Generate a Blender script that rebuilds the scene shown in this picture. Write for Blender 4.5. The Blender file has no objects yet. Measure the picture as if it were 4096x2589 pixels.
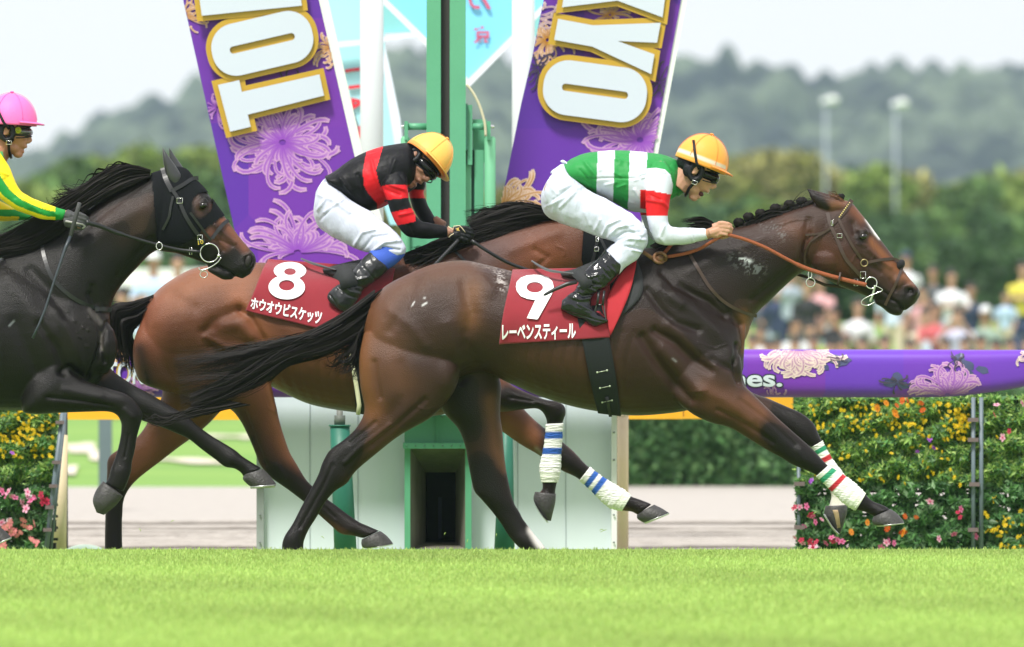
import bpy, math, random
import numpy as np
from mathutils import Vector, Matrix
from mathutils import noise as mnoise
from mathutils.bvhtree import BVHTree
random.seed(7); rng = np.random.default_rng(7)
S = bpy.context.scene
# ---------------------------------------------------------------- camera, sky, sun, exposure
F = 32000.0          # pixels per metre of the photograph at one metre from the lens
CX, YH, CH = 2048.0, 1330.0, 1.09      # picture centre, horizon row, lens height
cam = bpy.data.objects.new('camera', bpy.data.cameras.new('camera'))
S.collection.objects.link(cam); S.camera = cam
cam.location = (0, -40, CH); cam.rotation_euler = (math.radians(90), 0, 0)
cam.data.sensor_width = 36; cam.data.lens = F*36/4096
cam.data.shift_y = 35.5/4096
cam.data.clip_start = 1; cam.data.clip_end = 9000
cam.data.dof.use_dof = True; cam.data.dof.focus_distance = 40.1
cam.data.dof.aperture_fstop = 3.5
SUN_EL, SUN_AZ = math.radians(58), math.radians(205)
w = bpy.data.worlds.new('World'); S.world = w; w.use_nodes = True
nt = w.node_tree; nt.nodes.clear()
wo = nt.nodes.new('ShaderNodeOutputWorld'); bg = nt.nodes.new('ShaderNodeBackground')
sky = nt.nodes.new('ShaderNodeTexSky'); sky.sky_type = 'NISHITA'; sky.sun_disc = False
sky.sun_elevation = SUN_EL; sky.sun_rotation = SUN_AZ; sky.air_density = 1.0; sky.dust_density = 3
mixw = nt.nodes.new('ShaderNodeMix'); mixw.data_type = 'RGBA'
tcw = nt.nodes.new('ShaderNodeTexCoord'); nw = nt.nodes.new('ShaderNodeTexNoise')
nw.inputs['Scale'].default_value = 2.2; nw.inputs['Detail'].default_value = 5
rw = nt.nodes.new('ShaderNodeMapRange'); rw.inputs['From Min'].default_value = .25; rw.inputs['From Max'].default_value = .7
rw.inputs['To Min'].default_value = .84; rw.inputs['To Max'].default_value = .99
nt.links.new(tcw.outputs['Generated'], nw.inputs['Vector']); nt.links.new(nw.outputs['Fac'], rw.inputs['Value'])
nt.links.new(rw.outputs['Result'], mixw.inputs['Factor'])
nt.links.new(sky.outputs['Color'], mixw.inputs[6]); mixw.inputs[7].default_value = (9.1, 8.95, 9.2, 1)   # the bright overcast layer
nt.links.new(mixw.outputs[2], bg.inputs['Color']); bg.inputs['Strength'].default_value = 0.1
nt.links.new(bg.outputs[0], wo.inputs[0])
sun = bpy.data.objects.new('sun', bpy.data.lights.new('sun', 'SUN')); S.collection.objects.link(sun)
sun.data.energy = 3.7; sun.data.angle = math.radians(11); sun.data.color = (1, .965, .9)
sd = Vector((math.sin(SUN_AZ)*math.cos(SUN_EL), math.cos(SUN_AZ)*math.cos(SUN_EL), math.sin(SUN_EL)))
sun.rotation_euler = sd.to_track_quat('Z', 'Y').to_euler()
S.view_settings.view_transform = 'Standard'; S.view_settings.look = 'None'
S.view_settings.gamma = 1; S.view_settings.use_curve_mapping = False
S.view_settings.exposure = 0.36
S.cycles.max_bounces = 8; S.cycles.diffuse_bounces = 3; S.cycles.glossy_bounces = 3; S.cycles.transmission_bounces = 4
S.cycles.volume_bounces = 2; S.cycles.use_denoising = True

# ---------------------------------------------------------------- helpers
def W(x, y, D):
    return Vector(((x-CX)*D/F, D-40.0, CH-(y-YH)*D/F))
def pxl(D): return D/F          # metres per photo pixel at distance D
def lnk(o, parent=None):
    S.collection.objects.link(o)
    if parent is not None:
        o.parent = parent
        o.matrix_parent_inverse = Matrix.Translation(-Vector(parent.location)) if parent.type == 'EMPTY' else Matrix()
        if parent.type != 'EMPTY' and parent.parent is not None: o.matrix_parent_inverse = Matrix()
    return o
def tag(o, label=None, cat=None, group=None, kind=None):
    if label: o['label'] = label
    if cat: o['category'] = cat
    if group: o['group'] = group
    if kind: o['kind'] = kind
    return o
def empty(name, loc, label=None, cat=None, group=None):
    o = bpy.data.objects.new(name, None); o.location = loc; o.empty_display_size = .1
    S.collection.objects.link(o); return tag(o, label, cat, group)
def mesh_obj(name, V, Fc, m=None, parent=None, smooth=True, cols=None):
    me = bpy.data.meshes.new(name)
    me.from_pydata([tuple(v) for v in V] if not isinstance(V, np.ndarray) else V.tolist(), [], Fc)
    if smooth: me.polygons.foreach_set('use_smooth', [True]*len(me.polygons))
    if cols is not None: setcol(me, cols)
    me.update()
    if m is not None:
        for mm in (m if isinstance(m, (list, tuple)) else [m]): me.materials.append(mm)
    o = bpy.data.objects.new(name, me); lnk(o, parent); return o
def np_mesh(name, V, Q, m=None, parent=None, smooth=True, cols=None):
    """V (n,3) array, Q (k,4) or (k,3) int array: fast mesh"""
    me = bpy.data.meshes.new(name); V = np.asarray(V, np.float32); Q = np.asarray(Q, np.int32)
    me.vertices.add(len(V)); me.vertices.foreach_set('co', V.ravel())
    k = Q.shape[1]; me.loops.add(Q.size); me.loops.foreach_set('vertex_index', Q.ravel())
    me.polygons.add(len(Q)); me.polygons.foreach_set('loop_start', np.arange(0, Q.size, k, dtype=np.int32))
    me.polygons.foreach_set('use_smooth', [smooth]*len(Q))
    me.update(calc_edges=True)
    if cols is not None: setcol(me, cols)
    if m is not None: me.materials.append(m)
    o = bpy.data.objects.new(name, me); lnk(o, parent); return o
def setcol(me, cols):
    a = me.color_attributes.new('Col', 'FLOAT_COLOR', 'POINT')
    c = np.ones((len(me.vertices), 4), np.float32); c[:, :3] = np.asarray(cols)[:, :3]
    a.data.foreach_set('color', c.ravel())

MATS = {}
def mat(name, col=(.5, .5, .5), rough=.6, var=.12, scale=12, bump=0, bscale=60, metal=0, spec=.5, sheen=0, coat=0,
        attr=False, trans=0, sss=0, col2=None, stretch=(1, 1, 1), veins=False):
    if name in MATS: return MATS[name]
    m = bpy.data.materials.new(name); MATS[name] = m; m.use_nodes = True
    n = m.node_tree; b = n.nodes['Principled BSDF']; L = n.links.new
    tc = n.nodes.new('ShaderNodeTexCoord'); mp = n.nodes.new('ShaderNodeMapping'); mp.inputs['Scale'].default_value = stretch
    L(tc.outputs['Object'], mp.inputs['Vector'])
    ns = n.nodes.new('ShaderNodeTexNoise'); ns.inputs['Scale'].default_value = scale; ns.inputs['Detail'].default_value = 6
    L(mp.outputs[0], ns.inputs['Vector'])
    mx = n.nodes.new('ShaderNodeMix'); mx.data_type = 'RGBA'; L(ns.outputs['Fac'], mx.inputs['Factor'])
    c2 = col2 if col2 else tuple(min(1, c*(1+var)) for c in col)
    c1 = col if col2 else tuple(c*(1-var) for c in col)
    mx.inputs[6].default_value = (*c1, 1); mx.inputs[7].default_value = (*c2, 1); out = mx.outputs[2]
    if attr:
        at = n.nodes.new('ShaderNodeAttribute'); at.attribute_name = 'Col'
        mr = n.nodes.new('ShaderNodeMapRange'); mr.inputs['To Min'].default_value = 1-var; mr.inputs['To Max'].default_value = 1+var
        L(ns.outputs['Fac'], mr.inputs['Value'])
        vm = n.nodes.new('ShaderNodeVectorMath'); vm.operation = 'SCALE'
        L(at.outputs['Color'], vm.inputs[0]); L(mr.outputs[0], vm.inputs['Scale']); out = vm.outputs[0]
    L(out, b.inputs['Base Color'])
    b.inputs['Roughness'].default_value = rough; b.inputs['Metallic'].default_value = metal
    b.inputs['Specular IOR Level'].default_value = spec; b.inputs['Sheen Weight'].default_value = sheen
    b.inputs['Coat Weight'].default_value = coat; b.inputs['Coat Roughness'].default_value = .1
    if sss:
        b.inputs['Subsurface Weight'].default_value = sss; b.inputs['Subsurface Radius'].default_value = (.02, .008, .004)
        b.inputs['Subsurface Scale'].default_value = .5
    if bump:
        bn = n.nodes.new('ShaderNodeTexNoise'); bn.inputs['Scale'].default_value = bscale; bn.inputs['Detail'].default_value = 4
        L(mp.outputs[0], bn.inputs['Vector'])
        bp = n.nodes.new('ShaderNodeBump'); bp.inputs['Strength'].default_value = min(1, bump); bp.inputs['Distance'].default_value = .01*max(1, bump)
        L(bn.outputs['Fac'], bp.inputs['Height']); L(bp.outputs[0], b.inputs['Normal'])
    if veins:
        vn = n.nodes.new('ShaderNodeTexNoise'); vn.inputs['Scale'].default_value = 7; vn.inputs['Detail'].default_value = 2; vn.inputs['Distortion'].default_value = 1.2; L(tc.outputs['Object'], vn.inputs['Vector'])
        m1 = n.nodes.new('ShaderNodeMath'); m1.operation = 'SUBTRACT'; m1.inputs[1].default_value = .5; L(vn.outputs['Fac'], m1.inputs[0])
        m2 = n.nodes.new('ShaderNodeMath'); m2.operation = 'ABSOLUTE'; L(m1.outputs[0], m2.inputs[0])
        m3 = n.nodes.new('ShaderNodeMapRange'); m3.inputs['From Max'].default_value = .012; m3.inputs['To Min'].default_value = 1; m3.inputs['To Max'].default_value = 0; L(m2.outputs[0], m3.inputs['Value'])
        b2 = n.nodes.new('ShaderNodeBump'); b2.inputs['Strength'].default_value = .16; b2.inputs['Distance'].default_value = .0035; L(m3.outputs[0], b2.inputs['Height']); L(bp.outputs[0], b2.inputs['Normal']); L(b2.outputs[0], b.inputs['Normal'])
    if trans:
        tr = n.nodes.new('ShaderNodeBsdfTranslucent'); L(out, tr.inputs['Color'])
        ms = n.nodes.new('ShaderNodeMixShader'); ms.inputs[0].default_value = trans
        L(b.outputs[0], ms.inputs[1]); L(tr.outputs[0], ms.inputs[2]); L(ms.outputs[0], n.nodes['Material Output'].inputs[0])
    return m

def cat(st, sub):
    """Catmull-Rom through station rows"""
    P = np.array(st, float); n = len(P)
    if n < 3 or sub < 2:
        if sub < 2: return P
        t = np.linspace(0, n-1, (n-1)*sub+1)
        return np.array([[np.interp(tt, range(n), P[:, k]) for k in range(P.shape[1])] for tt in t])
    E = np.vstack([2*P[0]-P[1], P, 2*P[-1]-P[-2]]); out = []
    for i in range(n-1):
        p0, p1, p2, p3 = E[i:i+4]
        for s in range(sub):
            t = s/sub
            out.append(.5*((2*p1)+(-p0+p2)*t+(2*p0-5*p1+4*p2-p3)*t*t+(-p0+3*p1-3*p2+p3)*t**3))
    out.append(P[-1]); return np.array(out)
def loft(st, Y0, K=20, sub=3, grow=0.0, yoff=0.0, scale=1.0, sq=1.0, cap=True, arc=None):
    """stations (x1,y1,x2,y2,yc,hw): ring spans the two traced edge points, hw metres deep"""
    R = cat(st, sub); V = []; th = np.linspace(0, 2*np.pi, K, endpoint=False)
    ct, sn = np.cos(th), np.sin(th)
    ct = np.sign(ct)*np.abs(ct)**sq; sn = np.sign(sn)*np.abs(sn)**sq
    for x1, y1, x2, y2, yc, hw in R:
        D = 40+Y0+yc+yoff; a = np.array(W(x1, y1, D)); b = np.array(W(x2, y2, D))
        c = (a+b)/2; h = (a-b)/2; L = np.linalg.norm(h)
        h = h*(1+grow/max(L, 1e-6))*scale; bb = np.array([0, (abs(hw)+grow)*scale, 0])
        V.append(c+np.outer(ct, h)+np.outer(sn, bb))
    n = len(R); V = np.concatenate(V); Fc = []
    for i in range(n-1):
        for j in range(K):
            k = (j+1) % K; Fc.append((i*K+j, i*K+k, (i+1)*K+k, (i+1)*K+j))
    if cap:
        V = np.vstack([V, V[:K].mean(0), V[(n-1)*K:n*K].mean(0)]); a = n*K
        for j in range(K):
            k = (j+1) % K; Fc.append((a, k, j)); Fc.append((a+1, (n-1)*K+j, (n-1)*K+k))
    return V, Fc
def ell(x, y, D, rx, ry, rz, rot=0, seg=14):
    """ellipsoid at photo pixel, radii in metres, rot about the view axis"""
    c = np.array(W(x, y, D)); V = [(0, 0, 1)]; Fc = []; rings = seg//2
    for i in range(1, rings):
        p = math.pi*i/rings
        for j in range(seg):
            t = 2*math.pi*j/seg; V.append((math.sin(p)*math.cos(t), math.sin(p)*math.sin(t), math.cos(p)))
    V.append((0, 0, -1)); n = len(V)
    for j in range(seg):
        k = (j+1) % seg; Fc.append((0, 1+j, 1+k)); Fc.append((n-1, n-1-seg+k, n-1-seg+j))
        for i in range(rings-2): Fc.append((1+i*seg+j, 1+(i+1)*seg+j, 1+(i+1)*seg+k, 1+i*seg+k))
    V = np.array(V)*np.array([rx, ry, rz]); r = math.radians(rot); cs, sn = math.cos(r), math.sin(r)
    V = V@np.array([[cs, 0, sn], [0, 1, 0], [-sn, 0, cs]]); return V+c, Fc
def tube(P, r, K=8, close=False):
    """round tube through 3-D points, radius scalar or list"""
    P = [Vector(p) for p in P]; n = len(P); rr = r if hasattr(r, '__len__') else [r]*n; V = []; Fc = []; prev = None
    for i in range(n):
        t = (P[(i+1) % n]-P[(i-1) % n]) if close else (P[min(i+1, n-1)]-P[max(i-1, 0)])
        t.normalize()
        if prev is None: u = t.orthogonal().normalized()
        else: u = (prev-t*prev.dot(t)).normalized()
        prev = u; v = t.cross(u)
        for j in range(K):
            a = 2*math.pi*j/K; V.append(tuple(P[i]+(u*math.cos(a)+v*math.sin(a))*rr[i]))
    for i in range(n if close else n-1):
        for j in range(K):
            k = (j+1) % K; i2 = (i+1) % n; Fc.append((i*K+j, i*K+k, i2*K+k, i2*K+j))
    if not close:
        Fc.append(tuple(range(K))[::-1]); Fc.append(tuple((n-1)*K+j for j in range(K)))
    return V, Fc
def box(x0, x1, y0, y1, z0, z1):
    V = [(x, y, z) for x in (x0, x1) for y in (y0, y1) for z in (z0, z1)]
    return V, [(0, 1, 3, 2), (4, 6, 7, 5), (0, 4, 5, 1), (2, 3, 7, 6), (0, 2, 6, 4), (1, 5, 7, 3)]
def pbox(x0, x1, y0, y1, D, th):
    a = W(x0, y0, D); b = W(x1, y1, D); return box(min(a.x, b.x), max(a.x, b.x), D-40, D-40+th, min(a.z, b.z), max(a.z, b.z))
def join(pieces):
    V = []; Fc = []; o = 0
    for v, f in pieces:
        V.append(np.asarray(v, float)); Fc += [tuple(i+o for i in q) for q in f]; o += len(v)
    return np.vstack(V), Fc
def remesh(pieces, voxel, it=4):
    V, Fc = join(pieces); me = bpy.data.meshes.new('tmp'); me.from_pydata(V.tolist(), [], Fc)
    o = bpy.data.objects.new('tmp', me); S.collection.objects.link(o)
    m = o.modifiers.new('r', 'REMESH'); m.mode = 'VOXEL'; m.voxel_size = voxel
    s = o.modifiers.new('s', 'SMOOTH'); s.factor = .5; s.iterations = it
    dg = bpy.context.evaluated_depsgraph_get(); ev = o.evaluated_get(dg); e = bpy.data.meshes.new_from_object(ev)
    bpy.data.objects.remove(o); bpy.data.meshes.remove(me)
    e.polygons.foreach_set('use_smooth', [True]*len(e.polygons)); return e
def getv(me):
    V = np.empty(len(me.vertices)*3, np.float32); me.vertices.foreach_get('co', V); N = np.empty_like(V)
    me.vertex_normals.foreach_get('vector', N); return V.reshape(-1, 3).astype(float), N.reshape(-1, 3).astype(float)
def setv(me, V): me.vertices.foreach_set('co', np.asarray(V, np.float32).ravel()); me.update()
def proj(V):
    D = 40+V[:, 1]; return CX+V[:, 0]*F/D, YH+(CH-V[:, 2])*F/D
def pdist(px, py, pts):
    d = np.full(len(px), 1e9)
    for (ax, ay), (bx, by) in zip(pts[:-1], pts[1:]):
        vx, vy = bx-ax, by-ay; L = vx*vx+vy*vy+1e-9
        t = np.clip(((px-ax)*vx+(py-ay)*vy)/L, 0, 1)
        d = np.minimum(d, np.hypot(px-ax-t*vx, py-ay-t*vy))
    return d
def relief(me, strokes, Yc=None, both=False):
    """ridges and grooves (muscle, fold): (points, sigma px, height m); on the side toward the rail crowd too when both"""
    V, N = getv(me); px, py = proj(V); tot = np.zeros(len(V)); wgt = np.abs(N[:, 1])**.6
    if Yc is not None and not both: wgt = wgt*(V[:, 1] < Yc+.02)
    for pts, sg, amp in strokes:
        if len(pts) == 1: d = np.hypot(px-pts[0][0], py-pts[0][1])
        else: d = pdist(px, py, pts)
        tot += amp*np.exp(-(d/sg)**2)
    V += N*(tot*wgt)[:, None]; setv(me, V); return me
def nz(V, s, seed=0):
    return np.array([mnoise.noise(Vector((v[0]*s+seed, v[1]*s, v[2]*s))) for v in V])
class BV:
    def __init__(s, me, Yc):
        V, _ = getv(me); s.t = BVHTree.FromPolygons(V.tolist(), [tuple(p.vertices) for p in me.polygons]); s.Yc = Yc
    def depth(s, x, y, off=.01, far=None):
        """Y of the coat surface met along the lens ray through a photo pixel"""
        o = Vector((0, -40, CH)); d = (W(x, y, 40)-o).normalized(); h = s.t.ray_cast(o, d)
        if h[0] is None: return None
        return h[0].y-off
def drape_pts(bv, pts, off, Ydef, sub=6):
    P = cat([(p[0], p[1]) for p in pts], sub); out = []; ys = [bv.depth(x, y, off) if bv else None for x, y in P]
    lim = Ydef
    ys = [None if (v is None or v > bv.Yc+.02) else v for v in ys] if bv else ys
    idx = [i for i, v in enumerate(ys) if v is not None]
    if idx: ys = list(np.interp(range(len(ys)), idx, [ys[i] for i in idx]))
    else: ys = [lim]*len(ys)
    k = np.array(ys); 
    for _ in range(2): k[1:-1] = (k[:-2]+k[1:-1]+k[2:])/3
    return [W(x, y, 40+yy) for (x, y), yy in zip(P, k)]
def ribbon(P, wd, th=.003):
    """flat strap through 3-D points, wd metres wide in the x-z plane"""
    P = [Vector(p) for p in P]; n = len(P); V = []; Fc = []; ww = wd if hasattr(wd, '__len__') else [wd]*n
    for i in range(n):
        t = P[min(i+1, n-1)]-P[max(i-1, 0)]; t.y = 0; t.normalize(); u = Vector((-t.z, 0, t.x)); q = Vector((0, th, 0)); h = u*ww[i]/2
        V += [P[i]+h-q*.5, P[i]-h-q*.5, P[i]-h+q*.5, P[i]+h+q*.5]
    for i in range(n-1):
        for j in range(4):
            k = (j+1) % 4; Fc.append((i*4+j, i*4+k, i*4+4+k, i*4+4+j))
    Fc += [(3, 2, 1, 0), tuple((n-1)*4+j for j in range(4))]
    return [tuple(v) for v in V], Fc
def mir(vf, Yc):
    v, f = vf; v = np.array(v, float); v[:, 1] = 2*Yc-v[:, 1]; return v, [tuple(reversed(q)) for q in f]
def curve_mesh(loops, th=.004, off=0.0):
    """filled flat shape with holes from loops of (u,v); returns verts (u,v,w), faces"""
    c = bpy.data.curves.new('c', 'CURVE'); c.dimensions = '2D'; c.fill_mode = 'BOTH'; c.extrude = th/2; c.offset = off
    for lp in loops:
        s = c.splines.new('POLY'); s.points.add(len(lp)-1); s.use_cyclic_u = True
        for p, q in zip(s.points, lp): p.co = (q[0], q[1], 0, 1)
    o = bpy.data.objects.new('c', c); S.collection.objects.link(o)
    e = bpy.data.meshes.new_from_object(o.evaluated_get(bpy.context.evaluated_depsgraph_get()))
    V = [tuple(v.co) for v in e.vertices]; Fc = [tuple(p.vertices) for p in e.polygons]
    bpy.data.objects.remove(o); bpy.data.curves.remove(c); bpy.data.meshes.remove(e); return V, Fc
def plate(name, loops, D, th, m, parent, off=0.0):
    """flat cut-out with real thickness standing at distance D, loops traced in photo pixels"""
    L = [[(W(x, y, D).x, W(x, y, D).z) for x, y in lp] for lp in loops]
    V, Fc = curve_mesh(L, th, off); V = [(v[0], D-40+v[2], v[1]) for v in V]
    return mesh_obj(name, V, Fc, m, parent, smooth=False)
def text2d(s, bold=0.0, shear=0, res=6):
    c = bpy.data.curves.new('t', 'FONT'); c.body = s; c.offset = bold; c.resolution_u = res; c.shear = shear
    o = bpy.data.objects.new('t', c); S.collection.objects.link(o)
    e = bpy.data.meshes.new_from_object(o.evaluated_get(bpy.context.evaluated_depsgraph_get()))
    import bmesh
    bm = bmesh.new(); bm.from_mesh(e); bmesh.ops.triangulate(bm, faces=bm.faces)
    V = np.array([tuple(v.co) for v in bm.verts]); Fc = [tuple(v.index for v in f.verts) for f in bm.faces]; bm.free()
    bpy.data.objects.remove(o); bpy.data.curves.remove(c); bpy.data.meshes.remove(e)
    V = V[:, :2]; V = (V-V.min(0))/(V.max(0)-V.min(0)); return V, Fc
def quadmap(V, q):
    """unit square -> quad (bl, br, tr, tl) in photo pixels"""
    u, v = V[:, :1], V[:, 1:2]; q = np.array(q, float)
    return (1-u)*(1-v)*q[0]+u*(1-v)*q[1]+u*v*q[2]+(1-u)*v*q[3]
# ================================================================ HORSES
COAT = mat('horse_coat', attr=True, rough=.35, var=.28, scale=7, bump=.4, bscale=210, spec=.27, sheen=.0, veins=True)
HAIR = mat('dark_hair', (.010, .008, .0075), rough=.6, var=.5, scale=20, spec=.15)
HOOF = mat('hoof_horn', (.045, .043, .042), rough=.5, var=.5, scale=30, bump=.4, bscale=90)
SHOE = mat('horseshoe_steel', (.62, .63, .63), rough=.35, metal=.8)
EYE = mat('wet_dark_eye', (.005, .0035, .003), rough=.10, spec=.5, coat=.3)
DARK = mat('inner_dark', (.010, .006, .006), rough=.6)
WRAP = mat('bandage_crepe', attr=True, rough=.85, var=.06, scale=30, bump=.9, bscale=26, stretch=(1, 1, 5))
LEATHER = mat('brown_bridle_leather', (.045, .024, .017), rough=.45, var=.3, scale=40)
BLKL = mat('black_leather', (.012, .013, .015), rough=.38, var=.3, scale=40)
REIN9 = mat('orange_rubber_rein', (.36, .095, .035), rough=.7, var=.25, scale=120, bump=.8, bscale=320)
STEEL = mat('polished_steel', (.75, .75, .74), rough=.2, metal=1)

def colour(me, base, blobs, Yc, patch=()):
    V, N = getv(me); px, py = proj(V); C = np.tile(np.array(base, float), (len(V), 1)); nzc = nz(V, 95, 3)+.5*nz(V, 30, 8)
    for b in blobs:
        pts, sg, col, k = b[:4]; side = b[4] if len(b) > 4 else 0
        d = np.hypot(px-pts[0][0], py-pts[0][1]) if len(pts) == 1 else pdist(px, py, pts)
        hard = b[5] if len(b) > 5 else 2
        a = k*np.exp(-(d/sg)**hard)
        if len(b) > 6: a = a*(nzc[:len(a)] > b[6])
        if side: a = a*np.clip(.5-side*(V[:, 1]-Yc)/.04, 0, 1)
        C = C*(1-a[:, None])+np.array(col)*a[:, None]
    C = C*np.where(C.max(1, keepdims=True) < .03, .5, 1.0)
    setcol(me, C); return me

def hoof_part(st, Y0, root, sole=None):
    v, f = loft(st, Y0, K=18, sub=4); h = mesh_obj('hoof', v, f, HOOF, root)
    if sole:
        v, f = loft(sole, Y0, K=18, sub=3); mesh_obj('horseshoe', v, f, SHOE, h)
    return h
def wrap_part(st, Y0, root, bands, white=(.78, .8, .74)):
    R = cat(st, 10); K = 28; v, f = loft(st, Y0, K=K, sub=10, grow=.0045); n = len(R); C = np.tile(np.array(white), (len(v), 1))
    t = np.linspace(0, 1, n); h = [0]+list(np.cumsum(np.hypot(np.diff((R[:, 0]+R[:, 2])/2), np.diff((R[:, 1]+R[:, 3])/2))))
    t = np.array(h)/h[-1]
    me_t = np.repeat(t, K)
    for a, b, c in bands: C[:n*K][(me_t >= a) & (me_t <= b)] = c
    for i in range(n):         # crepe folds: the turns of the bandage lie unevenly
        cc = v[i*K:(i+1)*K].mean(0); v[i*K:(i+1)*K] += (v[i*K:(i+1)*K]-cc)*(.03*math.sin(i*2.1)+.02*math.sin(i*.9))
    # the bandage belongs to the cannon: soft dirty toe
    C[:n*K][me_t > .82] *= np.array([.95, .99, .88])
    return mesh_obj('bandage', v, f, WRAP, root, cols=C)

def strands(name, guides, n, m, parent, width=.004, seed=1, jit=.012, curl=.0, fray=.15, spr=.22):
    """hair: tapered flat strands following interpolated guide pairs; guides = rows of (x1,y1,x2,y2,Y,spreadY) stations"""
    r = np.random.default_rng(seed); V = []; Q = []; base = 0
    G = cat(guides, 4); ns = len(G); nc = 34; CL = [(r.uniform(0, 1), r.normal(0, spr), r.normal(0, curl), r.uniform(1, 3), r.uniform(0, 6.28), r.normal(0, 1)) for _ in range(nc)]
    for s in range(n):
        u = r.uniform(0, 1); ck = CL[r.integers(0, nc)]; cl_ = r.random() < .72; e = r.uniform(1-fray*3, 1) if r.random() < .6 else 1; q = r.normal(0, 1); ph = r.uniform(0, 6.28); st0 = r.uniform(0, .25) if r.random() < .3 else 0
        tt = np.linspace(st0, e, 16); W0 = width*r.uniform(.5, 1.3); rows = []; um = r.normal(0, spr); cu = r.normal(0, curl); fr = r.uniform(1, 3)
        if cl_: u = ck[0]+r.normal(0, .028); um = ck[1]+r.normal(0, .02); cu = ck[2]+r.normal(0, .05); fr = ck[3]; ph = ck[4]+r.normal(0, .1); q = ck[5]+r.normal(0, .25)
        for i, t in enumerate(tt):
            g = [np.interp(t*(ns-1), range(ns), G[:, k]) for k in range(6)]
            uu = u+um*t; x = g[0]*(1-uu)+g[2]*uu; y = g[1]*(1-uu)+g[3]*uu
            y += cu*math.sin(fr*t*6+ph)*t*20; x += cu*math.cos(fr*t*6+ph)*t*12
            rows.append(np.array(W(x, y, 40+g[4]+q*g[5]*.5))+r.normal(0, jit*.02, 3))
        rows = np.array(rows); T = np.gradient(rows, axis=0); side = np.cross(T, [math.sin(ph)*.6, 1, math.cos(ph)*.6]); side /= np.linalg.norm(side, axis=1)[:, None]+1e-9
        wv = W0*np.clip(1-((np.linspace(0, 1, 16))**3), .12, 1)[:, None]
        V.append(rows+side*wv/2); V.append(rows-side*wv/2)
        a = base+np.arange(15); Q.append(np.stack([a, a+1, a+17, a+16], 1)); base += 32
    return np_mesh(name, np.vstack(V), np.vstack(Q), m, parent)

def straps(name, parent, m, bv, Yc, runs, Yd, off=.006, th=.004, mirror=True):
    P = []
    for pts, wd in runs:
        r = ribbon(drape_pts(bv, pts, off, Yd), wd, th); P.append(r)
        if mirror: P.append(mir(r, Yc))
    v, f = join(P); return mesh_obj(name, v, f, m, parent, smooth=False)
def ring(x, y, D, r, wr, parent, name='bit_ring', m=None, sx=1.0):
    c = W(x, y, D); P = [c+Vector((math.cos(a)*r*sx, 0, math.sin(a)*r)) for a in np.linspace(0, 2*math.pi, 28, endpoint=False)]
    v, f = tube(P, wr, 7, True); return mesh_obj(name, v, f, m or STEEL, parent)
def eye_part(x, y, bv, root, Yc, r=.024):
    d = bv.depth(x, y, 0) or 0; P = [ell(x, y, 40+d+.011, r, .018, r*.78, 20, 20)]
    h = mesh_obj('eye', *P[0], EYE, root); v, f = mir(P[0], Yc); mesh_obj('eye', v, f, EYE, root); return h

# ---------------------------------------------------------------- the winning horse, cloth number nine
Y9 = 0.0
T9 = [(1488, 1200, 1452, 1330, 0, .09), (1545, 1142, 1480, 1470, 0, .20), (1640, 1093, 1590, 1550, 0, .25), (1740, 1055, 1700, 1560, 0, .265),
      (1850, 1042, 1830, 1515, 0, .265), (1940, 1058, 1930, 1487, 0, .27), (2050, 1085, 2030, 1530, 0, .29), (2180, 1108, 2150, 1582, 0, .30),
      (2300, 1105, 2280, 1624, 0, .30), (2420, 1062, 2400, 1648, 0, .29), (2520, 1022, 2520, 1663, 0, .275), (2600, 992, 2640, 1658, 0, .255),
      (2700, 1050, 2760, 1640, 0, .24), (2810, 1150, 2860, 1600, 0, .215), (2910, 1220, 2935, 1560, 0, .175), (2985, 1265, 2968, 1500, 0, .10)]
N9 = [(2530, 1020, 2800, 1600, 0, .20), (2660, 975, 2960, 1400, 0, .165), (2790, 942, 3018, 1268, 0, .135), (2920, 915, 3075, 1208, 0, .115),
      (3030, 888, 3128, 1156, 0, .105), (3130, 852, 3182, 1108, 0, .10), (3230, 820, 3232, 1078, 0, .095), (3315, 798, 3290, 1062, 0, .085)]
H9 = [(3330, 800, 3222, 1020, 0, .078), (3398, 806, 3238, 1072, 0, .094), (3440, 850, 3272, 1098, 0, .10), (3478, 898, 3318, 1124, 0, .10),
      (3512, 945, 3372, 1150, 0, .088), (3546, 990, 3425, 1170, 0, .072), (3582, 1038, 3470, 1188, 0, .060), (3612, 1078, 3506, 1204, 0, .054),
      (3642, 1118, 3532, 1222, 0, .052), (3670, 1150, 3552, 1238, 0, .054), (3681, 1178, 3590, 1236, 0, .046), (3662, 1212, 3620, 1244, 0, .03)]
LIP9 = [(3500, 1195, 3500, 1215, 0, .02), (3545, 1190, 3530, 1232, 0, .036), (3580, 1200, 3556, 1254, 0, .038), (3600, 1218, 3588, 1264, 0, .036), (3612, 1240, 3608, 1258, 0, .02)]
NH9 = [(1455, 1330, 1760, 1340, -.12, .09), (1437, 1430, 1835, 1470, -.15, .105), (1440, 1540, 1818, 1562, -.15, .10), (1457, 1640, 1735, 1662, -.14, .085),
       (1428, 1708, 1600, 1742, -.13, .07), (1378, 1757, 1500, 1820, -.125, .055), (1320, 1800, 1425, 1884, -.12, .047), (1290, 1850, 1388, 1934, -.12, .045),
       (1272, 1900, 1340, 1966, -.12, .037), (1240, 1962, 1300, 2012, -.12, .03), (1203, 2030, 1268, 2068, -.12, .028), (1170, 2095, 1236, 2118, -.12, .03),
       (1138, 2145, 1217, 2162, -.12, .036), (1127, 2185, 1214, 2188, -.12, .035), (1132, 2215, 1216, 2212, -.12, .034)]
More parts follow.
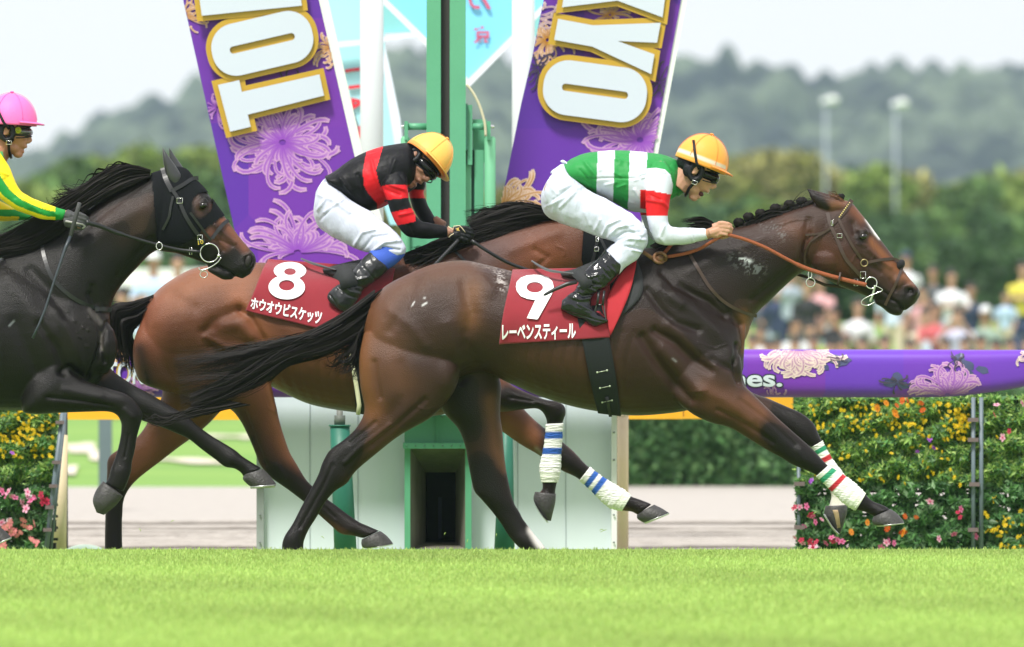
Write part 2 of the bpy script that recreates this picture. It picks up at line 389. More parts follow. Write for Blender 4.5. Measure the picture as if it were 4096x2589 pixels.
FH9 = [(1720, 1440, 1980, 1450, .10, .10), (1730, 1560, 2004, 1540, .12, .10), (1775, 1650, 2002, 1610, .12, .09), (1830, 1712, 2001, 1668, .12, .075),
       (1858, 1778, 2010, 1727, .12, .065), (1872, 1850, 2017, 1815, .12, .055), (1884, 1915, 2027, 1890, .12, .05), (1897, 1965, 2043, 1965, .12, .047),
       (1925, 1998, 2058, 2015, .12, .042), (1960, 2038, 2080, 2052, .12, .033), (2000, 2090, 2092, 2076, .12, .03), (2032, 2140, 2116, 2108, .12, .03),
       (2062, 2177, 2138, 2138, .12, .036), (2088, 2202, 2162, 2166, .12, .036), (2112, 2222, 2185, 2196, .12, .032)]
NF9 = [(2900, 1300, 2640, 1420, -.12, .08), (2962, 1430, 2690, 1580, -.14, .10), (2972, 1530, 2760, 1650, -.15, .088), (3004, 1568, 2840, 1690, -.15, .08),
       (3045, 1608, 2920, 1712, -.145, .068), (3100, 1662, 2998, 1758, -.14, .056), (3155, 1712, 3062, 1797, -.135, .048), (3210, 1760, 3122, 1830, -.13, .046),
       (3252, 1798, 3172, 1860, -.13, .045), (3290, 1840, 3230, 1884, -.13, .038), (3312, 1862, 3266, 1903, -.13, .03), (3345, 1886, 3296, 1932, -.13, .028),
       (3385, 1910, 3332, 1967, -.13, .03), (3422, 1938, 3368, 2005, -.13, .036), (3457, 1972, 3410, 2035, -.13, .037), (3490, 2004, 3452, 2046, -.13, .03), (3530, 2020, 3482, 2058, -.13, .032), (3560, 2036, 3494, 2068, -.13, .038)]
FF9 = [(2960, 1450, 2760, 1560, .12, .09), (2990, 1555, 2850, 1660, .13, .078), (3080, 1597, 2990, 1690, .135, .062), (3148, 1627, 3068, 1722, .135, .052),
       (3204, 1652, 3138, 1752, .135, .048), (3253, 1692, 3190, 1780, .135, .046), (3277, 1742, 3222, 1790, .135, .04), (3288, 1764, 3246, 1788, .135, .03),
       (3302, 1793, 3262, 1815, .135, .027), (3328, 1838, 3285, 1860, .135, .028), (3362, 1882, 3304, 1905, .135, .034), (3386, 1918, 3312, 1935, .135, .037),
       (3385, 1955, 3318, 1962, .135, .035), (3370, 1986, 3325, 1986, .135, .028), (3382, 2018, 3316, 2022, .135, .03), (3386, 2032, 3306, 2036, .135, .034)]
EAR9 = [(3235, 762, 3232, 764, -.05, .004), (3262, 770, 3246, 800, -.055, .016), (3300, 782, 3280, 832, -.055, .022), (3340, 796, 3318, 846, -.055, .022), (3378, 815, 3350, 846, -.05, .018), (3400, 830, 3378, 852, -.04, .02)]
EAR9f = [(3225, 752, 3222, 754, .06, .004), (3262, 762, 3248, 785, .06, .014), (3310, 775, 3290, 812, .055, .02), (3370, 795, 3340, 830, .05, .02)]
L9 = [loft(s, Y9, K=44, sub=6) for s in (T9, N9, H9, LIP9, NH9, FH9, NF9, FF9, EAR9, EAR9f)]
L9 += [ell(3445, 940, 40-.068, .04, .03, .028, 45), ell(3310, 1040, 40-.02, .09, .085, .085), ell(3645, 1165, 40-.035, .038, .03, .038), ell(3590, 1130, 40-.02, .05, .04, .05),
       ell(3445, 940, 40.068, .04, .03, .028, 45), ell(3645, 1165, 40.035, .038, .03, .038), ell(2905, 1450, 39.93, .09, .09, .12), ell(2900, 1440, 40.07, .08, .09, .11)]
me9 = remesh(L9, .0068, 5)
R9 = [([(2650, 1085), (2700, 1140), (2760, 1170), (2830, 1205), (2900, 1260)], 16, -.015), ([(2588, 1160), (2640, 1230), (2700, 1290), (2790, 1320)], 16, -.012),
      ([(2620, 1325), (2700, 1372), (2770, 1440), (2840, 1480)], 18, -.016), ([(2570, 1350), (2630, 1450), (2700, 1540), (2760, 1600)], 22, -.018),
      ([(2700, 1180), (2800, 1260), (2880, 1340), (2930, 1420)], 26, .012), ([(2640, 1160), (2720, 1220)], 20, .010), ([(2680, 1300), (2800, 1400), (2860, 1460)], 26, .012),
      ([(2650, 1400), (2740, 1500), (2800, 1560)], 26, .010), ([(2962, 1300), (2975, 1380), (2940, 1450)], 9, -.012), ([(2945, 1380), (2935, 1440), (2958, 1530)], 10, -.014),
      ([(2850, 1440), (2930, 1480), (2960, 1530)], 14, -.010), ([(2880, 1200), (2950, 1290)], 14, -.008),
      ([(1497, 1450), (1505, 1520), (1520, 1590)], 12, -.008), ([(1560, 1240), (1640, 1300), (1700, 1380)], 22, .006), ([(1660, 1120), (1620, 1230), (1560, 1320)], 24, -.008),
      ([(1860, 1130), (1885, 1250), (1870, 1330)], 30, -.016), ([(1930, 1110), (1960, 1160)], 30, .014), ([(1870, 1380), (1900, 1450), (1840, 1520)], 26, -.014), ([(1790, 1300), (1810, 1420), (1790, 1530)], 36, .012),
      ([(1600, 1460), (1620, 1580), (1560, 1660)], 26, -.006), ([(1700, 1600), (1600, 1690), (1490, 1780)], 12, -.007), ([(1560, 1700), (1440, 1790), (1380, 1850)], 10, .006),
      ([(1330, 1860), (1290, 1950), (1200, 2110)], 7, -.005), ([(1500, 1690), (1400, 1770)], 9, -.007),
      ([(3180, 1060), (3100, 1130), (3010, 1200)], 14, -.007), ([(3050, 940), (2900, 1010), (2760, 1080)], 30, .007), ([(3200, 880), (3080, 920), (2950, 960)], 16, -.006),
      ([(3232, 880), (3222, 960), (3212, 1060)], 16, -.012), ([(3240, 1080), (3215, 1000), (3240, 930)], 8, -.008),
      ([(3475, 1000), (3520, 1040), (3560, 1070)], 8, .006), ([(3440, 1030), (3520, 1090)], 12, -.006), ([(3410, 895), (3420, 930)], 14, -.010), ([(3430, 920), (3455, 915), (3480, 935)], 6, .006), ([(3430, 975), (3465, 985)], 6, .004),
      ([(3370, 1000), (3400, 1080)], 30, .006), ([(3560, 1195), (3590, 1212), (3622, 1250)], 4.5, -.012), ([(3530, 1165), (3560, 1185)], 5, -.006), ([(3640, 1165)], 15, -.030), ([(3645, 1135), (3615, 1150), (3615, 1180)], 6, .006), ([(3560, 1120), (3580, 1160)], 8, -.005),
      ([(2870, 1640), (2990, 1700), (3090, 1770)], 10, -.006), ([(2800, 1560), (2900, 1600), (3000, 1680)], 24, .008), ([(2960, 1600), (3080, 1690), (3180, 1780)], 9, -.004), ([(3200, 1800), (3215, 1840)], 12, .004),
      ([(3290, 1885), (3350, 1940)], 6, -.004), ([(1990, 1600), (1960, 1700), (1985, 1840)], 12, -.008), ([(1930, 1940), (1960, 1990)], 10, .005), ([(1960, 2010), (2060, 2110)], 7, -.005)]
for k in range(9): R9.append(([(2120+k*52, 1330), (2105+k*50, 1450), (2140+k*46, 1560)], 12, -.0035))
for a in [((1760, 1620), (1700, 1640), (1660, 1625)), ((3120, 900), (3170, 880), (3230, 875)), ((2690, 1210), (2660, 1170)), ((2790, 1370), (2860, 1395), (2900, 1380)), ((2740, 1570), (2830, 1560)), ((3430, 1010), (3400, 1060), (3440, 1100)), ((3490, 960), (3500, 1010), (3480, 1060))]:
    R9.append((list(a), 3.5, .003))
R9 = [(p, s_, a*1.22) for p, s_, a in R9]
relief(me9, R9, Y9)
DK = (.007, .0050, .0048); BR = (.085, .035, .018); MB = (.034, .0155, .0105)
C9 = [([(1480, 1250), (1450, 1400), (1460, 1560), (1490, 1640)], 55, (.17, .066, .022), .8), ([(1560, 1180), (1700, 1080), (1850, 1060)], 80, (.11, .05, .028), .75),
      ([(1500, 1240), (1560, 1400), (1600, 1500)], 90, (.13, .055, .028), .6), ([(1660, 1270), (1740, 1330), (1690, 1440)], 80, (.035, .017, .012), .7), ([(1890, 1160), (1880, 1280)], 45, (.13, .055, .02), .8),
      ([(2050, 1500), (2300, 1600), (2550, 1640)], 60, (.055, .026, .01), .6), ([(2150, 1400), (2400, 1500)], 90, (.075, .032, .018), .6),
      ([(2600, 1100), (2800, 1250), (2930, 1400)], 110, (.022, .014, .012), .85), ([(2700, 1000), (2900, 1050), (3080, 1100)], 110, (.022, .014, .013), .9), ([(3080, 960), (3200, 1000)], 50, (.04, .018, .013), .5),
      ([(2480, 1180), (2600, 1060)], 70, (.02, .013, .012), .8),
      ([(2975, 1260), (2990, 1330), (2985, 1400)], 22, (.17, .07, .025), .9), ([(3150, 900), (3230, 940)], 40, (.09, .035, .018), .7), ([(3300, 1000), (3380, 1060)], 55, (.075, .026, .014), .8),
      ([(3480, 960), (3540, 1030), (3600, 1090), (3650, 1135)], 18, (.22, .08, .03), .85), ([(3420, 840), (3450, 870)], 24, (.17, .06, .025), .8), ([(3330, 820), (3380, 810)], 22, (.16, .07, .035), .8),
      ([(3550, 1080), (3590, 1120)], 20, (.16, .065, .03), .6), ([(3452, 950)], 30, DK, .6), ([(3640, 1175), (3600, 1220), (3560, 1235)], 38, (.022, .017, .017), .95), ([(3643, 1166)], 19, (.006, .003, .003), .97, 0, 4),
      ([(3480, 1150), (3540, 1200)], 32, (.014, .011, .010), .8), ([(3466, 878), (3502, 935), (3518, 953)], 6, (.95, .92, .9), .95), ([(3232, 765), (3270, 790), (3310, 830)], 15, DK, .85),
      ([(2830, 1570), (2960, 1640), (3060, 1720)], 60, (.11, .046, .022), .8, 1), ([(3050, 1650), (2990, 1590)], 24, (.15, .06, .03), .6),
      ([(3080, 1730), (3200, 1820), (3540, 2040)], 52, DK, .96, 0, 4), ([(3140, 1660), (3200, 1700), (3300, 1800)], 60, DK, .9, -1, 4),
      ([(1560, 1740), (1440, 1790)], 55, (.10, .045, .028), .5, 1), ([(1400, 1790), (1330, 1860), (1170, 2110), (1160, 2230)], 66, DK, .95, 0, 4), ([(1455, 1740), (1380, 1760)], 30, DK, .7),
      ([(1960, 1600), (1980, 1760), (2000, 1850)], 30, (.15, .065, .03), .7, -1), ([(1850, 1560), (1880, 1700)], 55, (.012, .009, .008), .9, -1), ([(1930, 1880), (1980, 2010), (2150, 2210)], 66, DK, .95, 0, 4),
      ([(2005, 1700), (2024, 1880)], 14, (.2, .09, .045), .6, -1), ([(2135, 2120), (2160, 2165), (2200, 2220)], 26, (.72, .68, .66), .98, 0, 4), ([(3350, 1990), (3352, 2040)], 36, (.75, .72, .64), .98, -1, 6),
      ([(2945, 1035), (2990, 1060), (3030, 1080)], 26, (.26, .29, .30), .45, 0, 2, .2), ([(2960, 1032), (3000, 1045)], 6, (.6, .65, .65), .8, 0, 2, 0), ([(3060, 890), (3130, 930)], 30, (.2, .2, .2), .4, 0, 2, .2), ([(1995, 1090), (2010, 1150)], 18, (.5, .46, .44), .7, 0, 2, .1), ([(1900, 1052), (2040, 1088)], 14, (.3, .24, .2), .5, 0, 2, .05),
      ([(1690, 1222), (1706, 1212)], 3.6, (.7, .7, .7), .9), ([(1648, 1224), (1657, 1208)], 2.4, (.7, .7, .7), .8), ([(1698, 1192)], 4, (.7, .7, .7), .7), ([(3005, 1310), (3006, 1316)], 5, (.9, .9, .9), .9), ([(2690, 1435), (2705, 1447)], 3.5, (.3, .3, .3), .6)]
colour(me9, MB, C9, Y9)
me9.materials.append(COAT)
horse9 = empty('racehorse', W(2300, 2215, 40), 'dark bay racehorse stretched out in front with a braided mane and orange reins', 'horse')
b9 = bpy.data.objects.new('body', me9); lnk(b9, horse9); bv9 = BV(me9, Y9)
hoof_part([(3562, 2036, 3494, 2066, -.13, .043), (3590, 2056, 3488, 2082, -.13, .054), (3612, 2082, 3492, 2096, -.13, .058), (3617, 2093, 3506, 2103, -.13, .058)], Y9, horse9, [(3617, 2091, 3506, 2102, -.13, .059), (3616, 2096, 3510, 2108, -.13, .056)])
hoof_part([(3388, 2020, 3302, 2024, .135, .042), (3388, 2052, 3297, 2060, .135, .05), (3376, 2094, 3322, 2100, .135, .045), (3362, 2134, 3350, 2134, .135, .02)], Y9, horse9, [(3300, 2056, 3294, 2060, .11, .05), (3330, 2104, 3322, 2108, .11, .045), (3358, 2136, 3350, 2140, .11, .03)])
hoof_part([(1124, 2205, 1216, 2205, -.12, .042), (1112, 2240, 1222, 2238, -.12, .055)], Y9, horse9)
hoof_part([(2118, 2225, 2190, 2196, .12, .042), (2140, 2252, 2228, 2238, .12, .055)], Y9, horse9)
frog = loft([(3352, 2040, 3330, 2040, .075, .004), (3358, 2070, 3340, 2074, .08, .004), (3362, 2110, 3348, 2114, .10, .004)], Y9, K=8)
mesh_obj('hoof_sole', *frog, mat('pale_horn', (.42, .30, .17), .7, .3, 40), horse9)
GRN = (.02, .27, .13); RED = (.50, .02, .03); BLU = (.02, .10, .42)
wrap_part(NF9[10:15]+[(3462, 1976, 3424, 2040, -.13, .037)], Y9, horse9, [(.10, .2, GRN), (.34, .44, RED)])
wrap_part(FF9[7:12]+[(3385, 1945, 3318, 1952, .135, .036)], Y9, horse9, [(.10, .21, GRN), (.31, .41, RED)])
eye_part(3452, 947, bv9, horse9, Y9, .022)
for sgn in (-1, 1): mesh_obj('nostril', *ell(3645, 1166, 40+sgn*.030, .026, .012, .022, 30), DARK, horse9)
# braided mane: a row of plaited knobs
def knob(x, y, r, parent, D=40.0):
    v, f = ell(x, y, D, r, r*.85, r*.95, 0, 18); c = v.mean(0)
    for i in range(len(v)):
        d = v[i]-c; a = math.atan2(d[2], d[0]); v[i] += d*(.16*math.sin(3*a+d[1]*300)+.08*math.sin(7*a))
    return mesh_obj('mane_knot', v, f, HAIR, parent)
for i, (x, y) in enumerate([(2955, 892), (2994, 870), (3042, 856), (3102, 835), (3157, 820), (3207, 808), (3364, 788)]):
    knob(x, y, .026 if i < 6 else .018, horse9)
mk = [loft([(2935, 915, 2950, 945, 0, .02), (2990, 886, 3000, 915, 0, .02), (3050, 866, 3062, 895, 0, .022), (3110, 846, 3120, 872, 0, .022), (3170, 826, 3180, 852, 0, .022), (3225, 806, 3235, 832, 0, .022), (3252, 800, 3258, 820, 0, .015)], Y9, sub=8)]
vv, ff = join(mk); vv += np.array([[math.sin(i*.9)*.002, math.sin(i*1.7)*.004, math.cos(i*1.3)*.004] for i in range(len(vv))]); mesh_obj('mane', vv, ff, HAIR, horse9)
strands('mane_hair', [(2870, 905, 2880, 935, 0, .02), (2830, 878, 2850, 925, 0, .03), (2780, 872, 2800, 915, 0, .03), (2725, 885, 2760, 915, 0, .04)], 160, HAIR, horse9, .004, 5, curl=.25)
strands('mane_hair', [(2600, 985, 2660, 1010, 0, .06), (2720, 930, 2780, 990, 0, .05), (2860, 905, 2900, 960, -.02, .04), (2935, 905, 2950, 955, -.02, .03)], 300, HAIR, horse9, .006, 6, curl=.2)
strands('mane_hair', [(2940, 920, 2950, 950, -.01, .02), (3050, 850, 3060, 880, -.01, .02), (3160, 818, 3180, 850, -.01, .02), (3240, 790, 3250, 820, -.01, .02)], 260, HAIR, horse9, .0025, 8, curl=.9)
strands('forelock', [(3370, 795, 3385, 812, 0, .04), (3340, 775, 3350, 805, 0, .05), (3305, 765, 3330, 800, 0, .05)], 70, mat('brown_hair', (.12, .05, .02), .5, .4, 30), horse9, .003, 9, curl=.4)
# tail streaming back
TL9 = [(1548, 1145, 1505, 1215, .0, .05), (1470, 1195, 1455, 1330, .0, .07), (1375, 1252, 1380, 1380, .0, .08), (1280, 1318, 1290, 1412, -.02, .09), (1170, 1350, 1190, 1440, -.02, .10), (1060, 1372, 1090, 1490, -.02, .11),
       (950, 1392, 990, 1560, -.03, .12), (830, 1410, 870, 1600, -.03, .13), (700, 1425, 730, 1660, -.03, .14)]
tail9 = mesh_obj('tail', *loft([(1550, 1145, 1505, 1215, 0, .035), (1480, 1190, 1465, 1290, 0, .045), (1400, 1250, 1405, 1350, 0, .04), (1310, 1305, 1320, 1385, -.02, .035), (1220, 1350, 1230, 1410, -.02, .025), (1120, 1385, 1130, 1425, -.02, .015)], Y9), HAIR, horse9)
strands('tail_hair', TL9, 1500, HAIR, tail9, .0026, 11, curl=1.1, fray=.33, spr=.10)
strands('tail_hair', [(1500, 1160, 1480, 1290, 0, .06), (1350, 1270, 1360, 1390, 0, .08), (1160, 1370, 1175, 1445, -.02, .09), (1010, 1440, 1040, 1530, -.03, .1), (870, 1530, 880, 1610, -.03, .1), (760, 1590, 770, 1650, -.03, .1)], 1700, HAIR, tail9, .0028, 12, curl=.9, fray=.33, spr=.10)
strands('tail_hair', [(1450, 1290, 1475, 1300, 0, .05), (1400, 1380, 1450, 1400, 0, .06), (1330, 1420, 1455, 1480, 0, .07), (1270, 1460, 1440, 1530, .0, .08)], 260, HAIR, tail9, .0045, 13, curl=1.0, fray=.3)
strands('tail_hair', [(900, 1600, 1000, 1620, -.03, .1), (760, 1640, 800, 1660, -.03, .12), (640, 1670, 660, 1690, -.04, .12), (560, 1668, 600, 1690, -.04, .12)], 120, HAIR, tail9, .004, 14, curl=.8, fray=.3)

# bridle
br9 = straps('bridle', horse9, LEATHER, bv9, Y9, [([(3310, 850), (3322, 900), (3345, 950), (3380, 1030), (3425, 1085), (3450, 1112)], .017), ([(3352, 870), (3380, 930), (3420, 1000), (3455, 1048)], .013),
     ([(3408, 800), (3385, 835), (3355, 870), (3328, 895)], .022), ([(3328, 893), (3312, 920), (3270, 935), (3222, 940)], .011), ([(3310, 922), (3245, 965), (3220, 1020), (3222, 1065)], .009),
     ([(3462, 1052), (3520, 1040), (3575, 1036), (3600, 1048)], .014), ([(3612, 1060), (3590, 1120), (3560, 1180), (3540, 1222)], .014)], -.07)
mesh_obj('browband_studs', *join([ell(3395-5*i+3, 812+7*i, 40+(bv9.depth(3395-5*i+3, 812+7*i, .01) or -.09), .004, .003, .004) for i in range(9)]), mat('gold_stud', (.75, .6, .25), .3, metal=.8), br9)
v, f = ell(3601, 1060, 40, .022, .05, .03, -30); mesh_obj('noseband_pad', v, f, mat('black_fleece', (.012, .012, .014), .95, .5, 90, 1, 150), br9)
for (x, y, r) in [(3457, 1052, .017), (3485, 1132, .028)]:
    d = bv9.depth(x, y, .012) or -.06; ring(x, y, 40+d, r, .0028 if r < .02 else .0036, br9, 'bit_ring' if r > .02 else 'cheek_ring', None if r > .02 else mat('old_brass', (.35, .28, .14), .4, metal=.9))
def seg(name, pts, D, r, parent, m=None): return mesh_obj(name, *tube([W(x, y, D) for x, y in cat(pts, 5)], r, 7), m or STEEL, parent)
seg('bit', [(3500, 1142), (3492, 1175), (3480, 1208)], 39.93, .006, br9, mat('pale_green_brass', (.42, .5, .36), .35, metal=.6))
seg('bit', [(3500, 1142), (3530, 1160), (3500, 1175), (3455, 1196), (3446, 1215), (3470, 1222), (3500, 1208)], 39.925, .0024, br9)
for (x, y, w2, h2) in [(3358, 943, .012, .010), (3452, 1100, .013, .016), (3424, 1130, .009, .017), (3328, 893, .004, .014)]:
    d = bv9.depth(x, y, .012) or -.08; P = [W(x, y, 40+d)+Vector((a*w2, 0, b*h2)) for a, b in ((-1, -1), (1, -1), (1, 1), (-1, 1))]
    mesh_obj('buckle', *tube(P, .0022, 5, True), STEEL, br9)
# reins: over the hand, down to the bit, with the knotted end
rp = [W(2905, 937, 39.78), W(2980, 958, 39.80), W(3060, 990, 39.82), W(3150, 1038, 39.85), W(3220, 1072, 39.88), W(3300, 1098, 39.90), W(3390, 1122, 39.91), W(3466, 1140, 39.91)]
rn = mesh_obj('rein', *ribbon([Vector(q) for q in cat([tuple(p) for p in rp], 5)], [.017]*18+[.021]*18, .006), REIN9, horse9)
rp2 = [(2668, 1028, 39.88), (2740, 1015, 39.87), (2800, 995, 39.85), (2850, 965, 39.8), (2895, 940, 39.79)]
mesh_obj('rein', *ribbon([Vector(q) for q in cat([tuple(W(*p)) for p in rp2], 5)], .016, .006), REIN9, horse9)
mesh_obj('rein', *ribbon([W(2655, 1015, 39.9), W(2690, 975, 39.95), W(2720, 950, 40.0)], .018, .005), REIN9, horse9)
TAN = mat('tan_leather', (.21, .105, .05), .5, .25, 30)
kn = [tube([W(2640+24*math.cos(a), 1032+20*math.sin(a), 39.87+.02*math.sin(2*a)) for a in np.linspace(0, 6.28, 20, endpoint=False)], .009, 8, True), ribbon([W(2573, 1008, 39.85), W(2590, 1020, 39.86), W(2625, 1045, 39.87)], .018, .006), ell(2640, 1035, 39.88, .022, .02, .018)]
mesh_obj('rein_knot', *join(kn), TAN, rn)
mesh_obj('rein', *ribbon([W(3462, 1148, 40.08), W(3380, 1150, 40.08), W(3300, 1140, 40.05), W(3230, 1110, 40.08), W(3180, 1095, 40.1)], .015, .005), LEATHER, horse9)
ring(3242, 1130, 39.93, .022, .003, rn, 'martingale_ring'); ring(3240, 1098, 39.9, .018, .0028, rn, 'martingale_ring', None, .5)
mesh_obj('rein_stop', *ribbon([W(3362, 1090, 39.9), W(3352, 1142, 39.9)], .010, .014), LEATHER, rn)
straps('breastplate_strap', horse9, LEATHER, bv9, Y9, [([(2755, 1010), (2790, 1070), (2840, 1150), (2900, 1210), (2970, 1248), (3028, 1265)], .016)], -.2)

# ---------------------------------------------------------------- the bay horse behind, cloth number eight
Y8 = 1.35
T8 = [(600, 1195, 550, 1330, 0, .09), (645, 1148, 560, 1450, 0, .19), (705, 1108, 640, 1540, 0, .245), (780, 1072, 760, 1560, 0, .265), (900, 1055, 880, 1530, 0, .265),
      (1020, 1050, 1000, 1510, 0, .27), (1120, 1057, 1110, 1560, 0, .285), (1250, 1085, 1240, 1618, 0, .295), (1400, 1090, 1400, 1648, 0, .295), (1550, 1062, 1560, 1662, 0, .285),
      (1640, 1030, 1720, 1666, 0, .265), (1740, 1040, 1850, 1640, 0, .245), (1850, 1150, 1950, 1600, 0, .215), (1975, 1220, 2030, 1560, 0, .175), (2065, 1280, 2060, 1480, 0, .10)]
N8 = [(1590, 1030, 1850, 1560, 0, .19), (1740, 985, 2000, 1350, 0, .16), (1870, 955, 2100, 1220, 0, .135), (2000, 920, 2180, 1150, 0, .115), (2110, 895, 2250, 1115, 0, .105), (2220, 872, 2320, 1100, 0, .10), (2330, 862, 2350, 1085, 0, .09)]
H8 = [(2330, 870, 2300, 1060, 0, .078), (2420, 880, 2335, 1115, 0, .092), (2470, 920, 2380, 1140, 0, .097), (2510, 970, 2430, 1165, 0, .092), (2550, 1020, 2480, 1190, 0, .078),
      (2590, 1075, 2530, 1212, 0, .06), (2640, 1130, 2570, 1240, 0, .054), (2670, 1180, 2600, 1265, 0, .05), (2665, 1225, 2630, 1268, 0, .03)]
NH8 = [(575, 1270, 930, 1290, -.10, .09), (544, 1335, 980, 1370, -.13, .10), (531, 1400, 1010, 1440, -.14, .10), (540, 1480, 1060, 1490, -.14, .10), (580, 1540, 1080, 1520, -.14, .10), (760, 1590, 1090, 1560, -.14, .09), (905, 1630, 1104, 1620, -.13, .075),
       (955, 1675, 1120, 1690, -.125, .06), (990, 1740, 1140, 1755, -.12, .052), (1018, 1805, 1160, 1810, -.12, .047), (1040, 1860, 1190, 1862, -.12, .045), (1085, 1912, 1222, 1915, -.12, .04),
       (1150, 1958, 1250, 1945, -.12, .032), (1215, 2008, 1290, 1982, -.12, .029), (1275, 2060, 1350, 2026, -.12, .028), (1320, 2100, 1398, 2062, -.12, .031), (1362, 2135, 1440, 2090, -.12, .037), (1410, 2143, 1468, 2102, -.12, .034), (1452, 2154, 1518, 2124, -.12, .038)]
FH8 = [(600, 1400, 900, 1450, .10, .10), (650, 1560, 905, 1600, .11, .095), (610, 1650, 860, 1670, .12, .08), (575, 1715, 790, 1735, .12, .07), (535, 1760, 715, 1790, .12, .058),
       (470, 1800, 640, 1848, .12, .05), (432, 1835, 562, 1908, .12, .046), (427, 1900, 520, 1952, .12, .04), (425, 1980, 496, 2000, .12, .031), (421, 2060, 490, 2062, .12, .028),
       (419, 2130, 489, 2130, .12, .03), (419, 2190, 490, 2190, .12, .034), (425, 2215, 492, 2212, .12, .034)]
NF8 = [(2000, 1400, 1800, 1480, -.12, .08), (2005, 1500, 1880, 1640, -.13, .08), (2040, 1535, 2000, 1648, -.135, .065), (2110, 1572, 2080, 1640, -.135, .052), (2180, 1598, 2140, 1634, -.135, .046),
       (2225, 1606, 2166, 1645, -.135, .045), (2256, 1622, 2180, 1665, -.135, .044), (2263, 1655, 2186, 1682, -.135, .04), (2251, 1693, 2187, 1696, -.135, .03), (2246, 1765, 2181, 1765, -.135, .027), (2242, 1820, 2171, 1820, -.135, .028),
       (2241, 1865, 2161, 1865, -.135, .035), (2237, 1900, 2163, 1898, -.135, .036), (2228, 1932, 2169, 1932, -.135, .03), (2222, 1960, 2168, 1960, -.135, .03), (2221, 1985, 2150, 1975, -.135, .036)]
FF8 = [(2020, 1450, 1850, 1560, .12, .085), (2040, 1570, 1920, 1670, .13, .075), (2095, 1636, 2010, 1728, .135, .06), (2150, 1690, 2078, 1776, .135, .05), (2222, 1746, 2160, 1824, .135, .047), (2290, 1802, 2235, 1876, .135, .045),
       (2335, 1850, 2295, 1905, .135, .04), (2358, 1870, 2318, 1920, .135, .03), (2400, 1903, 2360, 1956, .135, .028), (2450, 1935, 2400, 1997, .135, .032), (2496, 1962, 2440, 2030, .135, .037), (2523, 1985, 2488, 2043, .135, .036), (2560, 1998, 2528, 2048, .135, .03), (2608, 2017, 2548, 2060, .135, .037)]
L8 = [loft(s, Y8, K=44, sub=6) for s in (T8, N8, H8, NH8, FH8, NF8, FF8)]+[loft([(2350, 820, 2345, 822, s*.05, .004), (2372, 840, 2350, 850, s*.05, .018), (2395, 880, 2355, 890, s*.05, .02)], Y8) for s in (-1, 1)]
me8 = remesh(L8, .0068, 5)
R8 = [([(620, 1320), (640, 1420), (690, 1530)], 22, -.004), ([(950, 1240), (860, 1290), (820, 1330), (840, 1390)], 26, -.020), ([(820, 1350), (900, 1385), (1000, 1395)], 14, .012), ([(890, 1290), (960, 1300), (1000, 1340)], 30, .014), ([(960, 1240), (1000, 1270), (1050, 1360)], 16, -.014),
      ([(750, 1200), (720, 1300), (700, 1420)], 40, .008), ([(690, 1180), (780, 1230)], 26, -.006), ([(1060, 1500), (1100, 1640)], 8, .005), ([(1050, 1560), (1070, 1630), (1100, 1650)], 3.5, .003), ([(1110, 1860), (1140, 1910)], 9, .005),
      ([(980, 1650), (1020, 1760), (1060, 1860)], 10, -.006), ([(1240, 1975), (1340, 2070)], 6, -.004), ([(2040, 1590), (2130, 1605)], 6, -.005), ([(2150, 1700), (2250, 1800)], 10, -.006),
      ([(1700, 1100), (1800, 1150), (1900, 1180)], 20, -.01), ([(2050, 1000), (2150, 960), (2230, 930)], 22, .006), ([(2140, 1000), (2190, 1030), (2140, 1080)], 12, -.006), ([(2226, 985), (2262, 1000), (2258, 1025)], 3.5, .003),
      ([(760, 1640), (640, 1770)], 12, -.006)]
for k in range(10): R8.append(([(1110+k*42, 1430), (1120+k*40, 1520), (1160+k*36, 1600)], 10, -.003))
R8 = [(p, s_, a*1.25) for p, s_, a in R8]
relief(me8, R8, Y8)
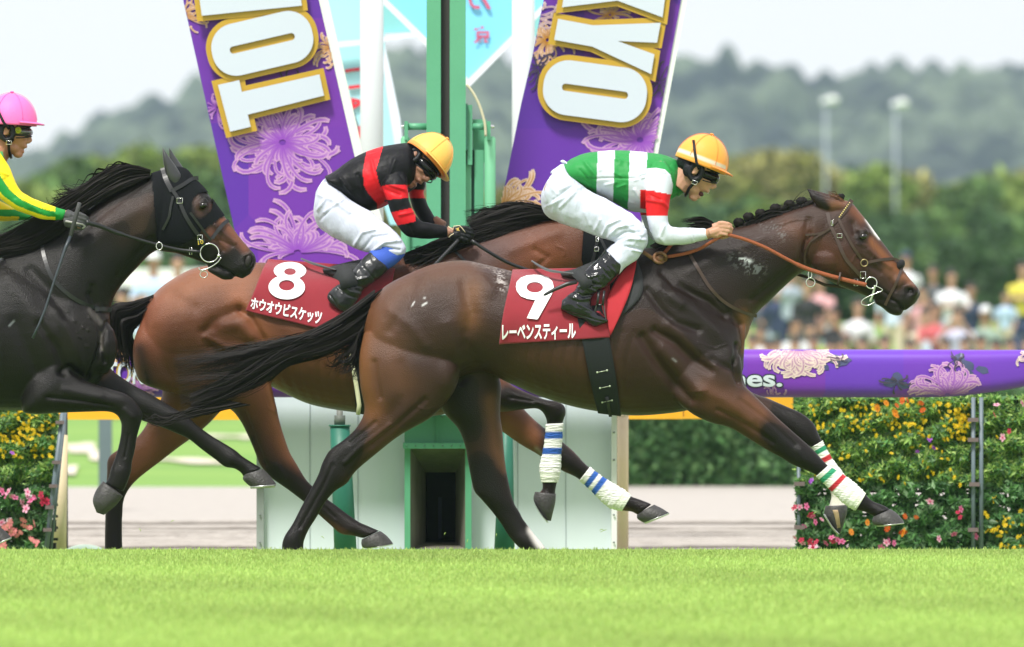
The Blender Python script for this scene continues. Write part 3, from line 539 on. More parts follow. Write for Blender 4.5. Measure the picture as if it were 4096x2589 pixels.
C8 = [([(620, 1200), (560, 1300), (560, 1400)], 70, (.25, .085, .045), .7), ([(700, 1150), (800, 1100), (950, 1090)], 90, (.24, .095, .045), .8), ([(950, 1180), (1000, 1260), (1050, 1350)], 50, (.28, .10, .045), .6),
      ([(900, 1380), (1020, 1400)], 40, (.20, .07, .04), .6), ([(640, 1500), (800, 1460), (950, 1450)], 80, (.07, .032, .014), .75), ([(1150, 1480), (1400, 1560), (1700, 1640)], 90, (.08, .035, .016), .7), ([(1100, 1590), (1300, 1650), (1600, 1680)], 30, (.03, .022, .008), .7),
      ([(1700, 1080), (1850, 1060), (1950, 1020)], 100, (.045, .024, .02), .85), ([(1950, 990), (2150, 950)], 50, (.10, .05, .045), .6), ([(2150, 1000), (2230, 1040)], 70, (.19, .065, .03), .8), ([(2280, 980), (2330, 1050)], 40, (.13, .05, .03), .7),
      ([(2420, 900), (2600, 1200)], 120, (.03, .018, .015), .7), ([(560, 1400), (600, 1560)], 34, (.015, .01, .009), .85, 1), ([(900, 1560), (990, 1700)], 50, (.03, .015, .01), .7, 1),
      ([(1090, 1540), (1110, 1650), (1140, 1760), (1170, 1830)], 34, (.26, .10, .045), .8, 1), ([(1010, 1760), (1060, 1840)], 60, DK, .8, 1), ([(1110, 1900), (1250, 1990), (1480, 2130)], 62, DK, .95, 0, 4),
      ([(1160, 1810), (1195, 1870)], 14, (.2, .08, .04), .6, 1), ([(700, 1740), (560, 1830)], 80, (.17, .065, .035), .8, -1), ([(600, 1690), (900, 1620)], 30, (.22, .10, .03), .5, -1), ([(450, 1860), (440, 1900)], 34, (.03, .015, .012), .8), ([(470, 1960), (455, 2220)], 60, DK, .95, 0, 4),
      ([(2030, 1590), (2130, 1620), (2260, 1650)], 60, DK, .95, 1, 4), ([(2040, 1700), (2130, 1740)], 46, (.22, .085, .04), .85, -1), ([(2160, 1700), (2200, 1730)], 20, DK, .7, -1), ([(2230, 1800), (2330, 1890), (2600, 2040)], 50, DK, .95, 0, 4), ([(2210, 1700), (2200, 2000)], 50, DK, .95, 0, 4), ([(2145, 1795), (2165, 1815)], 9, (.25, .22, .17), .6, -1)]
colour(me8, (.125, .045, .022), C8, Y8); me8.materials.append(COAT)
horse8 = empty('racehorse', W(1400, 2215, 40+Y8), 'reddish bay racehorse with blue-banded white bandages on its forelegs, running behind', 'horse')
b8 = bpy.data.objects.new('body', me8); lnk(b8, horse8); bv8 = BV(me8, Y8)
hoof_part([(1520, 2124, 1447, 2158, -.12, .042), (1545, 2142, 1445, 2175, -.12, .053), (1568, 2168, 1450, 2190, -.12, .058), (1572, 2177, 1462, 2194, -.12, .058)], Y8, horse8, [(1573, 2176, 1466, 2193, -.12, .059), (1570, 2180, 1468, 2197, -.12, .056)])
hoof_part([(417, 2205, 492, 2205, .12, .042), (405, 2240, 497, 2238, .12, .055)], Y8, horse8)
hoof_part([(2224, 1976, 2140, 1968, -.135, .042), (2221, 2012, 2134, 2000, -.135, .05), (2212, 2050, 2155, 2042, -.135, .045), (2204, 2084, 2184, 2082, -.135, .02)], Y8, horse8, [(2134, 2010, 2130, 2004, -.14, .045), (2165, 2058, 2160, 2056, -.14, .042), (2196, 2090, 2188, 2090, -.14, .02)])
hoof_part([(2617, 2019, 2548, 2058, .135, .042), (2648, 2034, 2550, 2076, .135, .053), (2676, 2052, 2574, 2091, .135, .057)], Y8, horse8, [(2677, 2051, 2574, 2090, .135, .058), (2676, 2057, 2580, 2096, .135, .055)])
wrap_part(NF8[8:13]+[(2229, 1930, 2169, 1930, -.135, .031)], Y8, horse8, [(.15, .26, BLU), (.40, .52, BLU)], (.82, .83, .8))
wrap_part(FF8[7:12], Y8, horse8, [(.12, .23, BLU), (.31, .42, BLU)], (.82, .83, .8))
eye_part(2440, 1000, bv8, horse8, Y8)
strands('mane', [(1610, 1020, 1625, 1070, Y8-.06, .04), (1700, 985, 1715, 1045, Y8-.06, .05), (1800, 945, 1815, 1000, Y8-.05, .05), (1920, 905, 1935, 958, Y8-.04, .05), (2060, 870, 2075, 915, Y8-.03, .04), (2230, 860, 2240, 885, Y8, .03)], 2200, HAIR, horse8, .0042, 21, curl=.5)
strands('mane_hair', [(2240, 862, 2245, 885, Y8, .05), (2150, 822, 2170, 880, Y8, .06), (2060, 812, 2085, 898, Y8, .07), (1960, 840, 1985, 925, Y8, .07), (1860, 868, 1900, 950, Y8-.02, .07)], 1500, HAIR, horse8, .004, 22, curl=.6, fray=.2)
strands('mane_hair', [(1880, 940, 1890, 975, Y8-.05, .05), (1790, 965, 1795, 1010, Y8-.08, .05), (1710, 990, 1700, 1050, Y8-.1, .05), (1640, 1010, 1630, 1085, Y8-.1, .06)], 300, HAIR, horse8, .006, 23, curl=.5, fray=.3)
tl8 = mesh_obj('tail', *loft([(625, 1175, 600, 1230, 0, .035), (560, 1205, 560, 1280, 0, .045), (500, 1230, 500, 1310, 0, .045), (455, 1270, 500, 1340, 0, .045), (440, 1340, 505, 1360, 0, .035), (455, 1400, 520, 1400, 0, .03)], Y8), HAIR, horse8)
strands('tail_hair', [(615, 1180, 600, 1240, Y8, .06), (530, 1210, 560, 1290, Y8, .09), (450, 1230, 520, 1320, Y8, .12), (440, 1310, 525, 1370, Y8, .12), (455, 1390, 540, 1430, Y8, .12), (480, 1450, 545, 1500, Y8, .12)], 800, HAIR, tl8, .0045, 24, curl=.8, fray=.25)
hd8 = mesh_obj('hood', *loft([(2338, 855, 2322, 1080, 0, .105), (2420, 876, 2345, 1112, 0, .107), (2470, 915, 2385, 1135, 0, .11), (2500, 950, 2425, 1160, 0, .105)], Y8, cap=False), mat('black_hood_cloth', (.005, .006, .008), .8, .2, 60, .3, 300, spec=.15), horse8)
straps('bridle', horse8, BLKL, bv8, Y8, [([(2392, 945), (2380, 1010), (2365, 1060)], .016), ([(2400, 950), (2430, 1010), (2450, 1060)], .014)], Y8-.11, off=.02)
mesh_obj('buckle', *tube([W(2389+a*5, 957+b*10, 40+Y8-.125) for a, b in ((-1, -1), (1, -1), (1, 1), (-1, 1))], .003, 5, True), STEEL, hd8)
mesh_obj('buckle', *tube([W(2386+a*8, 997+b*8, 40+Y8-.125) for a, b in ((-1, -1), (1, -1), (1, 1), (-1, 1))], .003, 5, True), STEEL, hd8)
mesh_obj('rein', *ribbon([Vector(q) for q in cat([tuple(W(*p)) for p in [(1885, 962, 41.1), (1950, 1005, 41.1), (2030, 1050, 41.12), (2110, 1080, 41.13), (2200, 1110, 41.15), (2320, 1150, 41.2)]], 5)], .017, .005), BLKL, horse8)
straps('breastplate_strap', horse8, BLKL, bv8, Y8, [([(1815, 1000), (1860, 1045), (1900, 1100)], .014)], Y8-.15)

# ---------------------------------------------------------------- the nearly black horse on the left
Y10 = 0.55
T10 = [(-1100, 1200, -1150, 1340, 0, .09), (-1000, 1100, -1050, 1560, 0, .22), (-820, 1050, -850, 1580, 0, .265), (-600, 1055, -620, 1530, 0, .27), (-400, 1085, -400, 1590, 0, .29),
       (-200, 1080, -200, 1635, 0, .29), (-50, 1045, -30, 1640, 0, .275), (70, 1030, 120, 1640, 0, .255), (180, 1080, 240, 1600, 0, .24), (290, 1130, 330, 1560, 0, .215), (390, 1190, 400, 1520, 0, .17), (438, 1260, 432, 1450, 0, .10)]
N10 = [(0, 1010, 330, 1500, 0, .20), (110, 975, 415, 1330, 0, .17), (220, 915, 455, 1192, 0, .145), (330, 850, 502, 1122, 0, .125), (430, 785, 548, 1072, 0, .115), (525, 735, 592, 1025, 0, .105), (600, 700, 628, 1000, 0, .098), (660, 678, 640, 985, 0, .088)]
H10 = [(655, 672, 600, 900, 0, .078), (735, 674, 618, 988, 0, .093), (776, 715, 652, 1006, 0, .10), (812, 750, 698, 1012, 0, .10), (846, 795, 738, 1024, 0, .090), (882, 845, 778, 1038, 0, .074),
       (922, 898, 818, 1054, 0, .062), (956, 945, 852, 1076, 0, .055), (992, 988, 878, 1098, 0, .052), (1020, 1022, 900, 1106, 0, .054), (1023, 1058, 945, 1108, 0, .045), (1004, 1095, 968, 1116, 0, .03)]
LIP10 = [(830, 1070, 830, 1085, 0, .02), (880, 1072, 878, 1112, 0, .036), (910, 1085, 898, 1120, 0, .036), (936, 1105, 930, 1118, 0, .022)]
NF10 = [(300, 1380, 100, 1480, -.12, .08), (290, 1470, 85, 1630, -.14, .10), (320, 1508, 130, 1656, -.15, .085), (372, 1534, 240, 1652, -.15, .07), (440, 1556, 350, 1648, -.145, .058), (500, 1575, 430, 1647, -.14, .05),
        (540, 1605, 466, 1660, -.135, .046), (570, 1655, 483, 1688, -.135, .044), (560, 1705, 485, 1712, -.135, .036), (548, 1750, 481, 1750, -.135, .029), (540, 1800, 470, 1800, -.135, .028), (528, 1850, 455, 1845, -.135, .03), (524, 1888, 441, 1882, -.135, .037),
        (510, 1930, 434, 1912, -.135, .036), (494, 1968, 420, 1935, -.135, .032)]
FF10 = [(430, 1400, 280, 1500, .12, .085), (440, 1470, 340, 1600, .13, .08), (520, 1532, 450, 1642, .135, .062), (600, 1576, 560, 1680, .135, .052), (690, 1629, 650, 1711, .135, .047), (750, 1665, 705, 1734, .135, .044),
        (788, 1700, 755, 1757, .135, .036), (845, 1742, 806, 1798, .135, .029), (900, 1775, 860, 1838, .135, .029), (944, 1803, 900, 1868, .135, .037), (968, 1824, 935, 1874, .135, .034), (1005, 1848, 962, 1890, .135, .032), (1048, 1874, 972, 1905, .135, .037)]
NH10 = [(-1150, 1330, -850, 1340, -.12, .09), (-1120, 1450, -780, 1480, -.15, .10), (-950, 1600, -720, 1560, -.14, .08), (-830, 1720, -640, 1660, -.13, .06), (-730, 1830, -570, 1780, -.12, .048), (-600, 1900, -520, 1840, -.12, .04), (-380, 1990, -360, 1940, -.12, .03),
        (-230, 2060, -210, 1998, -.12, .03), (-160, 2100, -130, 2040, -.12, .036), (-90, 2130, -60, 2080, -.12, .034), (-50, 2150, -10, 2100, -.12, .04)]
FH10 = [(-1080, 1400, -800, 1450, .12, .1), (-1000, 1580, -780, 1600, .12, .08), (-950, 1700, -800, 1720, .12, .06), (-940, 1830, -830, 1850, .12, .05), (-900, 1950, -840, 1960, .12, .032), (-860, 2080, -800, 2080, .12, .03), (-830, 2160, -750, 2150, .12, .036), (-800, 2215, -720, 2205, .12, .034)]
L10 = [loft(s, Y10, K=44, sub=6) for s in (T10, N10, H10, LIP10, NF10, FF10, NH10, FH10)]
L10 += [ell(806, 818, 40+Y10-.070, .04, .03, .028, 45), ell(812, 822, 40+Y10+.078, .035, .03, .03), ell(996, 1045, 40+Y10-.03, .034, .03, .045), ell(400, 1390, 40+Y10-.07, .09, .09, .14), ell(400, 1390, 40+Y10+.07, .09, .09, .14)]
me10 = remesh(L10, .0068, 5)
R10 = [([(120, 1080), (200, 1160), (260, 1260)], 24, -.012), ([(30, 1120), (100, 1200), (190, 1330)], 40, .010), ([(230, 1250), (290, 1360), (320, 1450)], 24, .010), ([(160, 1300), (230, 1400), (260, 1490)], 18, -.012), ([(400, 1380), (385, 1440), (350, 1510)], 8, -.014), ([(360, 1180), (400, 1280), (410, 1360)], 14, -.012), ([(430, 1290), (405, 1360), (420, 1450)], 8, -.012),
       ([(370, 1150), (390, 1210)], 16, -.008), ([(240, 1490), (280, 1470), (330, 1510)], 12, -.012), ([(60, 1300), (150, 1480)], 30, -.010), ([(190, 1590), (330, 1605), (440, 1625)], 7, -.007), ([(260, 1560), (400, 1590)], 16, .005), ([(590, 1610), (680, 1680)], 8, -.005), ([(500, 1640), (530, 1670)], 10, .005),
       ([(515, 1740), (500, 1830)], 5, -.004), ([(590, 720), (480, 800), (380, 880), (300, 950)], 16, -.007), ([(560, 840), (430, 900), (350, 980)], 36, .007), ([(605, 960), (540, 1030), (480, 1110)], 14, -.007),
       ([(860, 900), (900, 940), (940, 970)], 8, .005), ([(860, 960), (890, 1000), (860, 1040)], 7, -.006), ([(880, 960), (930, 985)], 5, -.005), ([(995, 1045)], 15, -.032), ([(1003, 1010), (975, 1025), (975, 1060)], 5, .006), ([(870, 1068), (920, 1090), (950, 1116)], 4.5, -.012), ([(855, 1050), (885, 1072)], 5, -.006), ([(800, 790), (830, 790)], 8, .006)]
for (x, y) in [(295, 1285), (305, 1330), (320, 1350), (330, 1310), (310, 1345), (355, 1270), (345, 1385), (350, 1320)]: R10.append(([(x, y), (x+5, y+2)], 4, .004))
R10 = [(p, s_, a*1.4) for p, s_, a in R10]
relief(me10, R10, Y10)
C10 = [([(60, 1120), (200, 1250)], 140, (.014, .011, .0105), .8), ([(250, 1350), (380, 1300)], 90, (.02, .015, .012), .7), ([(420, 870), (520, 830)], 80, (.05, .03, .025), .6), ([(560, 880), (600, 800)], 40, (.055, .03, .022), .6), ([(500, 960), (560, 920)], 40, (.045, .025, .016), .5),
       ([(880, 870), (930, 930), (980, 990)], 22, (.20, .075, .04), .85), ([(835, 930), (900, 980)], 26, (.14, .055, .035), .8), ([(780, 790), (800, 850), (835, 830)], 22, (.06, .03, .022), .8), ([(812, 822)], 16, DK, .7), ([(1000, 1060), (950, 1095), (900, 1100)], 34, (.018, .015, .015), .95), ([(860, 1050), (830, 1080)], 30, (.02, .015, .014), .85),
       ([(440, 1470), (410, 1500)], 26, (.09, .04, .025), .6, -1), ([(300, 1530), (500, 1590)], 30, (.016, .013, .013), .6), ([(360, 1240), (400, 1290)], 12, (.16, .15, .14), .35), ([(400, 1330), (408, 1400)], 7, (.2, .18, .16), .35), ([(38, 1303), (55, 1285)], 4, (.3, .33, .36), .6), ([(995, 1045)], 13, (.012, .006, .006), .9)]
colour(me10, (.010, .008, .0075), C10, Y10); me10.materials.append(COAT)
horse10 = empty('racehorse', W(-300, 2215, 40+Y10), 'near-black racehorse wearing a black hood with ear covers, at the left', 'horse')
b10 = bpy.data.objects.new('body', me10); lnk(b10, horse10); bv10 = BV(me10, Y10)
hoof_part([(1052, 1876, 975, 1898, .135, .042), (1078, 1902, 972, 1918, .135, .053), (1102, 1932, 990, 1938, .135, .058), (1104, 1942, 1002, 1946, .135, .058)], Y10, horse10, [(1105, 1938, 1000, 1946, .135, .06), (1100, 1950, 1002, 1955, .135, .056)])
hoof_part([(492, 1985, 412, 1925, -.135, .042), (474, 2010, 384, 1962, -.135, .05), (448, 2036, 371, 2005, -.135, .046), (416, 2060, 386, 2050, -.135, .022)], Y10, horse10)
hoof_part([(-48, 2152, -10, 2100, -.12, .042), (-30, 2172, 25, 2128, -.12, .052), (-20, 2180, 44, 2150, -.12, .055)], Y10, horse10, [(-20, 2178, 45, 2148, -.12, .057), (-20, 2184, 46, 2156, -.12, .055)])
hoof_part([(-805, 2205, -715, 2200, .12, .042), (-800, 2240, -690, 2238, .12, .055)], Y10, horse10)
eye_part(812, 822, bv10, horse10, Y10, .021)
mesh_obj('nostril', *ell(992, 1045, 40+Y10-.048, .016, .010, .030, -12), DARK, horse10)
HOOD = MATS['black_hood_cloth']
# hood cut from the same sections, a touch larger, open round the eye
def hood_mesh(me, Y0, keep, grow, m, parent, name='hood'):
    V, N = getv(me); px, py = proj(V); k = keep(px, py); Fc = [tuple(p.vertices) for p in me.polygons if all(k[i] for i in p.vertices)]
    used = sorted({i for f in Fc for i in f}); mp = {j: i for i, j in enumerate(used)}
    return mesh_obj(name, (V+N*grow)[used], [tuple(mp[i] for i in f) for f in Fc], m, parent)
def inpoly(px, py, poly):
    r = np.zeros(len(px), bool); n = len(poly)
    for i in range(n):
        x1, y1 = poly[i]; x2, y2 = poly[(i+1) % n]
        c = ((y1 > py) != (y2 > py)) & (px < (x2-x1)*(py-y1)/(y2-y1+1e-9)+x1); r ^= c
    return r
HP = [(600, 660), (604, 700), (625, 960), (660, 975), (720, 985), (762, 965), (800, 930), (825, 915), (893, 868), (960, 860), (880, 700), (800, 640), (700, 620)]
hood10 = hood_mesh(me10, Y10, lambda x, y: inpoly(x, y, HP) & (np.hypot(((x-806)*.9+(y-822)*.35)/37, ((y-822)*.9-(x-806)*.35)/50) > 1), .006, HOOD, horse10)
for sgn, dx in ((-1, 0), (1, 26)):
    e = loft([(652+dx, 592, 650+dx, 594, sgn*.05, .004), (672+dx, 622, 652+dx, 640, sgn*.055, .018), (702+dx, 664, 660+dx, 682, sgn*.055, .026), (724+dx, 700, 668+dx, 716, sgn*.055, .028), (722+dx, 728, 690+dx, 748, sgn*.055, .022)], Y10, sub=4)
    mesh_obj('ear_cover', *e, mat('ear_cover_cloth', (.03, .032, .034), .32, .2, 60), hood10)
strands('mane', [(602, 682, 600, 708, Y10-.02, .03), (515, 662, 530, 740, Y10-.04, .04), (430, 698, 450, 770, Y10-.05, .04), (350, 750, 368, 818, Y10-.06, .04), (270, 800, 300, 868, Y10-.07, .04), (200, 850, 230, 925, Y10-.07, .04), (110, 905, 120, 990, Y10-.08, .04), (0, 955, 0, 1015, Y10-.08, .04), (-90, 985, -90, 1040, Y10-.08, .04)], 2600, HAIR, horse10, .0045, 31, curl=.55, fray=.1)
strands('mane_hair', [(560, 672, 560, 710, Y10, .05), (480, 655, 470, 720, Y10, .05), (400, 692, 370, 770, Y10, .05), (310, 752, 280, 820, Y10, .05), (225, 775, 200, 820, Y10, .05)], 420, HAIR, horse10, .005, 32, curl=1.0, fray=.3)
br10 = straps('bridle', horse10, BLKL, bv10, Y10, [([(690, 760), (715, 800), (740, 860), (770, 910), (800, 950)], .018), ([(760, 850), (790, 890), (820, 930), (845, 962)], .012), ([(685, 765), (730, 740), (770, 715), (792, 712)], .019),
     ([(692, 785), (682, 830), (675, 870), (650, 920)], .012), ([(848, 955), (870, 925), (895, 895), (915, 882)], .018), ([(650, 672), (665, 720), (688, 765)], .024)], Y10-.1, off=.014)
d = bv10.depth(838, 1010, .02) or Y10-.08; D10 = 40+d
ring(838, 1012, D10, .047, .0036, br10); ring(815, 1098, D10, .017, .0026, br10, 'bit_ring', None, 1.1)
seg('bit', [(885, 1030), (870, 1050), (840, 1070), (805, 1082), (795, 1072)], D10-.005, .0032, br10); mesh_obj('bit', *ell(875, 1023, D10-.004, .010, .009, .009), STEEL, br10)
bk = mesh_obj('number_tag', *pbox(790, 818, 955, 982, D10-.012, .004), mat('dark_tag', (.02, .03, .025), .5), br10)
tv, tf = text2d('10', .02); q = quadmap(tv, [(793, 980), (815, 974), (812, 960), (791, 963)]); mesh_obj('tag_number', [tuple(W(a, b, D10-.015)) for a, b in q], tf, mat('tag_yellow', (.7, .5, .05), .5), bk, smooth=False)
for (x, y, w2, h2) in [(719, 803, .014, .013), (763, 1005, .006, .017), (800, 950, .012, .012)]:
    dd = bv10.depth(x, y, .02) or Y10-.08; mesh_obj('buckle', *tube([W(x, y, 40+dd)+Vector((a*w2, 0, b*h2)) for a, b in ((-1, -1), (1, -1), (1, 1), (-1, 1))], .0025, 5, True), STEEL, br10)
rn10 = mesh_obj('rein', *ribbon([Vector(q) for q in cat([tuple(W(*p)) for p in [(345, 890, 40.28), (400, 905, 40.32), (465, 930, 40.36), (560, 960, 40.4), (640, 982, 40.43), (720, 1000, 40.45), (800, 1008, 40.45)]], 5)], [.022]*12+[.016]*19, .005), BLKL, horse10)
ring(637, 985, 40.42, .019, .003, rn10, 'martingale_ring', None, .8)
straps('breastplate_strap', horse10, BLKL, bv10, Y10, [([(165, 965), (180, 1040), (215, 1120), (290, 1190), (370, 1228), (445, 1243)], .019)], Y10-.2)
v, f = straps('x', None, BLKL, bv10, Y10, [([(380, 1238), (420, 1236), (448, 1236)], .022)], Y10-.1, off=.014).data, 0
bpy.data.objects['x'].name = 'strap_end'; se = bpy.data.objects['strap_end']; se.parent = horse10; se.matrix_parent_inverse = Matrix.Translation(-Vector(horse10.location))
# ================================================================ SADDLERY
CLOTH = mat('saddlecloth_red', (.26, .018, .030), .85, .12, 14, .35, 500, spec=.3, sheen=.3)
CLOTH_LIT = mat('saddlecloth_red_lit', (.42, .025, .035), .8, .12, 14, .3, 400, spec=.3)  # same cloth with the light on the flap put into the red
PRINT = mat('white_print', (.82, .83, .84), .6, .03)
PADB = mat('saddle_pad_black', (.02, .022, .024), .8, .2, 40, .3, 300)
def drape_grid(bv, L, Rr, Yd, nu=60, nv=46, off=.012, wav=.004, seed=0):
    """cloth lying over the coat between a traced left and right edge"""
    L = cat(L, 8); Rr = cat(Rr, 8); ip = lambda E, t: np.array([np.interp(t*(len(E)-1), range(len(E)), E[:, k]) for k in (0, 1)])
    P = np.zeros((nv, nu, 2)); Yg = np.full((nv, nu), np.nan)
    for i in range(nv):
        a, b = ip(L, i/(nv-1)), ip(Rr, i/(nv-1))
        for j in range(nu):
            P[i, j] = a+(b-a)*j/(nu-1); d = bv.depth(*P[i, j], off)
            if d is not None: Yg[i, j] = d
    for j in range(nu):
        ok = ~np.isnan(Yg[:, j]); idx = np.arange(nv)
        if ok.any(): Yg[:, j] = np.interp(idx, idx[ok], Yg[ok, j])
        else: Yg[:, j] = Yd
        k0 = idx[ok][0] if ok.any() else 0
        for i in range(k0): Yg[i, j] = Yg[k0, j]+(bv.Yc-Yg[k0, j])*.8*(k0-i)/max(1, k0)
    for _ in range(9):
        Yg[1:-1] = (Yg[:-2]+2*Yg[1:-1]+Yg[2:])/4; Yg[:, 1:-1] = (Yg[:, :-2]+2*Yg[:, 1:-1]+Yg[:, 2:])/4
    for i in range(nv):
        for j in range(nu): Yg[i, j] += -abs(wav)*(1.2+math.sin(j*.24+seed+i*.05)+.6*math.sin(i*.22+j*.09+seed))*(i/nv)
    return P, Yg
def grid_mesh(name, P, Yg, m, parent, Yc=None, th=.004):
    nv, nu = Yg.shape; V = [tuple(W(*P[i, j], 40+Yg[i, j])) for i in range(nv) for j in range(nu)]
    Fc = [(i*nu+j, i*nu+j+1, (i+1)*nu+j+1, (i+1)*nu+j) for i in range(nv-1) for j in range(nu-1)]
    if Yc is not None:
        n = len(V); V += [(x, 2*Yc-y, z) for x, y, z in V]; Fc += [tuple(n+k for k in reversed(f)) for f in Fc[:]]
        Fc += [(j, n+j, n+j+1, j+1) for j in range(nu-1)]
    o = mesh_obj(name, V, Fc, m, parent); s = o.modifiers.new('s', 'SOLIDIFY'); s.thickness = th; s.offset = 0; return o
def on_grid(P, Yg, x, y, off=.0075):
    d = np.hypot(P[:, :, 0]-x, P[:, :, 1]-y).ravel(); k = np.argsort(d)[:4]; wt = 1/(d[k]+1); return W(x, y, 40+float((Yg.ravel()[k]*wt).sum()/wt.sum())-off)
def print_on(name, V2, Fc, P, Yg, parent, m=None):
    V2, Fc = fine([(a, b, 0) for a, b in V2], Fc, 12); V2 = [(v[0], v[1]) for v in V2]
    return mesh_obj(name, [tuple(on_grid(P, Yg, a, b)) for a, b in V2], Fc, m or PRINT, parent, smooth=False)
def shape_on(name, loops, P, Yg, parent, m=None, off=.013):
    V, Fc = fine(*curve_mesh([[(x, -y) for x, y in lp] for lp in loops], .0), 9)
    return mesh_obj(name, [tuple(on_grid(P, Yg, v[0], -v[1], off)) for v in V], Fc, m or PRINT, parent, smooth=False)
def fine(V, Fc, mx):
    import bmesh
    bm = bmesh.new(); vs = [bm.verts.new((v[0], v[1], 0)) for v in V]
    for f in Fc:
        try: bm.faces.new([vs[i] for i in f])
        except ValueError: pass
    bmesh.ops.remove_doubles(bm, verts=bm.verts, dist=.01); bmesh.ops.triangulate(bm, faces=bm.faces)
    for _ in range(5):
        e = [e for e in bm.edges if e.calc_length() > mx]
        if not e: break
        bmesh.ops.subdivide_edges(bm, edges=e, cuts=1); bmesh.ops.triangulate(bm, faces=bm.faces)
    bm.verts.index_update(); V = [tuple(v.co) for v in bm.verts]; Fc = [tuple(v.index for v in f.verts) for f in bm.faces]; bm.free(); return V, Fc
def el2(cx, cy, rx, ry, n=36): return [(cx+rx*math.cos(t), cy+ry*math.sin(t)) for t in np.linspace(0, 2*math.pi, n, endpoint=False)]
# ---- cloth nine
P, Yg = drape_grid(bv9, [(2050, 1080), (2036, 1150), (2012, 1260), (1996, 1378)], [(2440, 1070), (2440, 1150), (2438, 1250), (2440, 1350)], -.25)
c9 = empty('saddle_cloth', W(2200, 1230, 39.8), 'dark red cloth with a white nine lying over the back of the leading horse', 'saddle cloth', 'numbered saddle cloths')
grid_mesh('cloth', P, Yg, CLOTH, c9, Y9)
K9 = lambda x, y: (1950+x/3.0075, 850+y/3.0075)
o9 = cat([(470, 1270), (570, 1055), (440, 1030), (362, 970), (341, 900), (362, 825), (430, 772), (560, 750), (700, 762), (778, 815), (795, 900), (770, 985), (700, 1110), (602, 1285)], 5)
shape_on('number', [[K9(*p) for p in [(472, 1272), (575, 1054), (480, 1040), (400, 1008), (355, 950), (341, 895), (352, 835), (400, 785), (470, 758), (560, 749), (650, 754), (730, 780), (780, 830), (796, 890), (790, 945), (765, 1000), (605, 1284), (590, 1287)]], [K9(x, y) for x, y in el2(569, 901, 99, 63)]], P, Yg, c9)
tv, tf = text2d('レーベンスティール', .03); print_on('name_lettering', quadmap(tv, [(2008, 1364), (2303, 1357), (2303, 1294), (2008, 1300)]), tf, P, Yg, c9)
# turned-back front corner, its lit side painted in a brighter red
fl = [[K9(*p) for p in q] for q in ([(1790, 540), (1700, 640), (1600, 740), (1520, 860), (1460, 990), (1430, 1130), (1440, 1300), (1478, 1480)], [(1792, 545), (1788, 620), (1770, 720), (1735, 880), (1690, 1020), (1640, 1140), (1580, 1280), (1482, 1478)])]
Pf, Yf = drape_grid(bv9, fl[0], fl[1], -.3, 8, 16, .03, .002); grid_mesh('cloth_flap', Pf, Yf, CLOTH_LIT, c9)
# ---- cloth eight
P8, Yg8 = drape_grid(bv8, [(1073, 1038), (1050, 1080), (1015, 1170), (982, 1243)], [(1580, 1075), (1560, 1150), (1500, 1260), (1400, 1345)], Y8-.25, seed=2)
c8 = empty('saddle_cloth', W(1200, 1180, 41.1), 'dark red cloth with a white eight on the bay horse running behind', 'saddle cloth', 'numbered saddle cloths')
grid_mesh('cloth', P8, Yg8, CLOTH, c8, Y8)
shape_on('number', [el2(1147, 1149, 73, 49), el2(1146.5, 1141.5, 31, 21)], P8, Yg8, c8); shape_on('number', [el2(1160, 1083, 65, 35), el2(1160, 1087, 23.5, 13.5)], P8, Yg8, c8, off=.0155)
tv, tf = text2d('ホウオウビスケッツ', .03); print_on('name_lettering', quadmap(tv, [(1000, 1236), (1283, 1301), (1290, 1244), (1006, 1187)]), tf, P8, Yg8, c8)

def saddle(bv, Yc, label, top, girth, cant, pad, parent_loc):
    r = empty('racing_saddle', parent_loc, label, 'saddle', 'racing saddles')
    mesh_obj('seat', *loft(top, Yc, K=16, sub=4), PADB, r)
    gl, gr = girth; G, Gy = drape_grid(bv, gl, gr, Yc-.28, 8, 30, .016, .0); nvv = len(Gy)
    grid_mesh('girth', G, Gy, mat('black_girth_web', (.008, .011, .013), .85, .2, 60, .4, 400), r, None, .006)
    mesh_obj('cantle_edge', *ribbon([W(x, y, 40+yy) for x, y, yy in cat(cant, 5)], [.007+.007*math.sin(math.pi*i/(5*(len(cant)-1))) for i in range(5*(len(cant)-1)+1)], .02), mat('patent_grey', (.07, .075, .08), .12, .1, 20, coat=1), r)
    if pad: Pd, Py = drape_grid(bv, pad[0], pad[1], Yc-.25, 8, 18, .010, 0); grid_mesh('saddle_pad', Pd, Py, PADB, r)
    return r, G, Gy
s9, G9, Gy9 = saddle(bv9, Y9, 'small black racing saddle under the jockey in green and white hoops', [(2240, 1088, 2250, 1112, 0, .10), (2300, 1075, 2305, 1125, 0, .17), (2360, 1050, 2370, 1125, 0, .19), (2440, 1020, 2450, 1110, 0, .19), (2520, 1000, 2530, 1090, 0, .16), (2550, 1010, 2555, 1060, 0, .08)],
    ([(2300, 1230), (2330, 1370), (2360, 1520), (2392, 1652)], [(2405, 1220), (2432, 1330), (2462, 1500), (2484, 1664)]), [(2126, 1043, -.03), (2150, 1060, -.07), (2190, 1080, -.11), (2240, 1089, -.14), (2302, 1096, -.17)],
    ([(2440, 1050), (2440, 1130), (2430, 1200), (2440, 1255)], [(2548, 1028), (2572, 1120), (2560, 1190), (2490, 1262)]), W(2400, 1090, 39.8))
clip = mat('pale_clip', (.5, .55, .42), .4, metal=.5)
for (x, y) in [(2408, 1486), (2419, 1549), (2428, 1606)]:
    a = on_grid(G9, Gy9, x-19, y+4, .012); b = on_grid(G9, Gy9, x+20, y-4, .012); c = mesh_obj('girth_clip', *tube([a, b], .0016, 6), clip, s9)
    for p in (a, b): mesh_obj('rivet', *ell(*[float(q) for q in proj(np.array([p]))], 40+p.y-.002, .005, .003, .005), clip, c)
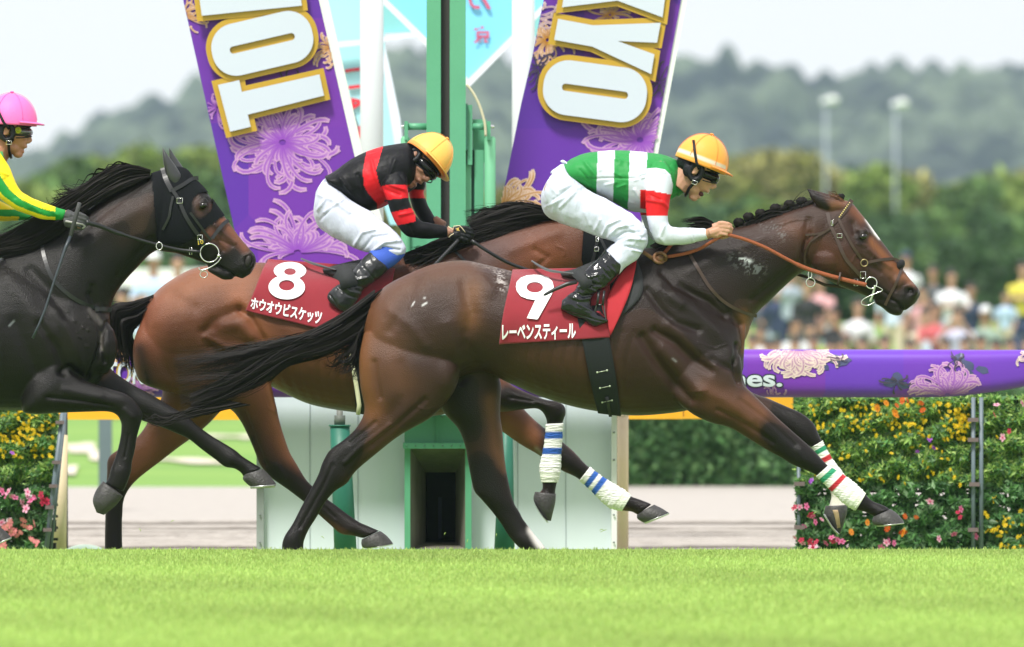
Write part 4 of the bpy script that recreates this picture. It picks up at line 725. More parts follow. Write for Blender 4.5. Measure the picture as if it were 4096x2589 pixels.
mesh_obj('girth_buckle_strap', *ribbon([on_grid(G9, Gy9, x, y, .012) for x, y in [(2427, 1588), (2433, 1620), (2440, 1655), (2442, 1668)]], .016, .005), BLKL, s9)
mesh_obj('loose_strap', *ribbon([W(*K9(*p), 39.66) for p in [(1075, 835), (950, 865), (800, 930), (700, 985), (672, 1000)]], [.02, .02, .018, .014, .006], .005), BLKL, s9)
mesh_obj('saddle_flap', *ribbon([W(2303, 1084, 39.74), W(2330, 1110, 39.68), W(2352, 1150, 39.66)], .06, .01), PADB, s9)
for xx in (1320, 1385): mesh_obj('stirrup_leather', *ribbon([W(*K9(xx+20, 940), 39.69), W(*K9(xx, 1120), 39.67)], .012, .004), BLKL, s9)
mesh_obj('stirrup', *tube([W(*K9(*p), 39.68) for p in [(1310, 1110), (1395, 1110), (1405, 1180), (1425, 1290), (1300, 1320), (1270, 1300), (1290, 1200)]], .0045, 6, True), mat('dark_alloy', (.12, .12, .12), .3, metal=.9), s9)
s8, G8, Gy8 = saddle(bv8, Y8, 'small black racing saddle under the jockey in black and red', [(1290, 1075, 1300, 1100, 0, .1), (1350, 1058, 1355, 1130, 0, .17), (1430, 1040, 1440, 1120, 0, .19), (1520, 1030, 1530, 1100, 0, .18), (1560, 1040, 1570, 1080, 0, .08)],
    ([(1395, 1340), (1405, 1440), (1415, 1540), (1425, 1652)], [(1440, 1340), (1455, 1440), (1465, 1540), (1475, 1660)]), [(1203, 1034, Y8-.05), (1240, 1050, Y8-.08), (1290, 1066, Y8-.12), (1345, 1080, Y8-.16)], None, W(1400, 1080, 41.1))
mesh_obj('girth_binding', *ribbon([W(x, y, 41.06) for x, y in [(1403, 1400), (1415, 1480), (1428, 1560), (1437, 1620), (1432, 1660)]], .022, .006), mat('cream_binding', (.55, .56, .36), .8, .1, 40), s8)
mesh_obj('saddle_flap', *ribbon([W(1352, 1080, 41.08), W(1385, 1105, 41.04), W(1400, 1150, 41.02)], .09, .01), PADB, s8)

# ================================================================ JOCKEYS
SKIN = mat('skin', (.50, .27, .18), .5, .10, 30, .15, 200, spec=.4, sss=.12)
SKIN2 = mat('skin_tanned', (.30, .15, .095), .5, .12, 30, .15, 200, spec=.4, sss=.08)
SILK = mat('racing_silk', attr=True, rough=.5, var=.05, scale=14, bump=1.5, bscale=9, spec=.18, sheen=.0, stretch=(1, 1, .6))
BREECH = mat('white_breeches', (.56, .60, .73), .62, .04, 14, 1.8, 9, spec=.25, sheen=.1, stretch=(1.6, 1, .5), trans=0)
PATENT = mat('patent_boot', (.005, .006, .009), .17, .3, 20, .35, 22, spec=.5, coat=.15)
BOOT8 = mat('dull_boot', (.012, .014, .016), .33, .3, 20, .4, 26, spec=.6)
BLK = mat('black_padding', (.008, .009, .011), .45, .25, 30, .2, 120, spec=.25)
LENS = mat('dark_lens', (.005, .005, .006), .12, spec=.35)
HELM = mat('helmet_cover', attr=True, rough=.55, var=.05, scale=10, bump=.12, bscale=60, spec=.35, sheen=.1)
def headm(x, y, D, tilt, yaw=0, roll=0):
    return Matrix.Translation(W(x, y, D)) @ Matrix.Rotation(math.radians(tilt), 4, 'Y') @ Matrix.Rotation(math.radians(-yaw), 4, 'Z') @ Matrix.Rotation(math.radians(roll), 4, 'X')
def xf(vf, M): v, f = vf; return np.array([tuple(M @ Vector(p)) for p in v]), f
def le(cx, cy, cz, rx, ry, rz, seg=16):
    v, f = ell(CX, YH, 40, rx, ry, rz, 0, seg); return v-np.array([0, 0, CH])+np.array([cx, cy, cz]), f
def lt(P, r, K=8, close=False): return tube(P, r, K, close)
def head_pieces(M, jaw=0):
    J = Matrix.Translation((0, 0, -.035)) @ Matrix.Rotation(math.radians(jaw), 4, 'Y') @ Matrix.Translation((0, 0, .035))
    A = [le(.010, 0, .045, .095, .076, .093), le(.045, 0, -.012, .062, .062, .072), le(.062, 0, -.055, .040, .040, .036), lt([(.092, 0, .012), (.108, 0, -.018), (.118, 0, -.044), (.104, 0, -.056)], [.009, .010, .013, .010]),
         le(.106, .012, -.050, .011, .008, .009), le(.106, -.012, -.050, .011, .008, .009), le(.092, 0, -.076, .014, .025, .010), le(.072, .034, -.03, .022, .018, .018), le(.072, -.034, -.03, .022, .018, .018), le(.086, 0, .022, .018, .045, .012)]
    for s in (-1, 1): A += [le(-.002, s*.078, .002, .019, .009, .030), lt([(.012*math.cos(t)-.004-.006*(math.sin(t) < 0), s*.084, .004+.027*math.sin(t)) for t in np.linspace(.3, 5.4, 14)], .0055)]
    B = [le(.030, 0, -.082, .050, .052, .032), le(.066, 0, -.112, .026, .028, .019), le(.086, 0, -.094, .012, .023, .009), le(.0, .045, -.06, .03, .012, .035), le(.0, -.045, -.06, .03, .012, .035)]
    return [xf(a, M) for a in A]+[xf(b, M @ J) for b in B]
def helmet(M, col, band, parent, brimcol=None, strap=True, bands=None, hl=.134, hw=.116, hh=.152, seamcol=None, cz=.038):
    n, k = 26, 44; V = []; C = []; Fc = []
    for i in range(n):
        p = (i/(n-1))*math.pi/2*1.04
        for j in range(k):
            t = 2*math.pi*j/k; x = hl*math.sin(p)*math.cos(t); y = hw*math.sin(p)*math.sin(t); z = hh*math.cos(p)
            V.append((.013+x, y, cz+z)); c = col
            if band and .012 < z < .034 and x < .125: c = band
            if bands and z < .020: c = bands
            C.append(c)
    for i in range(n-1):
        for j in range(k): kk = (j+1) % k; Fc.append((i*k+j, (i+1)*k+j, (i+1)*k+kk, i*k+kk))
    h = mesh_obj('helmet', *xf((V, Fc), M), HELM, parent, cols=C); s = h.modifiers.new('s', 'SOLIDIFY'); s.thickness = .006; s.offset = -1
    V = []; Fc = []; m = 22                                      # peak
    for r_ in range(4):
        for j in range(m):
            t = math.radians(-68+136*j/(m-1)); ex = (.0, .014, .028, .036)[r_]*math.cos(t)**.7
            V.append((.013+(hl+.002+ex)*math.cos(t), (hw+.002+ex)*math.sin(t), cz+.006-ex*.25))
    for r_ in range(3):
        for j in range(m-1): Fc.append((r_*m+j, r_*m+j+1, (r_+1)*m+j+1, (r_+1)*m+j))
    b = mesh_obj('peak', *xf((V, Fc), M), HELM, h, cols=[brimcol or col]*len(V)); s = b.modifiers.new('s', 'SOLIDIFY'); s.thickness = .006
    sm = mat('seam_'+str(int(col[1]*1000)), seamcol or tuple(c*.75 for c in col), .7)
    for a in (0, 1.05, 2.1):                                     # stitched seams
        for sg in (0, math.pi):
            P = [(.013+hl*1.012*math.sin(p)*math.cos(a+sg), hw*1.012*math.sin(p)*math.sin(a+sg), cz+.002+hh*1.012*math.cos(p)) for p in np.linspace(.1, 1.45, 14)]
            mesh_obj('seam', *xf(lt(P, .0011, 5), M), sm, h)
    mesh_obj('button', *xf(le(.013, 0, cz+hh+.006, .011, .011, .006, 12), M), sm, h)
    on = lambda x, z, o=.008, s=-1: (x, s*(hw+o)*math.sqrt(max(.0, 1-((x-.013)/(hl+o))**2-((z-cz)/(hh+o))**2)), z)
    if strap:
        P = [M @ Vector(on(*q)) for q in [(-.065, .135), (-.052, .11), (-.040, .085), (-.026, .06), (-.012, .036), (.002, .02)]]
        P += [M @ Vector(q) for q in [(.014, -.092, .006)]]
        mesh_obj('goggle_strap', *ribbon(P, .013, .003), BLK, h)
    return h
def harness(M, parent, jaw=0):
    A = [le(-.024, 0, .018, .083, .084, .062)]
    for s in (-1, 1): A += [lt([(.030*math.cos(t)+.004, s*.081, -.010+.040*math.sin(t)) for t in np.linspace(0, 2*math.pi, 18, endpoint=False)], .0145, 8, True), le(-.034, s*.072, -.01, .03, .016, .04), le(.02, s*.074, -.045, .022, .012, .02)]
    g = mesh_obj('ear_guard', remesh([xf(a, M) for a in A], .0045, 3), None, BLK, parent) if False else None
    me = remesh([xf(a, M) for a in A], .0045, 3); me.materials.append(BLK); g = bpy.data.objects.new('ear_guard', me); lnk(g, parent)
    J = Matrix.Translation((0, 0, -.035)) @ Matrix.Rotation(math.radians(jaw), 4, 'Y') @ Matrix.Translation((0, 0, .035))
    q = [M @ Vector((.014, s_, z)) for s_, z in ((-.088, -.052), (-.086, -.066))]+[M @ J @ Vector(p) for p in ((.022, -.07, -.095), (.030, -.045, -.122), (.034, 0, -.132), (.030, .045, -.122), (.022, .07, -.095))]+[M @ Vector((.014, .086, -.06))]
    mesh_obj('chin_strap', *tube(q, [.008]*8, 6), BLK, g)
    bc = [M @ Vector((.016+a*.013, -.094, -.062+b*.009)) for a, b in ((-1, -1), (1, -1), (1, 1), (-1, 1))]
    mesh_obj('strap_buckle', *tube(bc, .0022, 5, True), STEEL, g); return g
def goggles(M, parent, lens=LENS, sc=1.0):
    v, f = le(.042, 0, -.004, .088*sc, .077*sc, .042*sc, 28); v = np.array([(x, y*(1-.12*abs(z)/.03), z-.18*max(0, x-.09)*0) for x, y, z in v])
    g = mesh_obj('goggles', *xf((v, f), M), lens, parent)
    mesh_obj('goggle_frame', *xf(lt([(.044+.079*sc*math.cos(t), .074*sc*math.sin(t), -.030+.006*math.cos(2*t)) for t in np.linspace(-1.5, 1.5, 24)], .0032, 6), M), BLK, g)
    mesh_obj('goggle_frame', *xf(lt([(.044+.072*sc*math.cos(t), .072*sc*math.sin(t), .026) for t in np.linspace(-1.5, 1.5, 24)], .0045, 6), M), BLK, g); return g
def fist(x, y, D, sc=1.0, rot=0, dy=-1):
    """closed hand: palm, four unequal curled fingers and a thumb folded over them"""
    r = math.radians(rot); k = pxl(D)
    def p(a, b, c): a, b = a*sc, b*sc; return W(x+a*math.cos(r)-b*math.sin(r), y+a*math.sin(r)+b*math.cos(r), D+c*sc)
    P = [tube([p(-45, 18, .0), p(-25, 10, 0), p(-5, 3, 0)], [.024*sc, .027*sc, .027*sc], 10), tube([p(-30, -6, 0), p(-8, -14, -.004), p(4, -16, -.008)], [.02*sc, .019*sc, .015*sc], 9), tube([p(-28, 22, 0), p(-8, 22, -.004), p(4, 20, -.006)], [.02*sc, .018*sc, .014*sc], 9)]
    for a, b, L, rr in ((4, -24, 1.05, .0098), (6, -10, 1.12, .0102), (5, 5, 1.04, .0096), (1, 19, .86, .0085)):
        P.append(tube([p(a-14, b, -.010), p(a+4, b-1, -.020), p(a+26*L, b+3, -.020), p(a+35*L, b+8, -.004), p(a+27*L, b+12, .012), p(a+10*L, b+10, .016)], [rr*1.1, rr*1.2, rr, rr*1.05, rr*.95, rr*.8], 9))
    P.append(tube([p(-30, 12, .012), p(-12, 26, .02), p(8, 33, .016), p(24, 30, .006)], [.014*sc, .013*sc, .011*sc, .009*sc], 9)); return P
def solid(name, pieces, vox, it, m, parent, strokes=None, Yc=0, noise_amp=0, ns=9, cols=None, both=False):
    me = remesh(pieces, vox, it)
    if strokes and name != 'boot': strokes = [(p, s_, a*1.8) for p, s_, a in strokes]
    if strokes: relief(me, strokes, Yc, both)
    if noise_amp:
        V, N = getv(me); V += N*(nz(V*np.array([1, 1, .7]), ns)*noise_amp+nz(V*np.array([1, 1, .8]), ns*2.4, 5)*noise_amp*.5)[:, None]; setv(me, V)
    if cols is not None:
        V, N = getv(me); setcol(me, cols(*proj(V), V[:, 1]))
    me.materials.append(m); o = bpy.data.objects.new(name, me); lnk(o, parent); return o
WHT = (.62, .66, .76)
# ---------------------------------------------------------------- jockey in green and white hoops
j9 = empty('person', W(2400, 1290, 39.8), 'jockey in green and white hoops and an orange helmet, shouting on the leading horse', 'person')
TJ9 = [(2252, 660, 2300, 742, 0, .13), (2290, 635, 2345, 760, 0, .15), (2349, 612, 2392, 780, 0, .16), (2424, 604, 2450, 810, 0, .17), (2490, 602, 2512, 842, 0, .178), (2540, 605, 2562, 850, 0, .185), (2590, 611, 2612, 848, 0, .185), (2640, 616, 2652, 820, 0, .175), (2688, 632, 2692, 796, 0, .13), (2712, 648, 2716, 780, 0, .085)]
AN9 = [(2625, 645, 2660, 645, -.10, .05), (2590, 690, 2686, 690, -.155, .057), (2580, 735, 2690, 735, -.17, .056), (2583, 790, 2680, 790, -.18, .054), (2585, 840, 2673, 840, -.185, .05), (2589, 885, 2673, 885, -.19, .048), (2603, 935, 2685, 905, -.19, .046),
       (2625, 972, 2700, 908, -.19, .043), (2670, 982, 2725, 911, -.185, .041), (2720, 980, 2760, 911, -.18, .038), (2768, 973, 2798, 912, -.175, .034), (2808, 964, 2818, 914, -.17, .031), (2834, 957, 2828, 919, -.168, .029)]
AF9 = [(2600, 650, 2660, 650, .10, .05), (2570, 720, 2660, 730, .16, .055), (2556, 790, 2640, 800, .18, .05), (2560, 850, 2636, 855, .185, .047), (2575, 900, 2645, 890, .19, .044), (2596, 950, 2665, 905, .19, .043), (2640, 972, 2690, 912, .18, .04), (2700, 972, 2740, 915, .16, .036), (2780, 960, 2800, 916, .14, .031), (2815, 955, 2826, 920, .14, .029)]
def shc9(px, py, y):
    n = len(px); C = np.tile(np.array(WHT), (n, 1)); xs = px+(py-610)*.035; G = (.025, .25, .06); R_ = (.66, .015, .02)
    g = (xs < 2391) | ((xs > 2459) & (xs < 2519)) | (xs > 2589); C[g] = G
    slv = inpoly(px, py, [(2587, 674), (2566, 705), (2560, 735), (2560, 1000), (2900, 1000), (2900, 880), (2676, 880), (2692, 740), (2682, 700), (2660, 678), (2625, 672)])
    near = slv & (y < -.085); C[near] = WHT; C[near & (py > 761+(px-2582)*.33*(px > 2620)*.5) & (py < 864)] = R_
    chest = (px > 2519) & (px < 2592) & ~near & (py > 680) & (y < .1); C[chest & (xs > 2519)] = WHT
    far = (y > .085) & (py > 700) & (px > 2530); C[far] = WHT; C[far & (py > 838) & (py < 862)] = R_
    return C
FS = lambda L: [(p, s, a) for p, s, a in L]
st9 = [([(2560, 700), (2610, 680), (2660, 690)], 6, .004), ([(2450, 620), (2480, 650)], 10, .004), ([(2340, 650), (2380, 700), (2395, 760)], 7, .005), ([(2320, 680), (2370, 740)], 6, -.004), ([(2590, 800), (2650, 810), (2670, 830)], 6, .004), ([(2600, 780), (2640, 800)], 5, -.003),
       ([(2470, 640), (2540, 650), (2600, 660)], 7, .004), ([(2520, 660), (2600, 690)], 6, -.004), ([(2350, 715), (2450, 712), (2560, 715)], 4, -.003), ([(2540, 760), (2580, 830)], 7, .005), ([(2655, 905), (2640, 950), (2660, 975)], 7, .004), ([(2760, 915), (2775, 970)], 5, .003), ([(2650, 640), (2690, 700), (2700, 770)], 7, .005), ([(2620, 625), (2680, 660)], 6, -.003), ([(2480, 620), (2530, 640)], 6, .003), ([(2430, 640), (2400, 680)], 8, .003)]
for k, (x, y) in enumerate([(2440, 640), (2455, 690), (2470, 750), (2500, 800), (2540, 720), (2560, 660), (2420, 740)]): st9.append(([(x, y), (x+24+k*3, y+(14 if k % 2 else -10))], 5, .003))
body9 = [loft(s, 0, K=24, grow=-.012) for s in (TJ9, AN9, AF9)]
MH9 = headm(2782, 681, 39.95, 21)
PEL9 = [(2240, 665, 2235, 700, 0, .07), (2205, 690, 2168, 770, 0, .14), (2215, 678, 2175, 850, 0, .17), (2255, 655, 2225, 885, 0, .18), (2300, 690, 2280, 905, 0, .18), (2345, 745, 2330, 915, 0, .165)]
TN9 = [(2215, 690, 2190, 850, -.08, .09), (2280, 700, 2250, 890, -.10, .095), (2335, 748, 2310, 915, -.12, .09), (2392, 780, 2365, 938, -.15, .082), (2453, 812, 2413, 953, -.18, .075), (2515, 850, 2455, 968, -.21, .068), (2562, 890, 2485, 985, -.23, .062), (2588, 930, 2500, 1010, -.24, .058)]
CN9 = [(2586, 915, 2490, 960, -.235, .052), (2590, 965, 2462, 972, -.24, .054), (2577, 1000, 2440, 985, -.245, .052), (2548, 1035, 2420, 1005, -.25, .05), (2505, 1070, 2405, 1025, -.255, .048), (2465, 1110, 2370, 1060, -.26, .045)]
TF9 = [(a, b, c, d, -e, f) for a, b, c, d, e, f in TN9]; CF9 = [(a, b, c, d, -e, f) for a, b, c, d, e, f in CN9]
BN9 = [(2421, 999, 2490, 1067, -.26, .056), (2388, 1040, 2474, 1100, -.27, .055), (2348, 1072, 2440, 1140, -.28, .052), (2326, 1112, 2410, 1160, -.285, .047), (2300, 1158, 2378, 1178, -.29, .043), (2262, 1190, 2366, 1204, -.295, .041), (2246, 1222, 2362, 1228, -.297, .038), (2258, 1248, 2340, 1252, -.297, .03)]
FN9 = [(2250, 1200, 2243, 1242, -.297, .03), (2290, 1178, 2285, 1262, -.298, .039), (2335, 1196, 2335, 1284, -.30, .040), (2378, 1240, 2372, 1308, -.30, .040), (2408, 1262, 2398, 1304, -.30, .038), (2432, 1278, 2430, 1290, -.30, .022)]
mi = lambda L: [(a, b, c, d, -e, f) for a, b, c, d, e, f in L]
hd = fist(2882, 917, 39.80)
nk = [xf(lt([(-.03, 0, -.02), (-.045, 0, -.06), (-.06, 0, -.11)], [.058, .058, .065], 14), MH9)]
body = body9+head_pieces(MH9, 19)+nk+[tube([W(2700, 705, 40), W(2740, 712, 40), W(2765, 705, 40)], [.075, .06, .055], 14)]+hd+fist(2862, 922, 40.13, .95)+[tube([W(2825, 938, 39.83), W(2848, 930, 39.81)], [.026, .026], 10)]+[loft(s, 0, K=20, grow=-.014) for s in (PEL9, TN9, TF9, CN9, CF9, BN9, mi(BN9), FN9, mi(FN9))]
solid('body', body, .0042, 3, SKIN, j9)
solid('shirt', [loft(s, 0, K=36, sub=6) for s in (TJ9, AN9, AF9)], .0045, 4, SILK, j9, st9, 0, .0035, 11, shc9)
mesh_obj('collar', *loft([(2700, 652, 2712, 790, 0, .085), (2722, 662, 2728, 778, 0, .072), (2736, 672, 2738, 768, 0, .066)], 0, K=28, cap=False), mat('silk_green', (.025, .25, .06), .5), j9)
mesh_obj('neckband', *loft([(2728, 664, 2734, 778, 0, .066), (2746, 680, 2748, 772, 0, .058)], 0, K=28, cap=False), mat('white_neckband', WHT, .7, bump=.6, bscale=200), j9)
br = []
for x in (2300, 2360, 2420): br.append(([(x-60, 760), (x-20, 740), (x+30, 760)], 6, .003))
br += [([(2190, 730), (2230, 780), (2210, 850)], 8, .004), ([(2215, 800), (2290, 745), (2330, 760)], 6, -.004), ([(2240, 830), (2300, 770)], 6, .004), ([(2180, 830), (2260, 790)], 6, .003), ([(2330, 760), (2420, 820), (2520, 880)], 4, -.003), ([(2410, 940), (2430, 900), (2480, 880)], 6, .006), ([(2430, 950), (2470, 910), (2530, 900)], 6, .006), ([(2450, 960), (2500, 930), (2560, 930)], 6, -.005),
       ([(2470, 975), (2520, 955), (2580, 960)], 6, .005), ([(2380, 920), (2400, 880)], 6, .004), ([(2500, 900), (2560, 940)], 6, .004), ([(2500, 985), (2570, 1000)], 5, -.005), ([(2530, 1000), (2575, 1010)], 5, .004), ([(2360, 900), (2340, 850)], 7, .003), ([(2270, 700), (2320, 780)], 8, .004)]
solid('breeches', [loft(s, 0, K=36, sub=6) for s in (PEL9, TN9, TF9, CN9, CF9)], .005, 4, BREECH, j9, br, 0, .006, 12)
mesh_obj('waistband_tip', *loft([(2240, 645, 2262, 662, 0, .03), (2252, 640, 2272, 668, 0, .05), (2270, 650, 2278, 690, 0, .07)], 0), BREECH, j9)
tv, tf = text2d('A.S', 0); q = quadmap(tv, [(2510, 958), (2542, 982), (2547, 974), (2516, 950)])
bvp = None
bo = [([(2330, 1090), (2360, 1110), (2390, 1100)], 5, .008), ([(2325, 1120), (2360, 1135), (2400, 1140)], 5, -.008), ([(2310, 1150), (2350, 1150), (2380, 1165)], 5, .009), ([(2290, 1160), (2330, 1185), (2370, 1180)], 5, -.008), ([(2275, 1185), (2320, 1200), (2360, 1195)], 5, .006), ([(2395, 1060), (2440, 1110)], 4, -.004), ([(2345, 1100), (2375, 1150)], 4, .006), ([(2380, 1120), (2400, 1150)], 10, .004), ([(2310, 1215), (2350, 1235), (2380, 1250)], 5, .005), ([(2405, 1035), (2460, 1090)], 3, .004), ([(2245, 1242), (2320, 1262), (2420, 1290)], 3, -.005)]
for b in (BN9, mi(BN9)):
    f_ = FN9 if b is BN9 else mi(FN9); solid('boot', [loft(b, 0, K=26, sub=6), loft(f_, 0, K=26, sub=6)], .004, 2, PATENT, j9, bo, 0, .003, 30, both=True)
h9 = helmet(MH9, (.88, .36, .055), (.62, .62, .5), j9, (.88, .26, .04), seamcol=(.85, .25, .04)); harness(MH9, j9, 19); goggles(MH9, j9)
mo = Matrix.Translation((0, 0, -.035)) @ Matrix.Rotation(math.radians(9), 4, 'Y') @ Matrix.Translation((0, 0, .035))
mesh_obj('open_mouth', *xf(le(.076, 0, -.090, .017, .021, .012), MH9 @ mo), mat('mouth_inside', (.08, .012, .012), .4), j9)
mesh_obj('teeth', *xf(le(.0985, 0, -.0845, .004, .016, .0035), MH9), mat('teeth', (.75, .72, .62), .3), j9)
# ---------------------------------------------------------------- jockey in black and red
j8 = empty('person', W(1450, 1240, 41.2), 'jockey in black with red bands looking down under a yellow helmet', 'person')
TJ8 = [(1300, 706, 1318, 742, 0, .13), (1336, 688, 1350, 778, 0, .15), (1400, 640, 1402, 820, 0, .165), (1466, 606, 1472, 844, 0, .178), (1532, 586, 1540, 825, 0, .185), (1582, 576, 1592, 795, 0, .185), (1628, 573, 1642, 765, 0, .16), (1660, 592, 1668, 745, 0, .10)]
AN8 = [(1560, 680, 1620, 680, -.12, .05), (1536, 725, 1628, 725, -.17, .056), (1532, 765, 1632, 768, -.18, .056), (1548, 805, 1636, 798, -.19, .053), (1563, 850, 1646, 832, -.19, .05), (1589, 902, 1664, 866, -.19, .048), (1625, 942, 1685, 886, -.185, .045), (1675, 955, 1710, 891, -.18, .041), (1740, 955, 1745, 897, -.17, .036), (1793, 949, 1790, 906, -.16, .031)]
AF8 = [(1610, 680, 1680, 690, .10, .05), (1630, 735, 1702, 735, .15, .052), (1636, 785, 1694, 775, .16, .048), (1655, 840, 1716, 828, .165, .045), (1682, 885, 1738, 866, .16, .042), (1706, 905, 1755, 890, .15, .036)]
def shc8(px, py, y):
    n = len(px); K_ = (.006, .006, .008); R_ = (.62, .012, .02); C = np.tile(np.array(K_), (n, 1)); yy = y-Y8
    cx = np.interp(py, [590, 683, 740, 775, 815], [1500, 1478, 1486, 1508, 1545]); w_ = np.interp(py, [590, 683, 760, 815], [31, 26, 34, 36])
    near = (yy < -.085) & inpoly(px, py, [(1524, 738), (1640, 740), (1645, 800), (1900, 880), (1900, 1000), (1600, 1000), (1540, 810)])
    C[(np.abs(px-cx) < w_) & ~near & (yy < .1)] = R_; C[(np.abs(px-cx) < w_) & (yy > .1) & (py < 760)] = R_
    t = py+(px-1580)*.10; C[near & (t > 738) & (t < 797)] = R_; t2 = py+(px-1600)*.22; C[near & (t2 > 842) & (t2 < 900) & (px < 1662)] = R_
    far = (yy > .09) & (px > 1625); C[far & (py > 760) & (py < 792)] = R_; return C
st8 = [([(1480, 620), (1500, 700), (1530, 760)], 7, .004), ([(1430, 700), (1460, 780)], 9, -.004), ([(1560, 740), (1620, 760), (1640, 790)], 6, .005), ([(1540, 760), (1600, 780)], 6, -.004), ([(1580, 640), (1560, 700), (1535, 740)], 8, .005), ([(1350, 700), (1400, 760)], 8, .004), ([(1600, 860), (1650, 850)], 6, .004), ([(1640, 900), (1660, 940)], 6, -.004), ([(1380, 740), (1440, 820)], 7, .004), ([(1600, 700), (1640, 760)], 6, -.004)]
MH8 = headm(1676, 652, 40+Y8-.02, 38, 36, -14)
PEL8 = [(1300, 712, 1262, 775, 0, .12), (1312, 722, 1254, 850, 0, .16), (1340, 735, 1275, 910, 0, .175), (1385, 790, 1330, 945, 0, .165)]
TN8 = [(1310, 725, 1262, 870, -.07, .09), (1350, 755, 1305, 930, -.10, .092), (1410, 805, 1355, 962, -.13, .086), (1480, 845, 1415, 990, -.16, .08), (1540, 893, 1468, 1008, -.2, .07), (1590, 938, 1500, 1012, -.225, .063), (1622, 985, 1530, 1020, -.235, .056), (1622, 1015, 1550, 1035, -.235, .045)]
SN8 = [(1612, 990, 1500, 985, -.235, .048), (1618, 1020, 1484, 1002, -.24, .049), (1590, 1052, 1478, 1010, -.245, .05), (1550, 1080, 1465, 1025, -.25, .048)]
BN8 = [(1481, 1009, 1556, 1077, -.25, .056), (1447, 1040, 1534, 1100, -.26, .055), (1414, 1080, 1490, 1132, -.27, .05), (1392, 1118, 1452, 1160, -.275, .045), (1352, 1140, 1440, 1186, -.28, .042), (1318, 1165, 1428, 1208, -.285, .04), (1310, 1198, 1412, 1228, -.285, .038), (1340, 1232, 1402, 1238, -.285, .03), (1372, 1250, 1392, 1244, -.285, .02)]
gl8 = fist(1848, 935, 40+Y8-.17, 1.02, 8)
body = [loft(s, Y8, K=24, grow=-.012) for s in (TJ8, AN8, AF8)]+head_pieces(MH8, 6)+[tube([W(1630, 665, 40+Y8), W(1660, 660, 40+Y8)], [.075, .06], 14)]+[tube([W(1780, 927, 40+Y8-.16), W(1815, 932, 40+Y8-.165)], [.026, .026], 10), tube([W(1735, 880, 40+Y8+.15), W(1775, 905, 40+Y8+.13)], [.027, .026], 10)]+[loft(s, Y8, K=20, grow=-.014) for s in (PEL8, TN8, mi(TN8), SN8, mi(SN8), BN8, mi(BN8))]+fist(1835, 935, 40+Y8+.13, .95, 8)
solid('body', body, .0048, 3, SKIN2, j8)
solid('shirt', [loft(s, Y8, K=36, sub=6) for s in (TJ8, AN8, AF8)], .0048, 4, SILK, j8, st8, Y8, .004, 11, shc8)
solid('breeches', [loft(s, Y8, K=36, sub=6) for s in (PEL8, TN8, mi(TN8))], .005, 4, BREECH, j8, [([(1275, 780), (1330, 800), (1400, 850)], 7, .004), ([(1280, 880), (1330, 830)], 6, -.004), ([(1300, 850), (1370, 800)], 6, .004), ([(1420, 980), (1450, 930), (1500, 920)], 6, .006), ([(1450, 1000), (1490, 950), (1550, 940)], 6, -.005), ([(1490, 1005), (1540, 970), (1600, 965)], 6, .006), ([(1530, 990), (1600, 1000)], 5, -.005), ([(1540, 910), (1580, 960)], 6, .004), ([(1400, 820), (1480, 880)], 5, -.003), ([(1270, 840), (1300, 800)], 6, .004)], Y8, .004, 10)
BLUE = mat('blue_legging', (.035, .10, .50), .75, .08, 20, .3, 200)
for s in (SN8, mi(SN8)): lg = mesh_obj('legging', *loft(s, Y8, K=28, sub=6), BLUE, j8)
for s in (BN8, mi(BN8)): solid('boot', [loft(s, Y8, K=26, sub=6)], .0045, 2, BOOT8, j8, [([(1400, 1100), (1430, 1120), (1470, 1110)], 5, .008), ([(1380, 1125), (1420, 1140), (1450, 1150)], 5, -.008), ([(1370, 1140), (1400, 1165), (1440, 1175)], 5, .008), ([(1350, 1150), (1390, 1180), (1435, 1195)], 4, -.006), ([(1440, 1050), (1500, 1120)], 3, -.004), ([(1320, 1180), (1350, 1225), (1390, 1245)], 4, -.006)], Y8, .004, 26, both=True)
solid('glove', gl8, .0042, 2, BLK, j8); solid('glove', fist(1835, 935, 40+Y8+.13, 1.0, 8), .0045, 2, BLK, j8)
crm = mat('cream_trim', (.72, .62, .42), .6)
mesh_obj('glove_trim', *tube([W(x, y, 40+Y8-.205) for x, y in [(1792, 905), (1812, 920), (1816, 905), (1838, 903), (1850, 915), (1861, 930)]], .0022, 6), crm, j8)
mesh_obj('glove_trim', *tube([W(x, y, 40+Y8-.2) for x, y in [(1795, 950), (1805, 940), (1815, 935)]], .0022, 6), crm, j8)
plate('glove_mark', [[(1822, 916), (1830, 912), (1838, 910), (1834, 917), (1840, 924), (1831, 922), (1825, 925), (1829, 919)]], 40+Y8-.206, .002, mat('gold_mark', (.7, .5, .12), .6), j8)
helmet(MH8, (.86, .50, .10), None, j8, (.88, .55, .12), False, (.88, .28, .05), seamcol=(.85, .36, .06), hw=.118); harness(MH8, j8, 6); goggles(MH8, j8, sc=1.06)
wp = empty('whip', W(1790, 1000, 41.15), 'black ribbed whip held low in the gloved hand of the jockey in black and red', 'whip', 'riding whips')
def whip(pts, r0, r1, parent, bands=26):
    P = [Vector(p) for p in pts]; n = 60; Q = [P[0]+(P[-1]-P[0])*i/n for i in range(n+1)]; mesh_obj('shaft', *tube(Q, [r0+(r1-r0)*i/n+.0012*(i % 3 == 0) for i in range(n+1)], 8), BLKL, parent)
whip([W(1832, 962, 41.16), W(1690, 1110, 41.0)], .0095, .008, wp)
